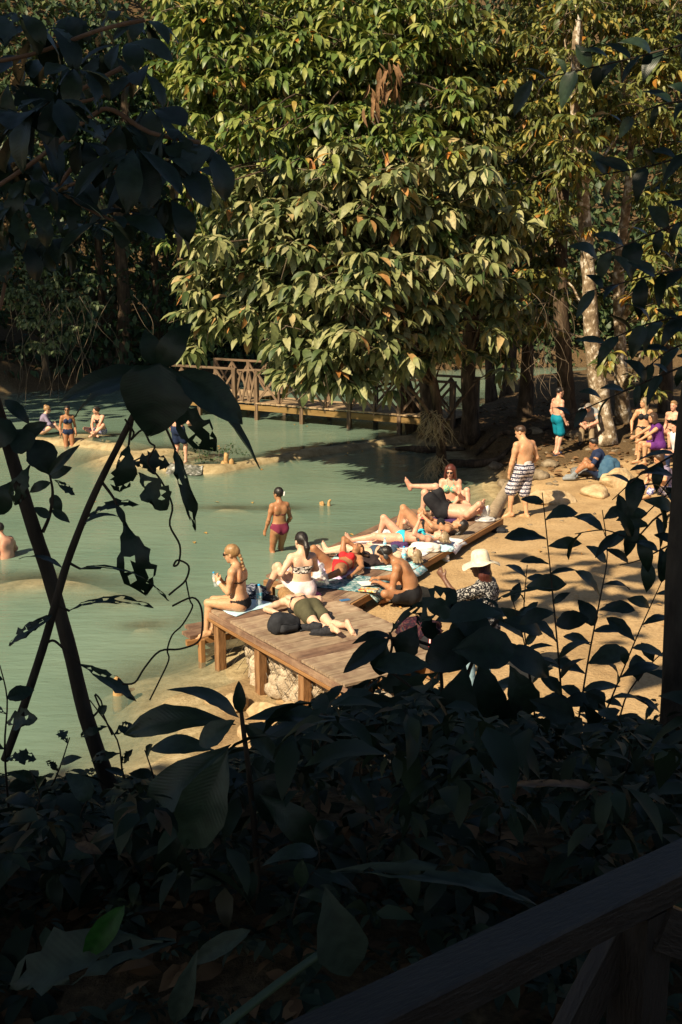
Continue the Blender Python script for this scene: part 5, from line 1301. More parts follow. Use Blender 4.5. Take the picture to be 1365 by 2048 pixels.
    for cl in clothes:
        kind, mt = cl[0], cl[1]
        if kind == 'bikini_bottom': shell('bikini_bottom', tors & thi & (aT < 0.055) & (aT > -0.16) & (np.abs(aR) < 0.025 + 1.25 * np.clip(aT + 0.105, 0, 1)), mt)
        elif kind == 'brief': shell('bikini_bottom', tors & thi & (aT < 0.10) & (aT > -0.14) & (np.abs(aR) < 0.05 + 1.3 * np.clip(aT + 0.11, 0, 1)), mt)
        elif kind == 'bikini_top':
            cup = np.zeros(len(V), bool)
            for q in (-1, 1): cup |= (np.linalg.norm(V - (Ch - T2 * 0.135 + R2 * 0.072 * q + F2 * 0.10), axis=1) < 0.078)
            band = (names == 'torso') & (np.abs(cT + 0.18) < 0.012)
            st = (np.abs(np.abs(cR) - 0.06) < 0.009) & (cF > 0.02) & (cT > -0.15) & (cT < 0.10) & ~np.char.startswith(names, 'fore') & ~np.char.startswith(names, 'hand')
            shell('bikini_top', (cup & (names == 'torso') & (cF > 0.03)) | band | (st & (names != 'head')), mt)
        elif kind == 'bandeau': shell('bikini_top', (names == 'torso') & (cT > -0.235) & (cT < -0.125 + 0.0 * cT), mt)
        elif kind == 'trunks' or kind == 'shorts':
            g = Field(); ln = cl[2] if len(cl) > 2 else 0.7; fl = cl[3] if len(cl) > 3 else 1.0
            g.cap(P + R * 0.055 + T * 0.01, P - R * 0.055 + T * 0.01, 0.137 * B_, 0.137 * B_, 0.04, F, 1.04)
            inflate(g, npel)
            for q in (-1, 1):
                hp, kn = J['hp', q], J['kn', q]; e = hp + (kn - hp) * ln
                g.cap(hp, e, 0.104 * B_, (0.094 * fl) * (0.5 + 0.5 * B_), 0.035)
            v2, f2 = g.mesh(res * 1.1)
            v2, f2 = trim(v2, f2, v2 @ T < 0.115)
            v2 = v2 + 0.006 * noise3(v2, 14)[:, None] * nv(F + R)
            link('shorts', npmesh('shorts', v2 * s, f2, True), o, mt)
            if len(cl) > 4 and cl[4]:
                g = Field(); g.cap(P + T * 0.115, P + T * 0.135, 0.147 * B_, 0.145 * B_, 0.02, F, 1.2); v2, f2 = g.mesh(res); link('waistband', npmesh('waistband', v2 * s, f2, True), o, cl[4])
        elif kind == 'trousers':
            g = Field()
            inflate(g, npel)
            for q in (-1, 1):
                g.cap(J['hp', q], J['kn', q], 0.108, 0.084, 0.03); e = J['kn', q] + (J['an', q] - J['kn', q]) * (cl[2] if len(cl) > 2 else 0.9); g.cap(J['kn', q], e, 0.078, 0.068, 0.03)
            v2, f2 = g.mesh(res * 1.1); v2, f2 = trim(v2, f2, v2 @ T < 0.13); v2 = v2 + 0.005 * noise3(v2, 11)[:, None] * nv(F + R)
            link('trousers', npmesh('trousers', v2 * s, f2, True), o, mt)
        elif kind in ('shirt', 'blouse', 'vest'):
            g = Field(); lo_ = 0.02 if kind != 'blouse' else -0.10
            inflate(g, ntor, 0.018)
            g.cap(P + T * lo_, Md, 0.165 * B_, 0.145 * B_, 0.05, F, 1.2); g.cap(Md, Ch - T2 * 0.08, 0.145 * B_, (0.155 if fem else 0.178) * B_, 0.05, F2, 1.25)
            g.cap(sh[-1] * 0.9 + Ch * 0.1, sh[1] * 0.9 + Ch * 0.1, 0.064, 0.064, 0.04)
            if fem:
                for q in (-1, 1): g.ell(Ch - T2 * 0.135 + R2 * 0.072 * q + F2 * 0.09, (R2, F2, T2), (0.068, 0.06, 0.068), 0.05)
            sl = cl[2] if len(cl) > 2 else 0.6
            if kind != 'vest':
                for q in (-1, 1):
                    g.cap(sh[q], sh[q] + (J['el', q] - sh[q]) * min(1, sl), 0.066, 0.060 + (0.015 if kind == 'blouse' else 0), 0.03)
                    if sl > 1: g.cap(J['el', q], J['el', q] + (J['wr', q] - J['el', q]) * (sl - 1), 0.066, 0.055, 0.03)
            v2, f2 = g.mesh(res * 1.1); v2, f2 = trim(v2, f2, (v2 @ T > lo_ - 0.02) | ((v2 - Ch) @ T2 > -0.3)); v2 = v2 + 0.005 * noise3(v2, 10)[:, None] * nv(F + R)
            link('shirt', npmesh('shirt', v2 * s, f2, True), o, mt)
        elif kind == 'skirt':
            g = Field(); inflate(g, npel, 0.018)
            for q in (-1, 1): g.cap(J['hp', q], J['hp', q] + (J['kn', q] - J['hp', q]) * (cl[2] if len(cl) > 2 else 0.9), 0.108, 0.092, 0.05)
            v2, f2 = g.mesh(res * 1.1); v2, f2 = trim(v2, f2, v2 @ T < 0.13); v2 = v2 + 0.012 * noise3(v2, 12)[:, None] * nv(F + R)
            link('skirt', npmesh('skirt', v2 * s, f2, True), o, mt)
        elif kind == 'boots':
            g = Field()
            for q in (-1, 1):
                an = J['an', q]; kn = J['kn', q]; fd = nv((legL, legR)[0 if q < 0 else 1][2]); sn = nv(an - kn); dn = nv(sn - fd * (sn @ fd))
                g.cap(an - sn * 0.10, an, 0.052, 0.052, 0.02); g.cap(an + dn * 0.03 - fd * 0.05, an + dn * 0.045 + fd * 0.16, 0.052, 0.046, 0.02)
            v2, f2 = g.mesh(res); link('boots', npmesh('boots', v2 * s, f2, True), o, mt)
        elif kind == 'sandals':
            g = Field()
            for q in (-1, 1):
                an = J['an', q]; kn = J['kn', q]; fd = nv((legL, legR)[0 if q < 0 else 1][2]); sn = nv(an - kn); dn = nv(sn - fd * (sn @ fd))
                g.cap(an + dn * 0.085 - fd * 0.06, an + dn * 0.09 + fd * 0.18, 0.045, 0.05, 0.02, dn, 3.0); g.cap(an + dn * 0.03 + fd * 0.09, an + dn * 0.05 + fd * 0.12, 0.045, 0.045, 0.02)
            v2, f2 = g.mesh(res); link('sandals', npmesh('sandals', v2 * s, f2, True), o, mt)
        elif kind == 'wristband':
            q = cl[2]; p_ = J['wr', q]; d_ = nv(J['wr', q] - J['el', q])
            g = Field(); g.cap(p_ - d_ * 0.03, p_ - d_ * 0.018, 0.034, 0.034, 0.01); v2, f2 = g.mesh(0.008); link('wristband', npmesh('wristband', v2 * s, f2, True), o, mt)
    # -------- hair
    hc, style = hair
    if style:
        g = Field()
        if style == 'short': g.ell(Hc + hu * 0.042 - lk * 0.022, hx, (0.085, 0.098, 0.094), 0.02); g.ell(Hc + hu * 0.105 + lk * 0.03, hx, (0.06, 0.06, 0.03), 0.03)
        else: g.ell(Hc + hu * 0.034 - lk * 0.018, hx, (0.089, 0.106, 0.104), 0.02)
        if style == 'long':
            for a_ in range(-3, 4):
                ang = a_ * 0.42; dv = hr * math.sin(ang) - lk * math.cos(ang)
                g.cap(Hc + hu * 0.04 + dv * 0.07, Hc - hu * 0.10 + dv * 0.085, 0.034, 0.034, 0.02)
                g.cap(Hc - hu * 0.10 + dv * 0.085, Hc - hu * (0.24 + 0.03 * (a_ % 2)) + dv * 0.105 , 0.032, 0.018, 0.02)
        if style == 'bob':
            for a_ in range(-4, 5):
                ang = a_ * 0.45; dv = hr * math.sin(ang) - lk * math.cos(ang)
                g.cap(Hc + hu * 0.05 + dv * 0.07, Hc - hu * 0.12 + dv * 0.095, 0.036, 0.034, 0.02)
        if style in ('pony', 'braid', 'bun'):
            g.ell(Hc - lk * 0.09 + hu * 0.02, hx, (0.05, 0.04, 0.05), 0.03)
        if style == 'bun': g.ell(Hc - lk * 0.09 + hu * 0.10, hx, (0.05, 0.05, 0.05), 0.02)
        if style == 'pony':
            p0 = Hc - lk * 0.11 + hu * 0.01; p1 = p0 - lk * 0.05 - hu * 0.10; p2 = p1 - hu * 0.14 + lk * 0.005
            g.cap(p0, p1, 0.036, 0.042, 0.02); g.cap(p1, p2, 0.042, 0.016, 0.02)
        if style == 'braid':
            p0 = Hc - lk * 0.105 + hu * 0.0
            for i in range(6):
                g.ell(p0 - hu * 0.05 * i - lk * 0.012 * min(i, 2), np.eye(3), (0.030 - 0.002 * i,) * 3, 0.008)
        if style == 'spread':
            for a_ in range(-3, 4):
                dv = hr * math.sin(a_ * 0.4) * 1.0 + hu * math.cos(a_ * 0.4) * 0.7 - lk * 0.6
                g.cap(Hc + hu * 0.03 - lk * 0.05, Hc + nv(dv) * 0.19, 0.05, 0.022, 0.03)
        fx = 0.05 if style != 'short' else 0.035
        g.ell(Hc - hu * 0.055 + lk * (fx + 0.055), hx, (0.074, 0.095, 0.115), 0.0, True)
        v2, f2 = g.mesh(res)
        v2 = v2 + 0.004 * noise3(v2, 40)[:, None] * hu
        ho = link('hair', npmesh('hair', v2 * s, f2, True), o, M_HAIR[hc])
    # -------- face
    if glasses:
        g = Field()
        for q in (-1, 1):
            g.ell(Hc + lk * 0.097 + hr * 0.033 * q + hu * 0.008, hx, (0.030, 0.012, 0.023), 0.006); g.cap(Hc + lk * 0.09 + hr * 0.06 * q + hu * 0.012, Hc - lk * 0.01 + hr * 0.082 * q + hu * 0.01, 0.006, 0.005, 0.004)
        g.cap(Hc + lk * 0.103 - hr * 0.015 + hu * 0.012, Hc + lk * 0.103 + hr * 0.015 + hu * 0.012, 0.006, 0.006, 0.004)
        v2, f2 = g.mesh(0.006); link('sunglasses', npmesh('sunglasses', v2 * s, f2, True), o, M_LENS)
    else:
        for q in (-1, 1):
            v2, f2 = Field().ell(Hc + lk * 0.087 + hr * 0.031 * q + hu * 0.004, hx, (0.015, 0.008, 0.008), 0.005).mesh(0.005); link('eye', npmesh('eye', v2 * s, f2, True), o, M_EYE)
    v2, f2 = Field().ell(Hc + lk * 0.096 - hu * 0.058, hx, (0.024, 0.008, 0.008), 0.005).mesh(0.005); link('mouth', npmesh('mouth', v2 * s, f2, True), o, M_LIP)
    info = dict(o=o, J=J, Hc=Hc, hx=hx, Ch=Ch, s=s, sh=sh, R=R, F=F, T=T)
    return info
def wpt(info, p): return info['o'].matrix_basis @ Vector(np.array(p) * info['s'])
# ------------------------------------------------------------------ the people
R_ = math.radians
C_BLACK = cloth('black', (0.012, 0.012, 0.014), (0.022, 0.022, 0.025))
C_NAVY = cloth('navy', (0.012, 0.020, 0.050), (0.022, 0.035, 0.080))
C_DENIM = cloth('slate_blue', (0.035, 0.06, 0.10), (0.055, 0.09, 0.14))
C_RED = cloth('red', (0.50, 0.02, 0.025), (0.62, 0.03, 0.035))
C_CYAN = cloth('cyan', (0.03, 0.50, 0.60), (0.05, 0.62, 0.72))
C_MAROON = cloth('maroon', (0.14, 0.02, 0.045), (0.20, 0.03, 0.065))
C_KHAKI = cloth('olive', (0.055, 0.052, 0.03), (0.095, 0.09, 0.052))
C_TEAL = cloth('teal', (0.0, 0.15, 0.22), (0.01, 0.22, 0.30))
C_TPAT = cloth('teal_print', (0.02, 0.20, 0.22, 0.38), (0.05, 0.42, 0.40, 0.47), (0.55, 0.55, 0.20, 0.53), (0.03, 0.12, 0.18, 0.62), scale=38)
C_GREY = cloth('grey_marl', (0.17, 0.19, 0.20), (0.25, 0.27, 0.28))
C_BEIGE = cloth('beige_trouser', (0.28, 0.21, 0.13), (0.38, 0.29, 0.18))
C_PURPLE = cloth('purple', (0.09, 0.02, 0.14), (0.14, 0.035, 0.20))
C_LILAC = cloth('lilac_grey', (0.16, 0.13, 0.20), (0.28, 0.24, 0.33))
C_WHITE = cloth('white', (0.66, 0.64, 0.62), (0.78, 0.77, 0.75))
C_PRINT = cloth('black_white_print', (0.015, 0.015, 0.018, 0.46), (0.04, 0.04, 0.045, 0.53), (0.42, 0.40, 0.37, 0.58), (0.5, 0.48, 0.45, 0.64), scale=48, detail=2)
C_ZEBRA = cloth('zebra', (0.02, 0.02, 0.02, 0.46), (0.75, 0.70, 0.64, 0.52), scale=26, stretch=(1, 1, 2.2), detail=1)
C_BLUEPAT = cloth('blue_white_print', (0.06, 0.07, 0.32, 0.42), (0.10, 0.11, 0.42, 0.48), (0.60, 0.60, 0.66, 0.54), scale=26, detail=2)
C_JEAN = cloth('jeans', (0.16, 0.28, 0.36), (0.30, 0.44, 0.52), scale=14)
C_TOWELPINK = cloth('towel_white_pink', (0.80, 0.74, 0.72, 0.3), (0.80, 0.66, 0.66, 0.6), (0.78, 0.42, 0.48, 0.8), scale=4)
# striped board shorts: navy bands on floral white
m, nt, n, l, b = newmat('striped_shorts')
tc = n.new('ShaderNodeTexCoord'); sp = n.new('ShaderNodeSeparateXYZ'); l.new(tc.outputs['Object'], sp.inputs[0])
nzz = n.new('ShaderNodeTexNoise'); nzz.inputs['Scale'].default_value = 6; l.new(tc.outputs['Object'], nzz.inputs['Vector'])
ma = n.new('ShaderNodeMath'); ma.operation = 'MULTIPLY_ADD'; ma.inputs[1].default_value = 0.03; l.new(nzz.outputs['Fac'], ma.inputs[0]); l.new(sp.outputs[2], ma.inputs[2])
mu = n.new('ShaderNodeMath'); mu.operation = 'MULTIPLY'; mu.inputs[1].default_value = 80.0; l.new(ma.outputs[0], mu.inputs[0])
sn = n.new('ShaderNodeMath'); sn.operation = 'SINE'; l.new(mu.outputs[0], sn.inputs[0])
nz2 = n.new('ShaderNodeTexNoise'); nz2.inputs['Scale'].default_value = 45; nz2.inputs['Detail'].default_value = 2; l.new(tc.outputs['Object'], nz2.inputs['Vector'])
fl = ramp(n, [(0.10, 0.10, 0.16, 0.42), (0.62, 0.58, 0.64, 0.5), (0.72, 0.70, 0.72, 0.6)]); l.new(nz2.outputs['Fac'], fl.inputs[0])
mx = n.new('ShaderNodeMix'); mx.data_type = 'RGBA'; gt = n.new('ShaderNodeMath'); gt.operation = 'GREATER_THAN'; gt.inputs[1].default_value = 0.45; l.new(sn.outputs[0], gt.inputs[0])
l.new(gt.outputs[0], mx.inputs[0]); l.new(fl.outputs[0], mx.inputs[6]); mx.inputs[7].default_value = (0.012, 0.018, 0.05, 1)
l.new(mx.outputs[2], b.inputs['Base Color']); b.inputs['Roughness'].default_value = 0.85
C_STRIPE = m
UPZ = (0, 0, 1)

p1 = person('blonde woman in black string bikini sitting on the deck corner with legs dangling', (-1.36, 14.60, DZ + 0.125), R_(72), 0.96, 'f', 'gold', T=(0, 0.02, 1), T2=(0, 0.12, 1),
    legL=((-0.09, 0.47, -0.46), (0, 1, 0.4), (-0.1, 1, -0.35)), legR=((0.10, 0.45, -0.47), (0, 1, 0.4), (0.1, 1, -0.3)), armL=((-0.09, 0.27, 0.27), (-0.4, -0.3, -1), (0.3, 0.5, 0.7), (1, 0, 0)), armR=((0.08, 0.28, 0.22), (0.4, -0.3, -1), (-0.2, 0.5, 0.7), (-1, 0, 0)),
    look=(-0.1, 1, -0.22), hair=('blonde', 'braid'), clothes=(('bikini_bottom', C_BLACK), ('bikini_top', C_BLACK), ('wristband', C_WHITE, -1)), glasses=True, res=0.009)
p2 = person('dark ponytailed woman in zebra bandeau sitting with her back turned on the deck', (-0.54, 15.16, DZ + 0.14), R_(18), 0.97, 'f', 'pale', T=(0, 0.02, 1), T2=(0.02, 0.06, 1),
    legL=((-0.46, 0.26, -0.07), (-0.35, 0.3, 1), (-1, 0.2, -0.1)), legR=((-0.14, 0.46, -0.07), (-0.1, 0.3, 1), (-0.5, 0.8, 0)), armL=((-0.30, 0.16, 0.24), (-0.6, -0.8, -0.6), (-0.5, 0.6, 0.3)), armR=((0.10, 0.34, 0.18), (0.8, -0.4, -0.3)),
    look=(-0.35, 1, -0.1), hair=('black', 'pony'), clothes=(('bandeau', C_ZEBRA), ('skirt', C_TOWELPINK, 0.62)), res=0.009)
p3 = person('woman in olive shorts lying face down on the deck boards', (-0.43, 14.26, DZ + 0.12), R_(30), 0.95, 'f', 'pale', T=(0, 1, 0.0), F=(0, 0, -1),
    legL=((-0.10, -0.86, -0.04), (0, 0, -1), (0, -1, -0.25), (0, -0.2, 1)), legR=((0.13, -0.85, -0.02), (0, 0, -1), (0.1, -0.6, -0.8), (0, -1, 0.3)), armL=((-0.30, 0.22, -0.09), (-1, 0.5, 0), (0.2, -1, 0), (0, 0, -1)), armR=((0.32, 0.26, -0.09), (1, 0.5, 0), (-0.1, -1, 0), (0, 0, -1)),
    look=(0.1, 0.25, -1), hup=(0, 1, 0.2), neckdir=(0, 1, 0.05), hair=('blonde', 'long'), clothes=(('shorts', C_KHAKI, 0.42, 1.15), ('bikini_top', C_BLACK), ('wristband', C_BLACK, -1)), res=0.009)
p4 = person('woman in maroon bikini with a white hair clip standing in the water', (-1.16, 20.87, -0.14), R_(28), 0.95, 'f', 'brown', T=(0, 0, 1), T2=(0, -0.03, 1), build=1.04,
    legL=((-0.13, 0.04, -0.86), (0, 1, 0), (-0.2, 1, 0)), legR=((0.10, 0.12, -0.85), (0, 1, 0), (0.2, 1, 0)), armL=((-0.25, 0.12, -0.05), (-0.3, -1, 0)), armR=((0.22, 0.16, 0.0), (0.4, -1, 0)), look=(-0.45, 1, -0.1), hair=('black', 'bun0'), clothes=(('brief', C_MAROON), ('bikini_top', C_MAROON)), res=0.0105)
g = Field(); hx = p4['hx']; g.cap(p4['Hc'] - hx[1] * 0.125 + hx[0] * 0.03 - hx[2] * 0.03, p4['Hc'] - hx[1] * 0.125 + hx[0] * 0.045 + hx[2] * 0.03, 0.013, 0.017, 0.01)
v2, f2 = g.mesh(0.007); link('hair_clip', npmesh('hair_clip', v2 * 0.95, f2, True), p4['o'], C_WHITE)
p5 = person('woman in red bikini lying back with an arm over her face and one knee up', (-0.06, 16.32, DZ + 0.125), R_(150), 0.95, 'f', 'brown', T=(0, -1, 0.0), T2=(0, -1, 0.22), F=(0, 0, 1),
    legR=((0.26, 0.32, -0.09), (0.3, 0.3, 1), (0.3, 1, -0.1)), legL=((0.02, 0.62, -0.09), (-0.8, 0.3, 0.35), (0.3, 1, 0.1)), armL=((-0.30, 0.02, -0.07), (-1, -0.3, 0.1), (0, 1, 0), (0, 0, -1)), armR=((0.02, -0.66, 0.17), (0.5, 0.0, 1), (-1, 0, -0.2)),
    look=(-0.1, 0.25, 1), hup=(0, -1, 0.2), neckdir=(0, -1, 0.35), hair=('brown', 'spread'), clothes=(('bikini_bottom', C_RED), ('bikini_top', C_RED)), res=0.0095)
p6 = person('blonde woman in slate blue bikini and sunglasses lying flat behind the seated man', (0.52, 17.20, DZ + 0.125), R_(72), 0.93, 'f', 'pale', T=(0, -1, 0), F=(0, 0, 1),
    legL=((-0.10, 0.86, -0.05), (0, 0, 1), (-0.2, 0.3, 1)), legR=((0.10, 0.86, -0.05), (0, 0, 1), (0.2, 0.3, 1)), armL=((-0.26, 0.0, -0.06), (-1, 0, 0)), armR=((0.20, 0.10, 0.06), (1, -0.3, 0)),
    look=(0.0, 0.0, 1), hup=(0, -1, 0.1), neckdir=(0, -1, 0.12), hair=('ash', 'spread'), clothes=(('bikini_bottom', C_DENIM), ('bikini_top', C_DENIM)), glasses=True, res=0.0095)
p7 = person('woman in bright cyan bikini lying flat with one knee raised', (1.00, 18.19, DZ + 0.125), R_(84), 0.95, 'f', 'pink', T=(0, -1, 0), F=(0, 0, 1),
    legL=((-0.09, 0.87, -0.05), (0, 0, 1), (-0.2, 0.25, 1)), legR=((0.10, 0.42, -0.09), (0.05, 0.2, 1), (0.1, 1, -0.1)), armL=((-0.12, -0.30, 0.33), (-0.6, 0.3, -1), (0.2, 0.1, 1)), armR=((0.16, -0.10, 0.20), (1, 0, -0.4)),
    look=(0.3, 0.1, 1), hup=(0, -1, 0.1), neckdir=(0, -1, 0.15), hair=('ash', 'spread'), clothes=(('bikini_bottom', C_CYAN), ('bikini_top', C_CYAN)), glasses=True, res=0.0095)
p8 = person('dark haired woman in black bikini lying with both knees up', (1.38, 18.98, DZ + 0.125), R_(84), 0.98, 'f', 'tan', T=(0, -1, 0), F=(0, 0, 1),
    legL=((-0.08, 0.36, -0.09), (0, 0.2, 1), (0, 1, -0.1)), legR=((0.09, 0.44, -0.09), (0, 0.2, 1), (0, 1, -0.1)), armL=((-0.10, -0.02, 0.22), (-1, 0.2, -0.6), (0.3, 0.7, 0.6)), armR=((0.08, -0.06, 0.22), (1, 0.2, -0.6), (-0.2, 0.8, 0.5)),
    look=(0.2, 0.25, 1), hup=(0, -1, 0.2), neckdir=(0, -1, 0.2), hair=('black', 'pony'), clothes=(('bikini_bottom', C_BLACK), ('bikini_top', C_BLACK)), res=0.0095)
p9 = person('white haired man in black swim trunks lying with one leg crossed in the air', (1.86, 20.20, DZ + 0.135), R_(74), 1.04, 'm', 'pink', T=(0, -1, 0), F=(0, 0, 1), build=1.14,
    legL=((-0.10, 0.36, -0.09), (-0.05, 0.2, 1), (0, 1, -0.1)), legR=((-0.06, 0.56, 0.42), (0.1, -0.7, 1), (-0.1, 0.35, 1), (0, 1, -0.2)), armL=((0.02, -0.68, 0.16), (-1, -0.1, 0.35), (1, 0.1, 0.1)), armR=((0.16, -0.24, 0.30), (1, 0.2, -0.4), (-0.2, 0.6, 0.6)),
    look=(-0.1, 0.1, 1), hup=(0, -1, 0.1), neckdir=(0, -1, 0.2), hair=('white', 'short'), clothes=(('trunks', C_BLACK, 0.72, 1.18),), res=0.0095)
p10 = person('red haired woman in teal print bikini and sunglasses sitting behind the white haired man', (2.03, 20.72, DZ + 0.14), R_(172), 0.97, 'f', 'pink', T=(0, 0.05, 1), T2=(0, 0.12, 1),
    legL=((-0.35, 0.32, -0.06), (-0.6, 0.5, 0.5), (0.6, 0.8, 0)), legR=((0.30, 0.30, -0.06), (0.6, 0.5, 0.5), (-0.6, 0.8, 0)), armL=((-0.05, 0.26, 0.02), (-1, -0.4, -0.2)), armR=((0.10, 0.26, 0.02), (1, -0.4, -0.2)),
    look=(0.15, 1, -0.25), hair=('red', 'bob'), clothes=(('bikini_top', C_TPAT), ('brief', C_TPAT)), glasses=True, res=0.0095)
p11 = person('shirtless man in headphones sitting cross legged on the sand, drawing at the deck edge', (1.00, 15.58, 0.135), R_(78), 1.0, 'm', 'brown', T=(0, 0.18, 1), T2=(0, 0.72, 1),
    legL=((0.02, 0.24, -0.09), (-0.42, 1, 0.16), (0.5, 0.8, 0)), legR=((-0.02, 0.34, -0.07), (0.5, 1, 0.16), (-0.6, 0.6, 0)), armL=((-0.10, 0.44, 0.17), (-0.6, -0.5, -0.8), (0.3, 1, 0.0), (0, 0, -1)), armR=((0.08, 0.48, 0.18), (0.7, -0.4, -0.6), (-0.2, 1, 0), (0, 0, -1)),
    look=(-0.12, 1, -0.75), neckdir=(0, 0.9, 0.7), hair=('black', 'short'), clothes=(('trunks', C_BLACK, 0.55, 1.2),), res=0.009)
g = Field(); hx = p11['hx']; Hc = p11['Hc']
for q in (-1, 1): g.ell(Hc + hx[0] * 0.10 * q - hx[2] * 0.01, hx, (0.022, 0.036, 0.044), 0.01)
pts = [Hc + hx[0] * 0.105 * math.cos(a) + hx[2] * (0.01 + 0.135 * math.sin(a)) for a in np.linspace(0, math.pi, 8)]
for a_, b_ in zip(pts[:-1], pts[1:]): g.cap(a_, b_, 0.011, 0.011, 0.005)
v2, f2 = g.mesh(0.008); link('headphones', npmesh('headphones', v2, f2, True), p11['o'], mat('headphone_plastic', [(0.02, 0.022, 0.025), (0.045, 0.05, 0.055)], 9, 0.35))
p12 = person('woman in a cream sun hat and black and white print blouse raising one hand', (1.56, 11.80, 0.905), R_(62), 0.96, 'f', 'dark', T=(0, 0, 1), T2=(0, 0.06, 1),
    legL=((-0.12, 0.10, -0.85), (0, 1, 0), (-0.1, 1, 0)), legR=((0.12, -0.04, -0.86), (0, 1, 0), (0.1, 1, 0)), armL=((-0.16, 0.44, 0.52), (-0.4, 0.1, -1), (0.1, 0.6, 0.7), (1, 0, 0)), armR=((0.14, 0.30, 0.22), (1, -0.2, -0.6)),
    look=(-0.15, 1, -0.15), hair=('red', 'long'), clothes=(('blouse', C_PRINT, 0.92), ('trousers', C_JEAN, 0.95)), res=0.010)
def hat(info, mt):
    prof = [(0.012, 0.128), (0.055, 0.126), (0.082, 0.112), (0.096, 0.075), (0.103, 0.02), (0.106, 0.0), (0.15, -0.014), (0.205, -0.03), (0.206, -0.036), (0.15, -0.02), (0.102, -0.008), (0.09, 0.06), (0.07, 0.10), (0.01, 0.115)]
    v, f = lathe_vf(prof, 36, lambda r, a: (0.028 * math.sin(2 * a + 0.6) + 0.012 * math.sin(5 * a)) * max(0, (r - 0.10) / 0.1))
    o = link('sun_hat', pymesh('sun_hat', v, f, True), info['o'], mt)
    hx = info['hx']; c = (info['Hc'] + hx[2] * 0.055 - hx[1] * 0.01) * info['s']
    M = Matrix((Vector(hx[0]), Vector(hx[1]), Vector(hx[2]))).transposed().to_4x4(); M.translation = Vector(c)
    o.matrix_basis = M
hat(p12, mat('straw_hat', [(0.58, 0.50, 0.37, 0.4), (0.70, 0.63, 0.50, 0.6)], 25, 0.9, 0.003, 60))
p13 = person('bare backed man in navy striped board shorts walking barefoot on the sand', (3.44, 21.05, 0.955), R_(32), 1.02, 'm', 'gold', T=(0, 0.0, 1), T2=(0, 0.07, 1), build=1.04,
    legL=((-0.20, 0.12, -0.83), (0, 1, 0.1), (-0.9, 0.9, -0.25)), legR=((0.07, -0.03, -0.86), (0, 1, 0), (-0.2, 1, 0)), armL=((-0.27, 0.10, -0.07), (-0.5, -1, 0), (0.1, 0.25, -1)), armR=((0.25, 0.16, 0.02), (0.4, -1, 0)),
    look=(-0.55, 0.8, -0.5), neckdir=(-0.05, 0.4, 0.9), hair=('brown', 'short'), clothes=(('trunks', C_STRIPE, 0.98, 1.25, C_WHITE),), res=0.0105)
p14 = person('boy in teal shorts and slippers standing in the shade of the trunks', (5.33, 27.87, gz(5.33, 27.87) + 0.90), R_(-68), 0.95, 'm', 'pink', build=0.9,
    legL=((-0.10, 0.05, -0.86), (0, 1, 0), (-0.1, 1, 0)), legR=((0.10, -0.03, -0.86), (0, 1, 0), (0.1, 1, 0)), armL=((-0.22, 0.06, -0.05), (-0.3, -1, 0)), armR=((0.22, 0.1, -0.04), (0.3, -1, 0)), look=(0.1, 1, -0.1),
    hair=('black', 'short'), clothes=(('trunks', C_TEAL, 0.75, 1.3), ('sandals', C_NAVY)), res=0.013)
p15 = person('grey haired man in grey shirt and beige trousers bending forward beside the white trunk', (6.35, 28.9, gz(6.35, 28.9) + 0.52), R_(160), 1.0, 'm', 'pink', T=(0, 0.45, 1), T2=(0, 1, 0.7),
    legL=((-0.14, 0.42, -0.44), (0, 1, 0.6), (-0.1, 1, 0)), legR=((0.14, 0.40, -0.44), (0, 1, 0.6), (0.1, 1, 0)), armL=((-0.08, 0.55, 0.0), (-1, 0, -0.3)), armR=((0.08, 0.55, -0.02), (1, 0, -0.3)), look=(0.5, 0.8, -0.6),
    hair=('grey', 'short'), clothes=(('shirt', C_GREY, 0.7), ('trousers', C_BEIGE), ('boots', C_BLACK)), res=0.013)
p16 = person('man in navy shirt and grey boots sitting on the sand with his knees up', (5.72, 24.72, gz(5.72, 24.72) + 0.14), R_(82), 1.0, 'm', 'brown', T=(0, 0.05, 1), T2=(0, 0.25, 1),
    legL=((-0.12, 0.62, -0.06), (-0.1, 0.3, 1), (-0.1, 1, 0)), legR=((0.12, 0.56, -0.06), (0.1, 0.3, 1), (0.1, 1, 0)), armL=((-0.10, 0.36, 0.16), (-1, -0.3, -0.3)), armR=((0.10, 0.36, 0.18), (1, -0.3, -0.3)), look=(0, 1, -0.3),
    hair=('black', 'short'), clothes=(('shirt', C_NAVY, 0.75), ('trunks', C_NAVY, 0.7, 1.2), ('boots', C_GREY)), res=0.0125)
p17 = person('long haired woman in dark bikini perched on the bank looking left', (7.25, 27.1, gz(7.25, 27.1) + 0.64), R_(168), 0.96, 'f', 'gold', T=(0, -0.05, 1),
    legL=((-0.16, 0.30, -0.52), (-0.1, 1, 0.5), (-0.1, 1, 0)), legR=((0.14, 0.34, -0.50), (0.1, 1, 0.5), (0.1, 1, 0)), armL=((-0.30, 0.06, -0.04), (-0.6, -1, 0)), armR=((0.28, 0.10, 0.0), (0.6, -1, 0)), look=(0.9, 0.5, 0.0),
    hair=('ash', 'long'), clothes=(('brief', C_BLACK), ('bikini_top', C_BLACK)), res=0.0125)
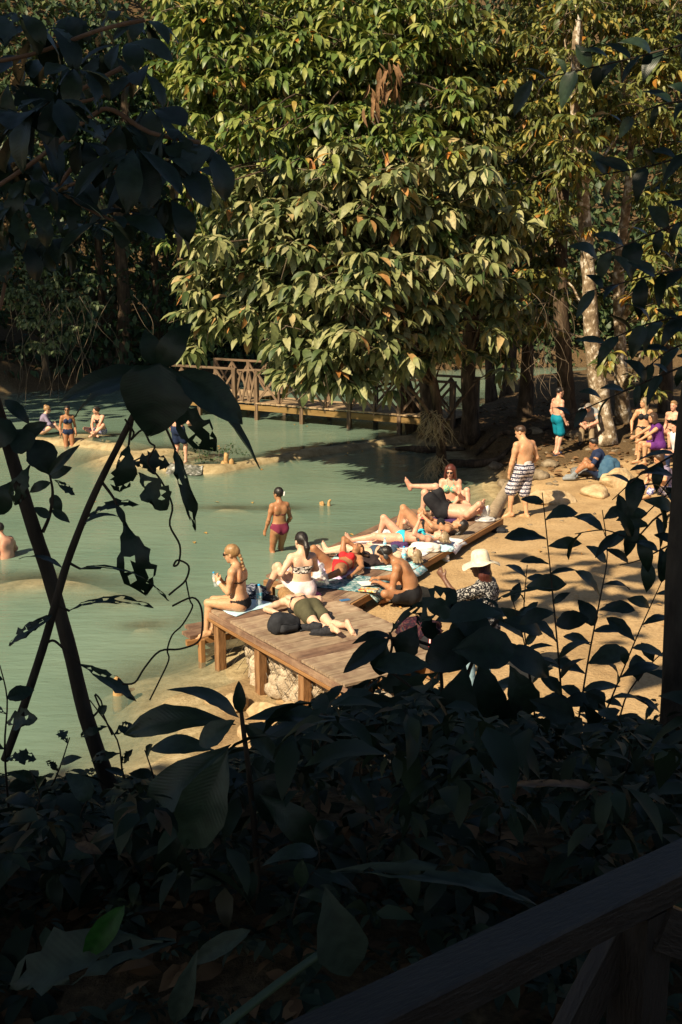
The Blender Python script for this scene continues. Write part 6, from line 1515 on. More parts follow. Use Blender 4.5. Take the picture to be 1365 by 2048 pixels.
p18 = person('woman in a purple top leaning her arms on her knees', (7.38, 26.15, gz(7.38, 26.15) + 0.48), R_(98), 0.96, 'f', 'gold', T=(0, 0.12, 1), T2=(0, 0.3, 1),
    legL=((-0.14, 0.40, -0.40), (-0.1, 1, 0.6), (-0.1, 1, 0)), legR=((0.14, 0.44, -0.40), (0.1, 1, 0.6), (0.1, 1, 0)), armL=((-0.14, 0.60, 0.10), (-1, 0, -0.5)), armR=((0.10, 0.62, 0.16), (1, 0, -0.5)), look=(-0.1, 1, -0.1),
    hair=('brown', 'bob'), clothes=(('vest', C_PURPLE), ('shorts', C_PURPLE, 0.5, 1.1)), res=0.0125)
p19 = person('person with light hair and bare shoulders sitting behind the woman in the purple top', (8.05, 27.4, gz(8.05, 27.4) + 0.50), R_(140), 0.95, 'f', 'pink', legL=((-0.12, 0.40, -0.40), (0, 1, 0.6), (0, 1, 0)), legR=((0.12, 0.42, -0.40), (0, 1, 0.6), (0, 1, 0)),
    hair=('blonde', 'short'), clothes=(('bandeau', C_BLACK), ('brief', C_BLACK)), res=0.014)
p20 = person('person in a white shirt with a dark backpack strap at the frame edge', (7.62, 25.3, gz(7.62, 25.3) + 0.40), R_(110), 0.96, 'm', 'pink', T=(0, 0.2, 1), legL=((-0.12, 0.42, -0.34), (0, 1, 0.6), (0, 1, 0)), legR=((0.12, 0.44, -0.34), (0, 1, 0.6), (0, 1, 0)),
    hair=('brown', 'short'), clothes=(('shirt', C_WHITE, 0.7), ('trousers', C_NAVY)), res=0.014)
p21 = person('person in blue and white print trousers sitting on the sand behind the dark leaves', (6.62, 22.75, gz(6.62, 22.75) + 0.16), R_(100), 0.97, 'f', 'gold', T=(0, 0.1, 1), T2=(0, 0.3, 1), legL=((-0.14, 0.46, -0.08), (-0.3, 0.3, 1), (-0.1, 1, 0)), legR=((0.14, 0.50, -0.08), (0.3, 0.3, 1), (0.1, 1, 0)),
    armL=((-0.16, 0.36, 0.28), (-1, 0, -0.5)), armR=((0.14, 0.36, 0.3), (1, 0, -0.5)), hair=('brown', 'long'), clothes=(('shirt', C_LILAC, 0.6), ('trousers', C_BLUEPAT, 0.85)), res=0.0125)
q1 = person('person in a lilac shirt with tied up hair sitting in the shallows', (-9.20, 34.85, -0.32), R_(-75), 0.96, 'f', 'pale', T=(0, 0.1, 1), T2=(0, 0.25, 1), legL=((-0.12, 0.60, -0.15), (0, 0.3, 1), (0, 1, 0)), legR=((0.12, 0.66, -0.15), (0, 0.3, 1), (0, 1, 0)),
    armL=((-0.12, 0.36, 0.1), (-1, 0, -0.5)), armR=((0.12, 0.36, 0.1), (1, 0, -0.5)), hair=('blonde', 'bun'), clothes=(('shirt', C_LILAC, 1.8), ('brief', C_NAVY)), glasses=True, res=0.014)
q2 = person('woman in navy bikini and sunglasses standing thigh deep by the pale rim', (-8.15, 33.7, -0.20), R_(-158), 0.97, 'f', 'brown', look=(0.3, 1, 0), armL=((-0.22, 0.10, -0.03), (-0.3, -1, 0)), armR=((0.24, 0.06, -0.04), (0.3, -1, 0)),
    hair=('black', 'pony'), clothes=(('brief', C_NAVY), ('bikini_top', C_NAVY)), glasses=True, res=0.014)
q3 = person('person in black top and blue shorts sitting on the pale rim hugging one foot', (-7.35, 34.5, -0.27), R_(165), 0.97, 'f', 'pink', T=(0, 0.15, 1), T2=(0, 0.3, 1), legL=((0.02, 0.42, -0.08), (-0.7, 0.3, 0.8), (0.6, 0.8, 0)), legR=((0.02, 0.36, -0.09), (0.9, 0.4, 0.35), (-0.8, 0.4, 0)),
    armL=((-0.04, 0.42, 0.02), (-1, 0, -0.3)), armR=((0.06, 0.40, 0.02), (1, 0, -0.3)), look=(0.8, 0.5, 0), hair=('black', 'short'), clothes=(('bikini_top', C_BLACK), ('shorts', C_BLUEPAT, 0.5, 1.1)), res=0.014)
q4 = person('man in navy trunks standing on the wet rock by the little cascade', (-4.32, 29.95, gz(-4.32, 29.95) + 0.95), R_(-28), 1.0, 'm', 'pink', armL=((-0.25, 0.05, -0.05), (-0.3, -1, 0)), armR=((0.30, 0.22, 0.05), (0.6, -1, 0)), legL=((-0.12, 0.0, -0.86), (0, 1, 0), (-0.1, 1, 0)), legR=((0.13, 0.12, -0.84), (0, 1, 0), (0.2, 1, 0)),
    look=(0.3, 1, -0.3), hair=('red', 'short'), clothes=(('trunks', C_NAVY, 0.62, 1.25),), res=0.0125)
q5 = person('dark haired swimmer with only the head above water under the footbridge', (-1.38, 39.3, -1.10), R_(150), 0.98, 'm', 'brown', T=(0, -0.1, 1), legL=((-0.12, 0.5, -0.3), (0, 0.5, 1), (0, 1, 0)), legR=((0.12, 0.5, -0.3), (0, 0.5, 1), (0, 1, 0)), hair=('black', 'short'), clothes=(('trunks', C_NAVY, 0.6),), res=0.016)
q6 = person('bare backed man sitting waist deep in the water at the frame edge', (-6.22, 20.5, -0.78), R_(62), 1.02, 'm', 'pink', T=(0, 0.08, 1), T2=(0, 0.2, 1), legL=((-0.16, 0.66, -0.14), (-0.1, 0.3, 1), (0, 1, 0)), legR=((0.16, 0.66, -0.14), (0.1, 0.3, 1), (0, 1, 0)),
    armL=((-0.22, 0.22, 0.12), (-1, -0.3, -0.4)), armR=((0.22, 0.3, 0.12), (1, -0.3, -0.4)), look=(0, 1, -0.2), hair=('black', 'short'), clothes=(('trunks', C_BLACK, 0.6),), build=1.06, res=0.0105)
# ------------------------------------------------------------------ things lying about
def towel(name, label, cat, corners, z, mt, seed=0, amp=0.018, n_=18, fold=None, group=None):
    """a cloth spread between four ground points, rumpled, with thickness; fold(u,v) lowers it where it hangs over an edge"""
    P = [np.array(tuple(c)) for c in corners]
    u, v = np.meshgrid(np.linspace(0, 1, n_), np.linspace(0, 1, n_))
    Q = (P[0][None, None] * ((1 - u) * (1 - v))[..., None] + P[1] * (u * (1 - v))[..., None] + P[2] * (u * v)[..., None] + P[3] * ((1 - u) * v)[..., None])
    x, y = Q[..., 0], Q[..., 1]
    e = 0.03 * noise2(u * 3, v * 3, 1.0, seed * 5 + 1)
    x = x + e; y = y + 0.03 * noise2(u * 3, v * 3, 1.0, seed * 5 + 2)
    zz = z + 0.008 + amp * np.abs(noise2(x, y, 5.0, seed * 3)) + amp * 0.5 * np.abs(noise2(x, y, 13.0, seed))
    if fold is not None: zz = zz + fold(x, y)
    c = Q.reshape(-1, 3).mean(0)
    top = np.stack([x - c[0], y - c[1], zz - z], -1).reshape(-1, 3)
    i = np.arange(n_ - 1)[:, None] * n_ + np.arange(n_ - 1)[None]
    F = np.stack([i, i + 1, i + 1 + n_, i + n_], -1).reshape(-1, 4)
    o = link(name, npmesh(name, top, F, True), None, mt); o.location = (c[0], c[1], z)
    md = o.modifiers.new('thickness', 'SOLIDIFY'); md.thickness = 0.006; md.offset = -1
    return tag(o, label, cat, group)
def heap(name, label, cat, p, size, mt, seed=0, group=None, parent=None, folds=0.35):
    V, F = ICO4
    V = V.copy(); rr = 1 + folds * (1 - 2 * np.abs(noise3(V + seed * 2.3, 1.9))) * 0.6 + folds * 0.35 * noise3(V * [1, 1, 2] + seed, 4.2) + 0.05 * noise3(V + seed, 11)
    V = V * rr[:, None]; V[:, 2] = np.where(V[:, 2] < -0.25, -0.25 + (V[:, 2] + 0.25) * 0.15, V[:, 2])
    V = V * np.array(size); V[:, 2] -= V[:, 2].min()
    o = link(name, npmesh(name, V, F, True), parent, mt); o.location = p
    if label: tag(o, label, cat, group)
    return o
m, nt, n, l, b = newmat('clear_plastic')
b.inputs['Base Color'].default_value = (0.75, 0.85, 0.88, 1); b.inputs['Roughness'].default_value = 0.12
tr = n.new('ShaderNodeBsdfTransparent'); mx = n.new('ShaderNodeMixShader'); mx.inputs[0].default_value = 0.62
l.new(b.outputs[0], mx.inputs[1]); l.new(tr.outputs[0], mx.inputs[2]); l.new(mx.outputs[0], n['Material Output'].inputs[0])
M_PLAST = m
m, nt, n, l, b = newmat('thin_bag')
b.inputs['Base Color'].default_value = (0.8, 0.8, 0.8, 1); b.inputs['Roughness'].default_value = 0.25
tr = n.new('ShaderNodeBsdfTransparent'); mx = n.new('ShaderNodeMixShader'); mx.inputs[0].default_value = 0.45
l.new(b.outputs[0], mx.inputs[1]); l.new(tr.outputs[0], mx.inputs[2]); l.new(mx.outputs[0], n['Material Output'].inputs[0])
M_BAG = m
M_CAP = mat('bottle_cap', [(0.02, 0.28, 0.62), (0.03, 0.36, 0.72)], 9, 0.4)
M_LBL = mat('bottle_label', [(0.06, 0.42, 0.62, 0.4), (0.10, 0.52, 0.70, 0.5), (0.75, 0.78, 0.70, 0.58)], 30, 0.4)
def bottle(label, p, s=1.0, rot=(0, 0, 0), wrap=None):
    root = empty('water_bottle', p); tag(root, label, 'bottle'); root.rotation_euler = rot; root.scale = (s, s, s)
    v, f = lathe_vf([(0.028, 0.0), (0.034, 0.006), (0.034, 0.05), (0.031, 0.06), (0.034, 0.07), (0.034, 0.17), (0.028, 0.20), (0.014, 0.228), (0.0125, 0.24)], 16)
    link('body', pymesh('body', v, f, True), root, M_PLAST)
    v, f = lathe_vf([(0.0345, 0.095), (0.0352, 0.097), (0.0352, 0.153), (0.0345, 0.155)], 16); link('bottle_label', pymesh('bottle_label', v, f, True), root, wrap or M_LBL)
    v, f = lathe_vf([(0.015, 0.236), (0.016, 0.238), (0.016, 0.254), (0.012, 0.257)], 14); link('cap', pymesh('cap', v, f, True), root, M_CAP)
    return root
T_BLUE = cloth('pale_blue', (0.30, 0.55, 0.68), (0.55, 0.70, 0.76), scale=12)
T_PINK = cloth('hot_pink', (0.66, 0.12, 0.22), (0.74, 0.22, 0.32), scale=10)
T_SARONG = cloth('teal_sarong', (0.015, 0.075, 0.095, 0.40), (0.06, 0.20, 0.23, 0.49), (0.55, 0.58, 0.54, 0.55), (0.05, 0.16, 0.19, 0.61), scale=9, stretch=(1, 2.4, 1))
T_LILAC = cloth('lilac_towel', (0.70, 0.68, 0.75, 0.40), (0.46, 0.30, 0.62, 0.52), (0.74, 0.70, 0.76, 0.60), scale=10)
T_WHITE = cloth('white_towel', (0.72, 0.70, 0.70, 0.4), (0.80, 0.78, 0.78, 0.55), (0.45, 0.28, 0.36, 0.68), scale=9)
T_CREAM = cloth('cream_cloth', (0.66, 0.60, 0.54), (0.78, 0.73, 0.67), scale=8)
T_STRIPE = cloth('navy_pinstripe', (0.015, 0.02, 0.04, 0.44), (0.02, 0.028, 0.055, 0.54), (0.30, 0.32, 0.38, 0.60), scale=14, stretch=(1, 6, 6), detail=1)
T_DPURP = cloth('dark_purple', (0.045, 0.02, 0.075), (0.09, 0.045, 0.13), scale=9)
T_CHAR = cloth('charcoal', (0.014, 0.015, 0.018), (0.034, 0.036, 0.042), scale=12)
T_DBROWN = cloth('black_brown', (0.018, 0.013, 0.013), (0.04, 0.028, 0.03), scale=10)
T_AQUA = cloth('aqua_white_towel', (0.70, 0.74, 0.74, 0.40), (0.10, 0.40, 0.46, 0.52), (0.66, 0.72, 0.74, 0.6), scale=7)

bottle('clear water bottle with blue cap standing beside the blonde woman', G(519, 1211, DZ + 0.004), 1.18)
hp = wpt(p1, (p1['J']['wr', -1] + p1['J']['wr', 1]) / 2) + Vector((-0.06, 0.0, -0.05))
bottle('small water bottle with white and orange wrap held by the blonde woman', hp, 0.85, (0.25, -0.12, 0), mat('white_orange_wrap', [(0.72, 0.74, 0.76, 0.45), (0.70, 0.42, 0.16, 0.58)], 22, 0.5))
bottle('crushed clear bottle lying by the face down woman', G(556, 1190, DZ + 0.035), 0.9, (1.5, 0.1, 0.6))
bottle('clear water bottle standing beside the head of the woman in slate blue', G(808, 1128, DZ + 0.006), 1.1)
bottle('small clear bottle lying near the feet of the woman in cyan', G(735, 1096, DZ + 0.035), 0.8, (1.55, 0, 1.3))
bottle('small clear bottle upright between the women in slate blue and cyan', G(770, 1100, DZ + 0.012), 0.8)
towel('towel', 'pale blue towel folded under the blonde woman at the deck corner', 'towel', (G(424, 1216, DZ), G(470, 1233, DZ), G(555, 1208, DZ), G(500, 1196, DZ)), DZ, T_BLUE, 1, 0.008)
towel('towel', 'hot pink towel end spread beside the seated woman in zebra top', 'towel', (G(600, 1198, DZ), G(618, 1204, DZ), G(644, 1190, DZ), G(620, 1176, DZ)), DZ, T_PINK, 2, 0.015)
heap('cloth_bag', 'navy pinstriped cloth bag behind the blonde woman', 'bag', G(508, 1196, DZ), (0.19, 0.11, 0.13), T_STRIPE, 3)
heap('sunglasses_pouch', 'small dark pouch between the striped bag and the clear bottle', 'pouch', G(541, 1201, DZ), (0.09, 0.06, 0.05), T_CHAR, 4)
# plastic bag with fruit
pb = empty('plastic_bag', G(640, 1172, DZ)); tag(pb, 'knotted clear plastic bag of green fruit on the deck', 'bag')
heap('film', None, None, (0, 0, 0), (0.105, 0.09, 0.15), M_BAG, 5, parent=pb, folds=0.5)
g = Field().cap((0, 0, 0.2), (0.02, 0, 0.30), 0.03, 0.05, 0.03); v2, f2 = g.mesh(0.012); link('knot', npmesh('knot', v2, f2, True), pb, M_BAG)
for k in range(4):
    o = link('fruit', rock_mesh('fruit', (0.035, 0.035, 0.032), k, 2, 0.08, False, 0), pb, mat('green_fruit', [(0.22, 0.34, 0.12), (0.48, 0.50, 0.28)], 20, 0.4)); o.location = (0.045 * math.cos(k * 1.6), 0.04 * math.sin(k * 1.6), 0.04)
def slab_item(name, label, cat, p, sx, sy, sz, rz, mt):
    o = link(name, board_mesh(name, sx, sy, sz, 1, sz * 0.2, 0), None, mt); o.location = Vector(p) + Vector((0, 0, sz / 2 + 0.003)); o.rotation_euler = (0, 0, rz); return tag(o, label, cat)
slab_item('phone', 'small blue phone lying at the corner where the two decks meet', 'phone', G(690, 1201, DZ), 0.14, 0.07, 0.01, 0.5, mat('phone_blue', [(0.05, 0.16, 0.34)], 9, 0.3))
slab_item('card', 'small pale blue card on the boards beside the lying legs', 'card', G(646, 1237, DZ), 0.09, 0.055, 0.004, 0.2, T_BLUE)
slab_item('notebook', 'notebook with a red and yellow cover on the teal sarong', 'book', G(738, 1181, DZ + 0.03), 0.26, 0.17, 0.018, -0.35, mat('book_cover', [(0.40, 0.05, 0.06, 0.42), (0.60, 0.50, 0.12, 0.5), (0.55, 0.55, 0.52, 0.58), (0.05, 0.06, 0.08, 0.66)], 12, 0.5))
sk = p11['J']; hpw = wpt(p11, (sk['wr', -1] + sk['wr', 1]) / 2)
slab_item('drawing_pad', 'white drawing pad under the hands of the cross legged man', 'paper', hpw + Vector((-0.14, 0.04, -0.06)), 0.30, 0.21, 0.012, 0.3, mat('paper', [(0.72, 0.72, 0.70)], 9, 0.8))
# backpack
bk = empty('backpack', G(572, 1263, DZ), 0.5); tag(bk, 'dark grey backpack lying on the deck beside the face down woman', 'backpack')
g = Field(); g.cap((-0.13, 0, 0.10), (0.13, 0.02, 0.085), 0.115, 0.085, 0.08); g.cap((-0.10, 0.03, 0.16), (0.06, 0.03, 0.14), 0.09, 0.07, 0.06); v2, f2 = g.mesh(0.014); v2 += 0.012 * noise3(v2, 13)[:, None]
link('body', npmesh('body', v2, f2, True), bk, T_CHAR)
g = Field(); g.cap((-0.08, -0.085, 0.08), (0.10, -0.065, 0.07), 0.062, 0.05, 0.03); v2, f2 = g.mesh(0.012); v2 += 0.008 * noise3(v2, 17)[:, None]; fp_ = link('front_pocket', npmesh('front_pocket', v2, f2, True), bk, T_CHAR)
tube('strap', [(0.14, 0.05, 0.12), (0.22, 0.0, 0.05), (0.24, -0.08, 0.014), (0.15, -0.10, 0.014)], [0.012] * 4, T_CHAR, bk, 6)
tube('zip', [(-0.14, -0.10, 0.15), (-0.02, -0.125, 0.14), (0.10, -0.10, 0.125)], [0.004] * 3, C_BLACK, fp_, 5)
def shoe(label, p, rz, mt, sole, s=1.0, cat='shoe', grp=None):
    o = empty('shoe', p, rz); o.scale = (s, s, s); tag(o, label, cat, grp)
    g = Field(); g.cap((0, -0.09, 0.055), (0, -0.02, 0.06), 0.042, 0.045, 0.02); g.cap((0, -0.02, 0.045), (0.005, 0.12, 0.035), 0.044, 0.034, 0.02); g.cap((0, -0.09, 0.075), (0, -0.03, 0.085), 0.040, 0.036, 0.02); g.ell((0, -0.065, 0.115), np.eye(3), (0.026, 0.045, 0.035), 0.0, True)
    v2, f2 = g.mesh(0.009); up_ = link('upper', npmesh('upper', v2, f2, True), o, mt)
    g = Field(); g.cap((0, -0.10, 0.012), (0.004, 0.13, 0.012), 0.046, 0.042, 0.01, (0, 0, 1), 3.4); v2, f2 = g.mesh(0.009); link('sole', npmesh('sole', v2, f2, True), o, sole)
    for k in range(3): tube('lace', [(-0.03, -0.01 + 0.03 * k, 0.082 - 0.008 * k), (0.0, -0.005 + 0.03 * k, 0.094 - 0.008 * k), (0.03, -0.01 + 0.03 * k, 0.082 - 0.008 * k)], [0.004] * 3, sole, up_, 4)
    return o
M_SHOE = cloth('black_mesh', (0.015, 0.016, 0.02), (0.035, 0.036, 0.042), scale=30)
shoe('black sneaker next to the backpack, the farther of the pair', G(624, 1262, DZ), 1.2, M_SHOE, C_BLACK, 1.1)
shoe('black sneaker by the bare feet, the nearer of the pair', G(648, 1271, DZ), 1.45, M_SHOE, C_BLACK, 1.1)
shoe('white sneaker standing on the sand beside the sunbathing deck', G(888, 1120, 0.01), 0.4, C_WHITE, C_WHITE, 1.05)
def slide(label, p, rz):
    o = empty('slide_sandal', p, rz); tag(o, label, 'sandal')
    g = Field(); g.cap((0, -0.09, 0.02), (0, 0.10, 0.018), 0.050, 0.050, 0.01, (0, 0, 1), 2.4); v2, f2 = g.mesh(0.01); link('sole', npmesh('sole', v2, f2, True), o, cloth('grey_rubber', (0.06, 0.06, 0.06), (0.10, 0.10, 0.10)))
    pts = [Vector((-0.05, 0.03, 0.02)), Vector((-0.04, 0.035, 0.06)), Vector((0, 0.04, 0.075)), Vector((0.04, 0.035, 0.06)), Vector((0.05, 0.03, 0.02))]
    g = Field()
    for a_, b_ in zip(pts[:-1], pts[1:]): g.cap(a_, b_, 0.022, 0.022, 0.01, (0, 0, 1), 1.6)
    v2, f2 = g.mesh(0.009); link('strap', npmesh('strap', v2, f2, True), o, cloth('grey_rubber', (0.06, 0.06, 0.06)))
slide('grey slide sandal under the knee of the cross legged man', G(774, 1200, 0.01), 0.25); slide('grey slide sandal beside the hip of the cross legged man', G(799, 1203, 0.01), -0.1)
ed = lambda x, y: -0.16 * np.clip(1 - ((x - S0.x) * SP.x + (y - S0.y) * SP.y) / 0.05 * -1 - 1.0, 0, 1)
def hang(x, y):
    d = (x - S0.x) * SP.x + (y - S0.y) * SP.y          # metres inside the deck edge
    return -0.9 * np.clip(-0.01 - d, 0, 0.22)
towel('sarong', 'teal and white patterned sarong spread on the near end of the sunbathing deck', 'cloth', (SD(0.42, 0.98), SD(0.55, -0.14), SD(1.28, -0.10), SD(1.36, 0.98)), DZ, T_SARONG, 3, 0.014, 22, hang)
towel('towel', 'lilac and white towel under the woman in red', 'towel', (SD(0.75, 1.72), SD(0.95, 0.62), SD(1.90, 0.70), SD(1.75, 1.76)), DZ + 0.006, T_LILAC, 4, 0.014)
towel('towel', 'aqua and white towel hanging off the deck edge behind the seated man', 'towel', (SD(1.72, 1.30), SD(1.74, -0.14), SD(2.36, -0.12), SD(2.40, 1.40)), DZ, T_AQUA, 5, 0.016, 20, hang)
towel('towel', 'white towel under the woman in cyan', 'towel', (SD(2.60, 1.60), SD(2.62, 0.15), SD(3.26, 0.10), SD(3.30, 1.60)), DZ, T_WHITE, 6, 0.016)
towel('towel', 'white patterned towel under the woman in black, one end over the deck edge', 'towel', (SD(3.45, 1.50), SD(3.50, -0.13), SD(4.12, -0.10), SD(4.15, 1.55)), DZ, T_WHITE, 7, 0.016, 20, hang)
towel('towel', 'dark purple cloth under the white haired man', 'towel', (SD(4.75, 1.55), SD(4.75, 0.62), SD(5.5, 0.62), SD(5.5, 1.55)), DZ, T_DPURP, 8, 0.016)
heap('red_cloth', 'small red cloth beside the knees of the woman in black', 'cloth', G(856, 1043, DZ), (0.12, 0.08, 0.05), cloth('coral', (0.55, 0.06, 0.08), (0.68, 0.12, 0.13)), 8)
heap('jacket', 'crumpled black jacket heaped beside the woman in red', 'jacket', G(742, 1129, DZ), (0.25, 0.18, 0.10), T_DBROWN, 9)
heap('cap', 'black cap on top of the crumpled jacket', 'cap', G(746, 1122, DZ) + Vector((0, 0.02, 0.12)), (0.11, 0.10, 0.07), C_BLACK, 10, folds=0.15)
heap('maroon_pouch', 'maroon scrunched cloth between the women in red and slate blue', 'cloth', G(686, 1113, DZ), (0.08, 0.07, 0.05), C_MAROON, 11)
heap('shirt_heap', 'cream shirt heaped by the head of the woman in slate blue', 'shirt', G(848, 1103, DZ), (0.26, 0.15, 0.10), T_CREAM, 12)
heap('folded_top', 'dark plum top bunched behind the woman in slate blue', 'top', G(800, 1094, DZ), (0.14, 0.10, 0.07), T_DPURP, 13)
heap('blue_shirt', 'pale blue shirt dangling at the deck edge above the white sneaker', 'shirt', G(890, 1101, DZ), (0.15, 0.10, 0.06), T_BLUE, 14)
heap('pillow_bag', 'translucent white bag used as a pillow by the white haired man', 'bag', G(970, 1042, DZ), (0.16, 0.12, 0.06), M_BAG, 15)
heap('black_pouch', 'small black bag on the sand by the far end of the sunbathing deck', 'bag', G(1000, 1066, 0.0), (0.14, 0.09, 0.07), T_CHAR, 16)
# pack with a number on the boards, mostly hidden by leaves
hpk = empty('floral_bag', G(838, 1272, DZ)); tag(hpk, 'dark floral bag at the deck edge half hidden by leaves', 'bag')
heap('body', None, None, (0, 0, 0), (0.26, 0.18, 0.16), cloth('dark_floral', (0.014, 0.009, 0.016, 0.44), (0.06, 0.012, 0.024, 0.52), (0.08, 0.045, 0.03, 0.57), (0.014, 0.014, 0.03, 0.64), scale=22), 17, parent=hpk)
js = empty('sports_shirt', G(868, 1296, DZ)); tag(js, 'black sports shirt printed with a white and red number beside the floral bag', 'shirt')
heap('cloth', None, None, (0, 0, 0), (0.17, 0.13, 0.12), C_BLACK, 18, parent=js, folds=0.2)
def text_mesh(name, body, size, grow, mt, parent, loc, rot):
    cu = bpy.data.curves.new(name, 'FONT'); cu.body = body; cu.size = size; cu.extrude = 0.0015; cu.offset = grow; cu.align_x = 'CENTER'; cu.align_y = 'CENTER'
    tmp = bpy.data.objects.new(name + '_tmp', cu); COL.objects.link(tmp)
    me = bpy.data.meshes.new_from_object(tmp); bpy.data.objects.remove(tmp)
    me.materials.clear(); o = link(name, me, parent, mt); o.location = loc; o.rotation_euler = rot
    return o
text_mesh('number', '10', 0.13, 0.0, C_WHITE, js, (-0.03, -0.150, 0.11), (math.radians(68), 0, -0.25))
text_mesh('number_outline', '10', 0.13, 0.006, C_RED, js, (-0.03, -0.146, 0.11), (math.radians(68), 0, -0.25))
# packs by the man in navy
T_PACK = cloth('pack_blue', (0.03, 0.08, 0.14), (0.06, 0.13, 0.20), scale=10)
pk = empty('backpack', G(1218, 958, 0.1)); tag(pk, 'big blue hiking pack leaning behind the man in navy', 'backpack')
heap('body', None, None, (0, 0, 0), (0.24, 0.2, 0.36), T_PACK, 19, parent=pk, folds=0.2); o = heap('side_roll', None, None, (0.15, -0.18, 0.0), (0.16, 0.12, 0.13), cloth('pale_slate', (0.22, 0.34, 0.40), (0.34, 0.46, 0.52)), 20, parent=pk, folds=0.25)
heap('grey_bag', 'grey bag on the ground in front of the trees near the man in navy', 'bag', G(1166, 948, 0.08), (0.26, 0.16, 0.12), cloth('bag_grey', (0.12, 0.12, 0.12), (0.20, 0.20, 0.19)), 21)

# ------------------------------------------------------------------ rocks, log, roots, stumps, cascade
M_ROCK = mat('ochre_rock', [(0.24, 0.165, 0.085), (0.42, 0.30, 0.165), (0.54, 0.41, 0.25)], 6, 0.9, 0.02, 16, spec=0.12, objvar=0.15)
M_ROCKD = mat('grey_brown_rock', [(0.11, 0.085, 0.055), (0.22, 0.17, 0.11), (0.32, 0.26, 0.18)], 6, 0.9, 0.02, 16, spec=0.12, objvar=0.2)
for k, (px, py, sz, mt, lab) in enumerate(((1100, 1005, (0.55, 0.3, 0.2), M_ROCK, 'low sand coloured rock catching the shadow of the man in striped shorts'), (1190, 995, (0.42, 0.28, 0.18), M_ROCK, 'pale rough rock in front of the boots of the man in navy'), (1235, 975, (0.4, 0.3, 0.3), M_ROCK, 'pale rock beside the big blue hiking pack'), (1080, 955, (0.28, 0.22, 0.16), M_ROCKD, 'brown rock by the water behind the man in striped shorts'),
        (1040, 905, (0.3, 0.2, 0.14), M_ROCKD, 'sunlit stone in the shaded strip left of the boy'), (1010, 925, (0.26, 0.18, 0.12), M_ROCKD, 'small dark stone at the shaded water edge'), (1150, 890, (0.3, 0.22, 0.14), M_ROCKD, 'stone at the foot of the thick dark trunk'), (1070, 875, (0.26, 0.18, 0.14), M_ROCKD, 'stone catching sunlight between the dark trunks'), (995, 895, (0.3, 0.2, 0.14), M_ROCKD, 'rounded stone at the edge of the shaded inlet'), (1100, 935, (0.24, 0.18, 0.12), M_ROCKD, 'flat stone near the slippers of the boy'),
        (470, 1385, (0.22, 0.16, 0.14), M_ROCK, 'ochre rock below the first deck post'), (535, 1405, (0.26, 0.18, 0.15), M_ROCK, 'ochre rock in front of the stone cages'), (585, 1440, (0.22, 0.17, 0.13), M_ROCK, 'ochre rock under the near end of the deck'), (430, 1372, (0.16, 0.12, 0.1), M_ROCK, 'small ochre stone at the waterline below the deck corner'), (500, 1440, (0.2, 0.15, 0.11), M_ROCK, 'pale stone among leaves below the deck'), (620, 1470, (0.2, 0.16, 0.12), M_ROCK, 'pale stone nearest the dark hanging leaves'))):
    p = G(px, py, 0.0); 
    if px < 700: p = G(px, py, -0.4)
    o = link('rock', rock_mesh('rock', sz, 70 + k, 3, 0.35, k % 2 == 0, 6), None, mt); o.location = (p.x, p.y, gz(p.x, p.y) + sz[2] * 0.25); o.rotation_euler = (0, 0, k * 1.7)
    tag(o, lab, 'rock')
lg = [G(965, 1052, 0.05), G(985, 1030, 0.08), G(1000, 1005, 0.06), G(1012, 985, 0.02), G(1016, 972, -0.05)]
o = tube('driftwood_log', lg, [0.13, 0.14, 0.12, 0.12, 0.10], mat('driftwood', [(0.28, 0.21, 0.13), (0.44, 0.34, 0.22)], 7, 0.9, 0.02, 14), None, 12, 0.12, 2); tag(o, 'curved tan driftwood log at the far end of the sunbathing deck', 'log')
pr = random.Random(9)
for k, (px, py, lab) in enumerate(((950, 895, 'dark surface root spreading at the water under the thick trunk'), (1030, 880, 'dark surface root crossing the shaded bank'), (860, 868, 'dark root at the end of the bridge'))):
    c = G(px, py, -0.1); pts = [c + Vector((pr.uniform(-.1, .1) + 0.5 * i - 1.0, pr.uniform(-.25, .25), 0)) for i in range(5)]
    pts = [Vector((p.x, p.y, max(gz(p.x, p.y), -0.6) + 0.05)) for p in pts]
    o = tube('surface_root', pts, [0.05, 0.10, 0.12, 0.09, 0.04], M_BARK, None, 8, 0.2, k); tag(o, lab, 'root')
M_STUMP = mat('orange_wood', [(0.30, 0.17, 0.06), (0.50, 0.33, 0.15)], 7, 0.85, 0.01, 20)
def stump(label, p, hs, rs, seed, mt=M_STUMP):
    root = empty('old_stump', p); tag(root, label, 'stump'); pr = random.Random(seed)
    for k, (h, r) in enumerate(zip(hs, rs)):
        a = Vector((pr.uniform(-1, 1) * 0.16 * len(hs) / 2, pr.uniform(-0.1, 0.1), -0.25)); tube('spike', [a, a + Vector((pr.uniform(-.02, .02), 0, 0.25 + h * 0.6)), a + Vector((pr.uniform(-.04, .04), 0, 0.25 + h))], [r * 1.3, r, r * 0.6], mt, root, 8, 0.35, seed + k)
stump('broken wooden stump standing alone in the middle of the water', G(655, 1010, ZL), (0.05, 0.13, 0.06), (0.05, 0.035, 0.04), 3)
stump('ragged orange stump at the foot of the little cascade', G(442, 938, ZL), (0.18, 0.42, 0.25, 0.12), (0.09, 0.07, 0.08, 0.1), 5)
stump('cut pale wooden stake at the near shore', G(247, 1385, ZL), (0.22, 0.10), (0.06, 0.05), 7)
rg = np.random.RandomState(3)
pl = empty('water_shrub', G(430, 925, -0.5)); tag(pl, 'small sparse shrub growing on the rim beside the cascade', 'shrub')
C, X, Y, Z, L = whorls([np.array([rg.normal(0, 0.45), rg.normal(0, 0.2), rg.uniform(0.1, 0.5)]) for _ in range(30)], [rg.normal(0, 0.5, 3) for _ in range(30)], 7, 0.11, rg, (-30, 50))
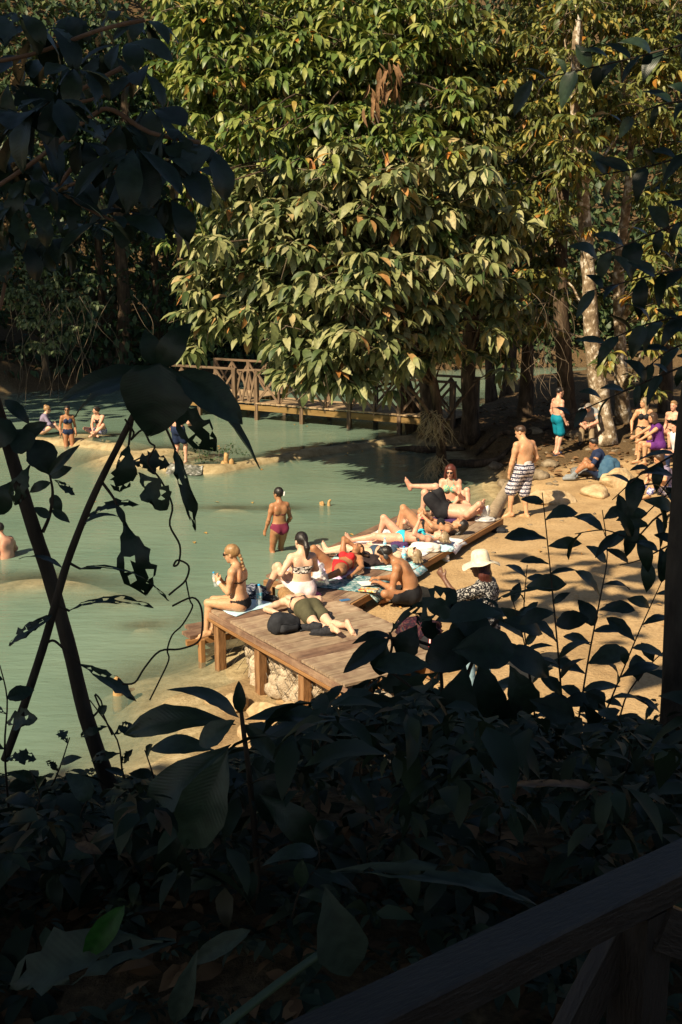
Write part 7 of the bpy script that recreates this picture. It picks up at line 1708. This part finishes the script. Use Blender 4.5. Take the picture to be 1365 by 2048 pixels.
fo = leaf_joined('foliage', T_SM, C, X, Y, Z, L, LF_DARK, pl); fo['kind'] = 'stuff'
for k in range(7): tube('stem', [(0.1 * k - 0.3, 0, -0.2), (0.13 * k - 0.4, 0, 0.2), (0.16 * k - 0.5, 0, 0.5)], [0.01, 0.008, 0.004], M_TWIG, pl, 5)
M_FOAM = mat('cascade_foam', [(0.07, 0.075, 0.06, 0.42), (0.20, 0.20, 0.17, 0.55), (0.55, 0.56, 0.54, 0.66)], 9, 0.25, 0.03, 18, (1, 1, 0.5), 0.5)
u, v = np.meshgrid(np.linspace(0, 1, 40), np.linspace(0, 1, 16))
cxw = -4.55 + 0.95 * u; cyw = np.interp(cxw, LIPX, LIPY) - 0.05 - 0.5 * v
czw = ZU + 0.03 - (ZU - ZL + 0.02) * smooth(v * 1.1) + 0.035 * noise2(cxw, cyw, 6.0) + 0.015 * noise2(cxw, cyw, 15.0)
i = np.arange(15)[:, None] * 40 + np.arange(39)[None]
cas = link('cascade', npmesh('cascade', np.stack([cxw.ravel(), cyw.ravel(), czw.ravel()], 1), np.stack([i, i + 40, i + 41, i + 1], -1).reshape(-1, 4), True), None, M_FOAM); tag(cas, 'low white cascade spilling over the pale rim', 'cascade', kind='structure')

LF_FLOAT = leafmat('leaf_floating', [(0.42, 0.22, 0.05, 0.0), (0.50, 0.30, 0.08, 1.0)], 0.0, 0.6, 0.2)
rg = np.random.RandomState(6); n_ = 22
lx = rg.uniform(-6, 1.5, n_); ly = rg.uniform(17, 38, n_); a = rg.uniform(0, 6.28, n_)
k_ = pool_sd(lx, ly) > 0.6; lx, ly, a = lx[k_], ly[k_], a[k_]
X, Y, Z = frame_from(np.stack([np.cos(a), np.sin(a), 0 * a], 1), np.tile([0.0, 0, 1], (len(a), 1)))
fl_ = leaf_joined('floating_litter', T_SM, np.stack([lx, ly, zwater(lx, ly) + 0.006], 1), X, Y, Z, np.full(len(a), 0.14), LF_FLOAT); fl_['kind'] = 'stuff'; fl_['label'] = 'few fallen leaves floating on the water'

rg = np.random.RandomState(44); n_ = 420
lx = rg.uniform(-1.6, 8.5, n_); ly = rg.uniform(11, 30, n_); sdv = pool_sd(lx, ly)
k_ = (sdv < 0.05) & ((sdv > -0.9) | (rg.rand(n_) < 0.3) | (ly > 24)) & (lx > -0.2 + (ly - 14.9) * 0.3); lx, ly = lx[k_], ly[k_]
pv, pf_ = ico(1); Vs, Fs = [], []
for i, (x, y) in enumerate(zip(lx, ly)):
    s_ = rg.uniform(0.012, 0.05) * (1.6 if y > 24 else 1); q = pv * np.array([s_ * rg.uniform(.8, 1.5), s_, s_ * 0.6]) * (1 + 0.25 * rg.normal(0, 1, (len(pv), 1)).clip(-1, 1))
    Vs.append(q + np.array([x, y, 0])); Fs.append(pf_ + i * len(pv))
V = np.concatenate(Vs); V[:, 2] += np.repeat(hgt(lx, ly), len(pv))
pb_ = link('pebbles', npmesh('pebbles', V, np.concatenate(Fs), True), None, M_ROCKD); pb_['kind'] = 'stuff'; pb_['label'] = 'small pebbles along the bank'
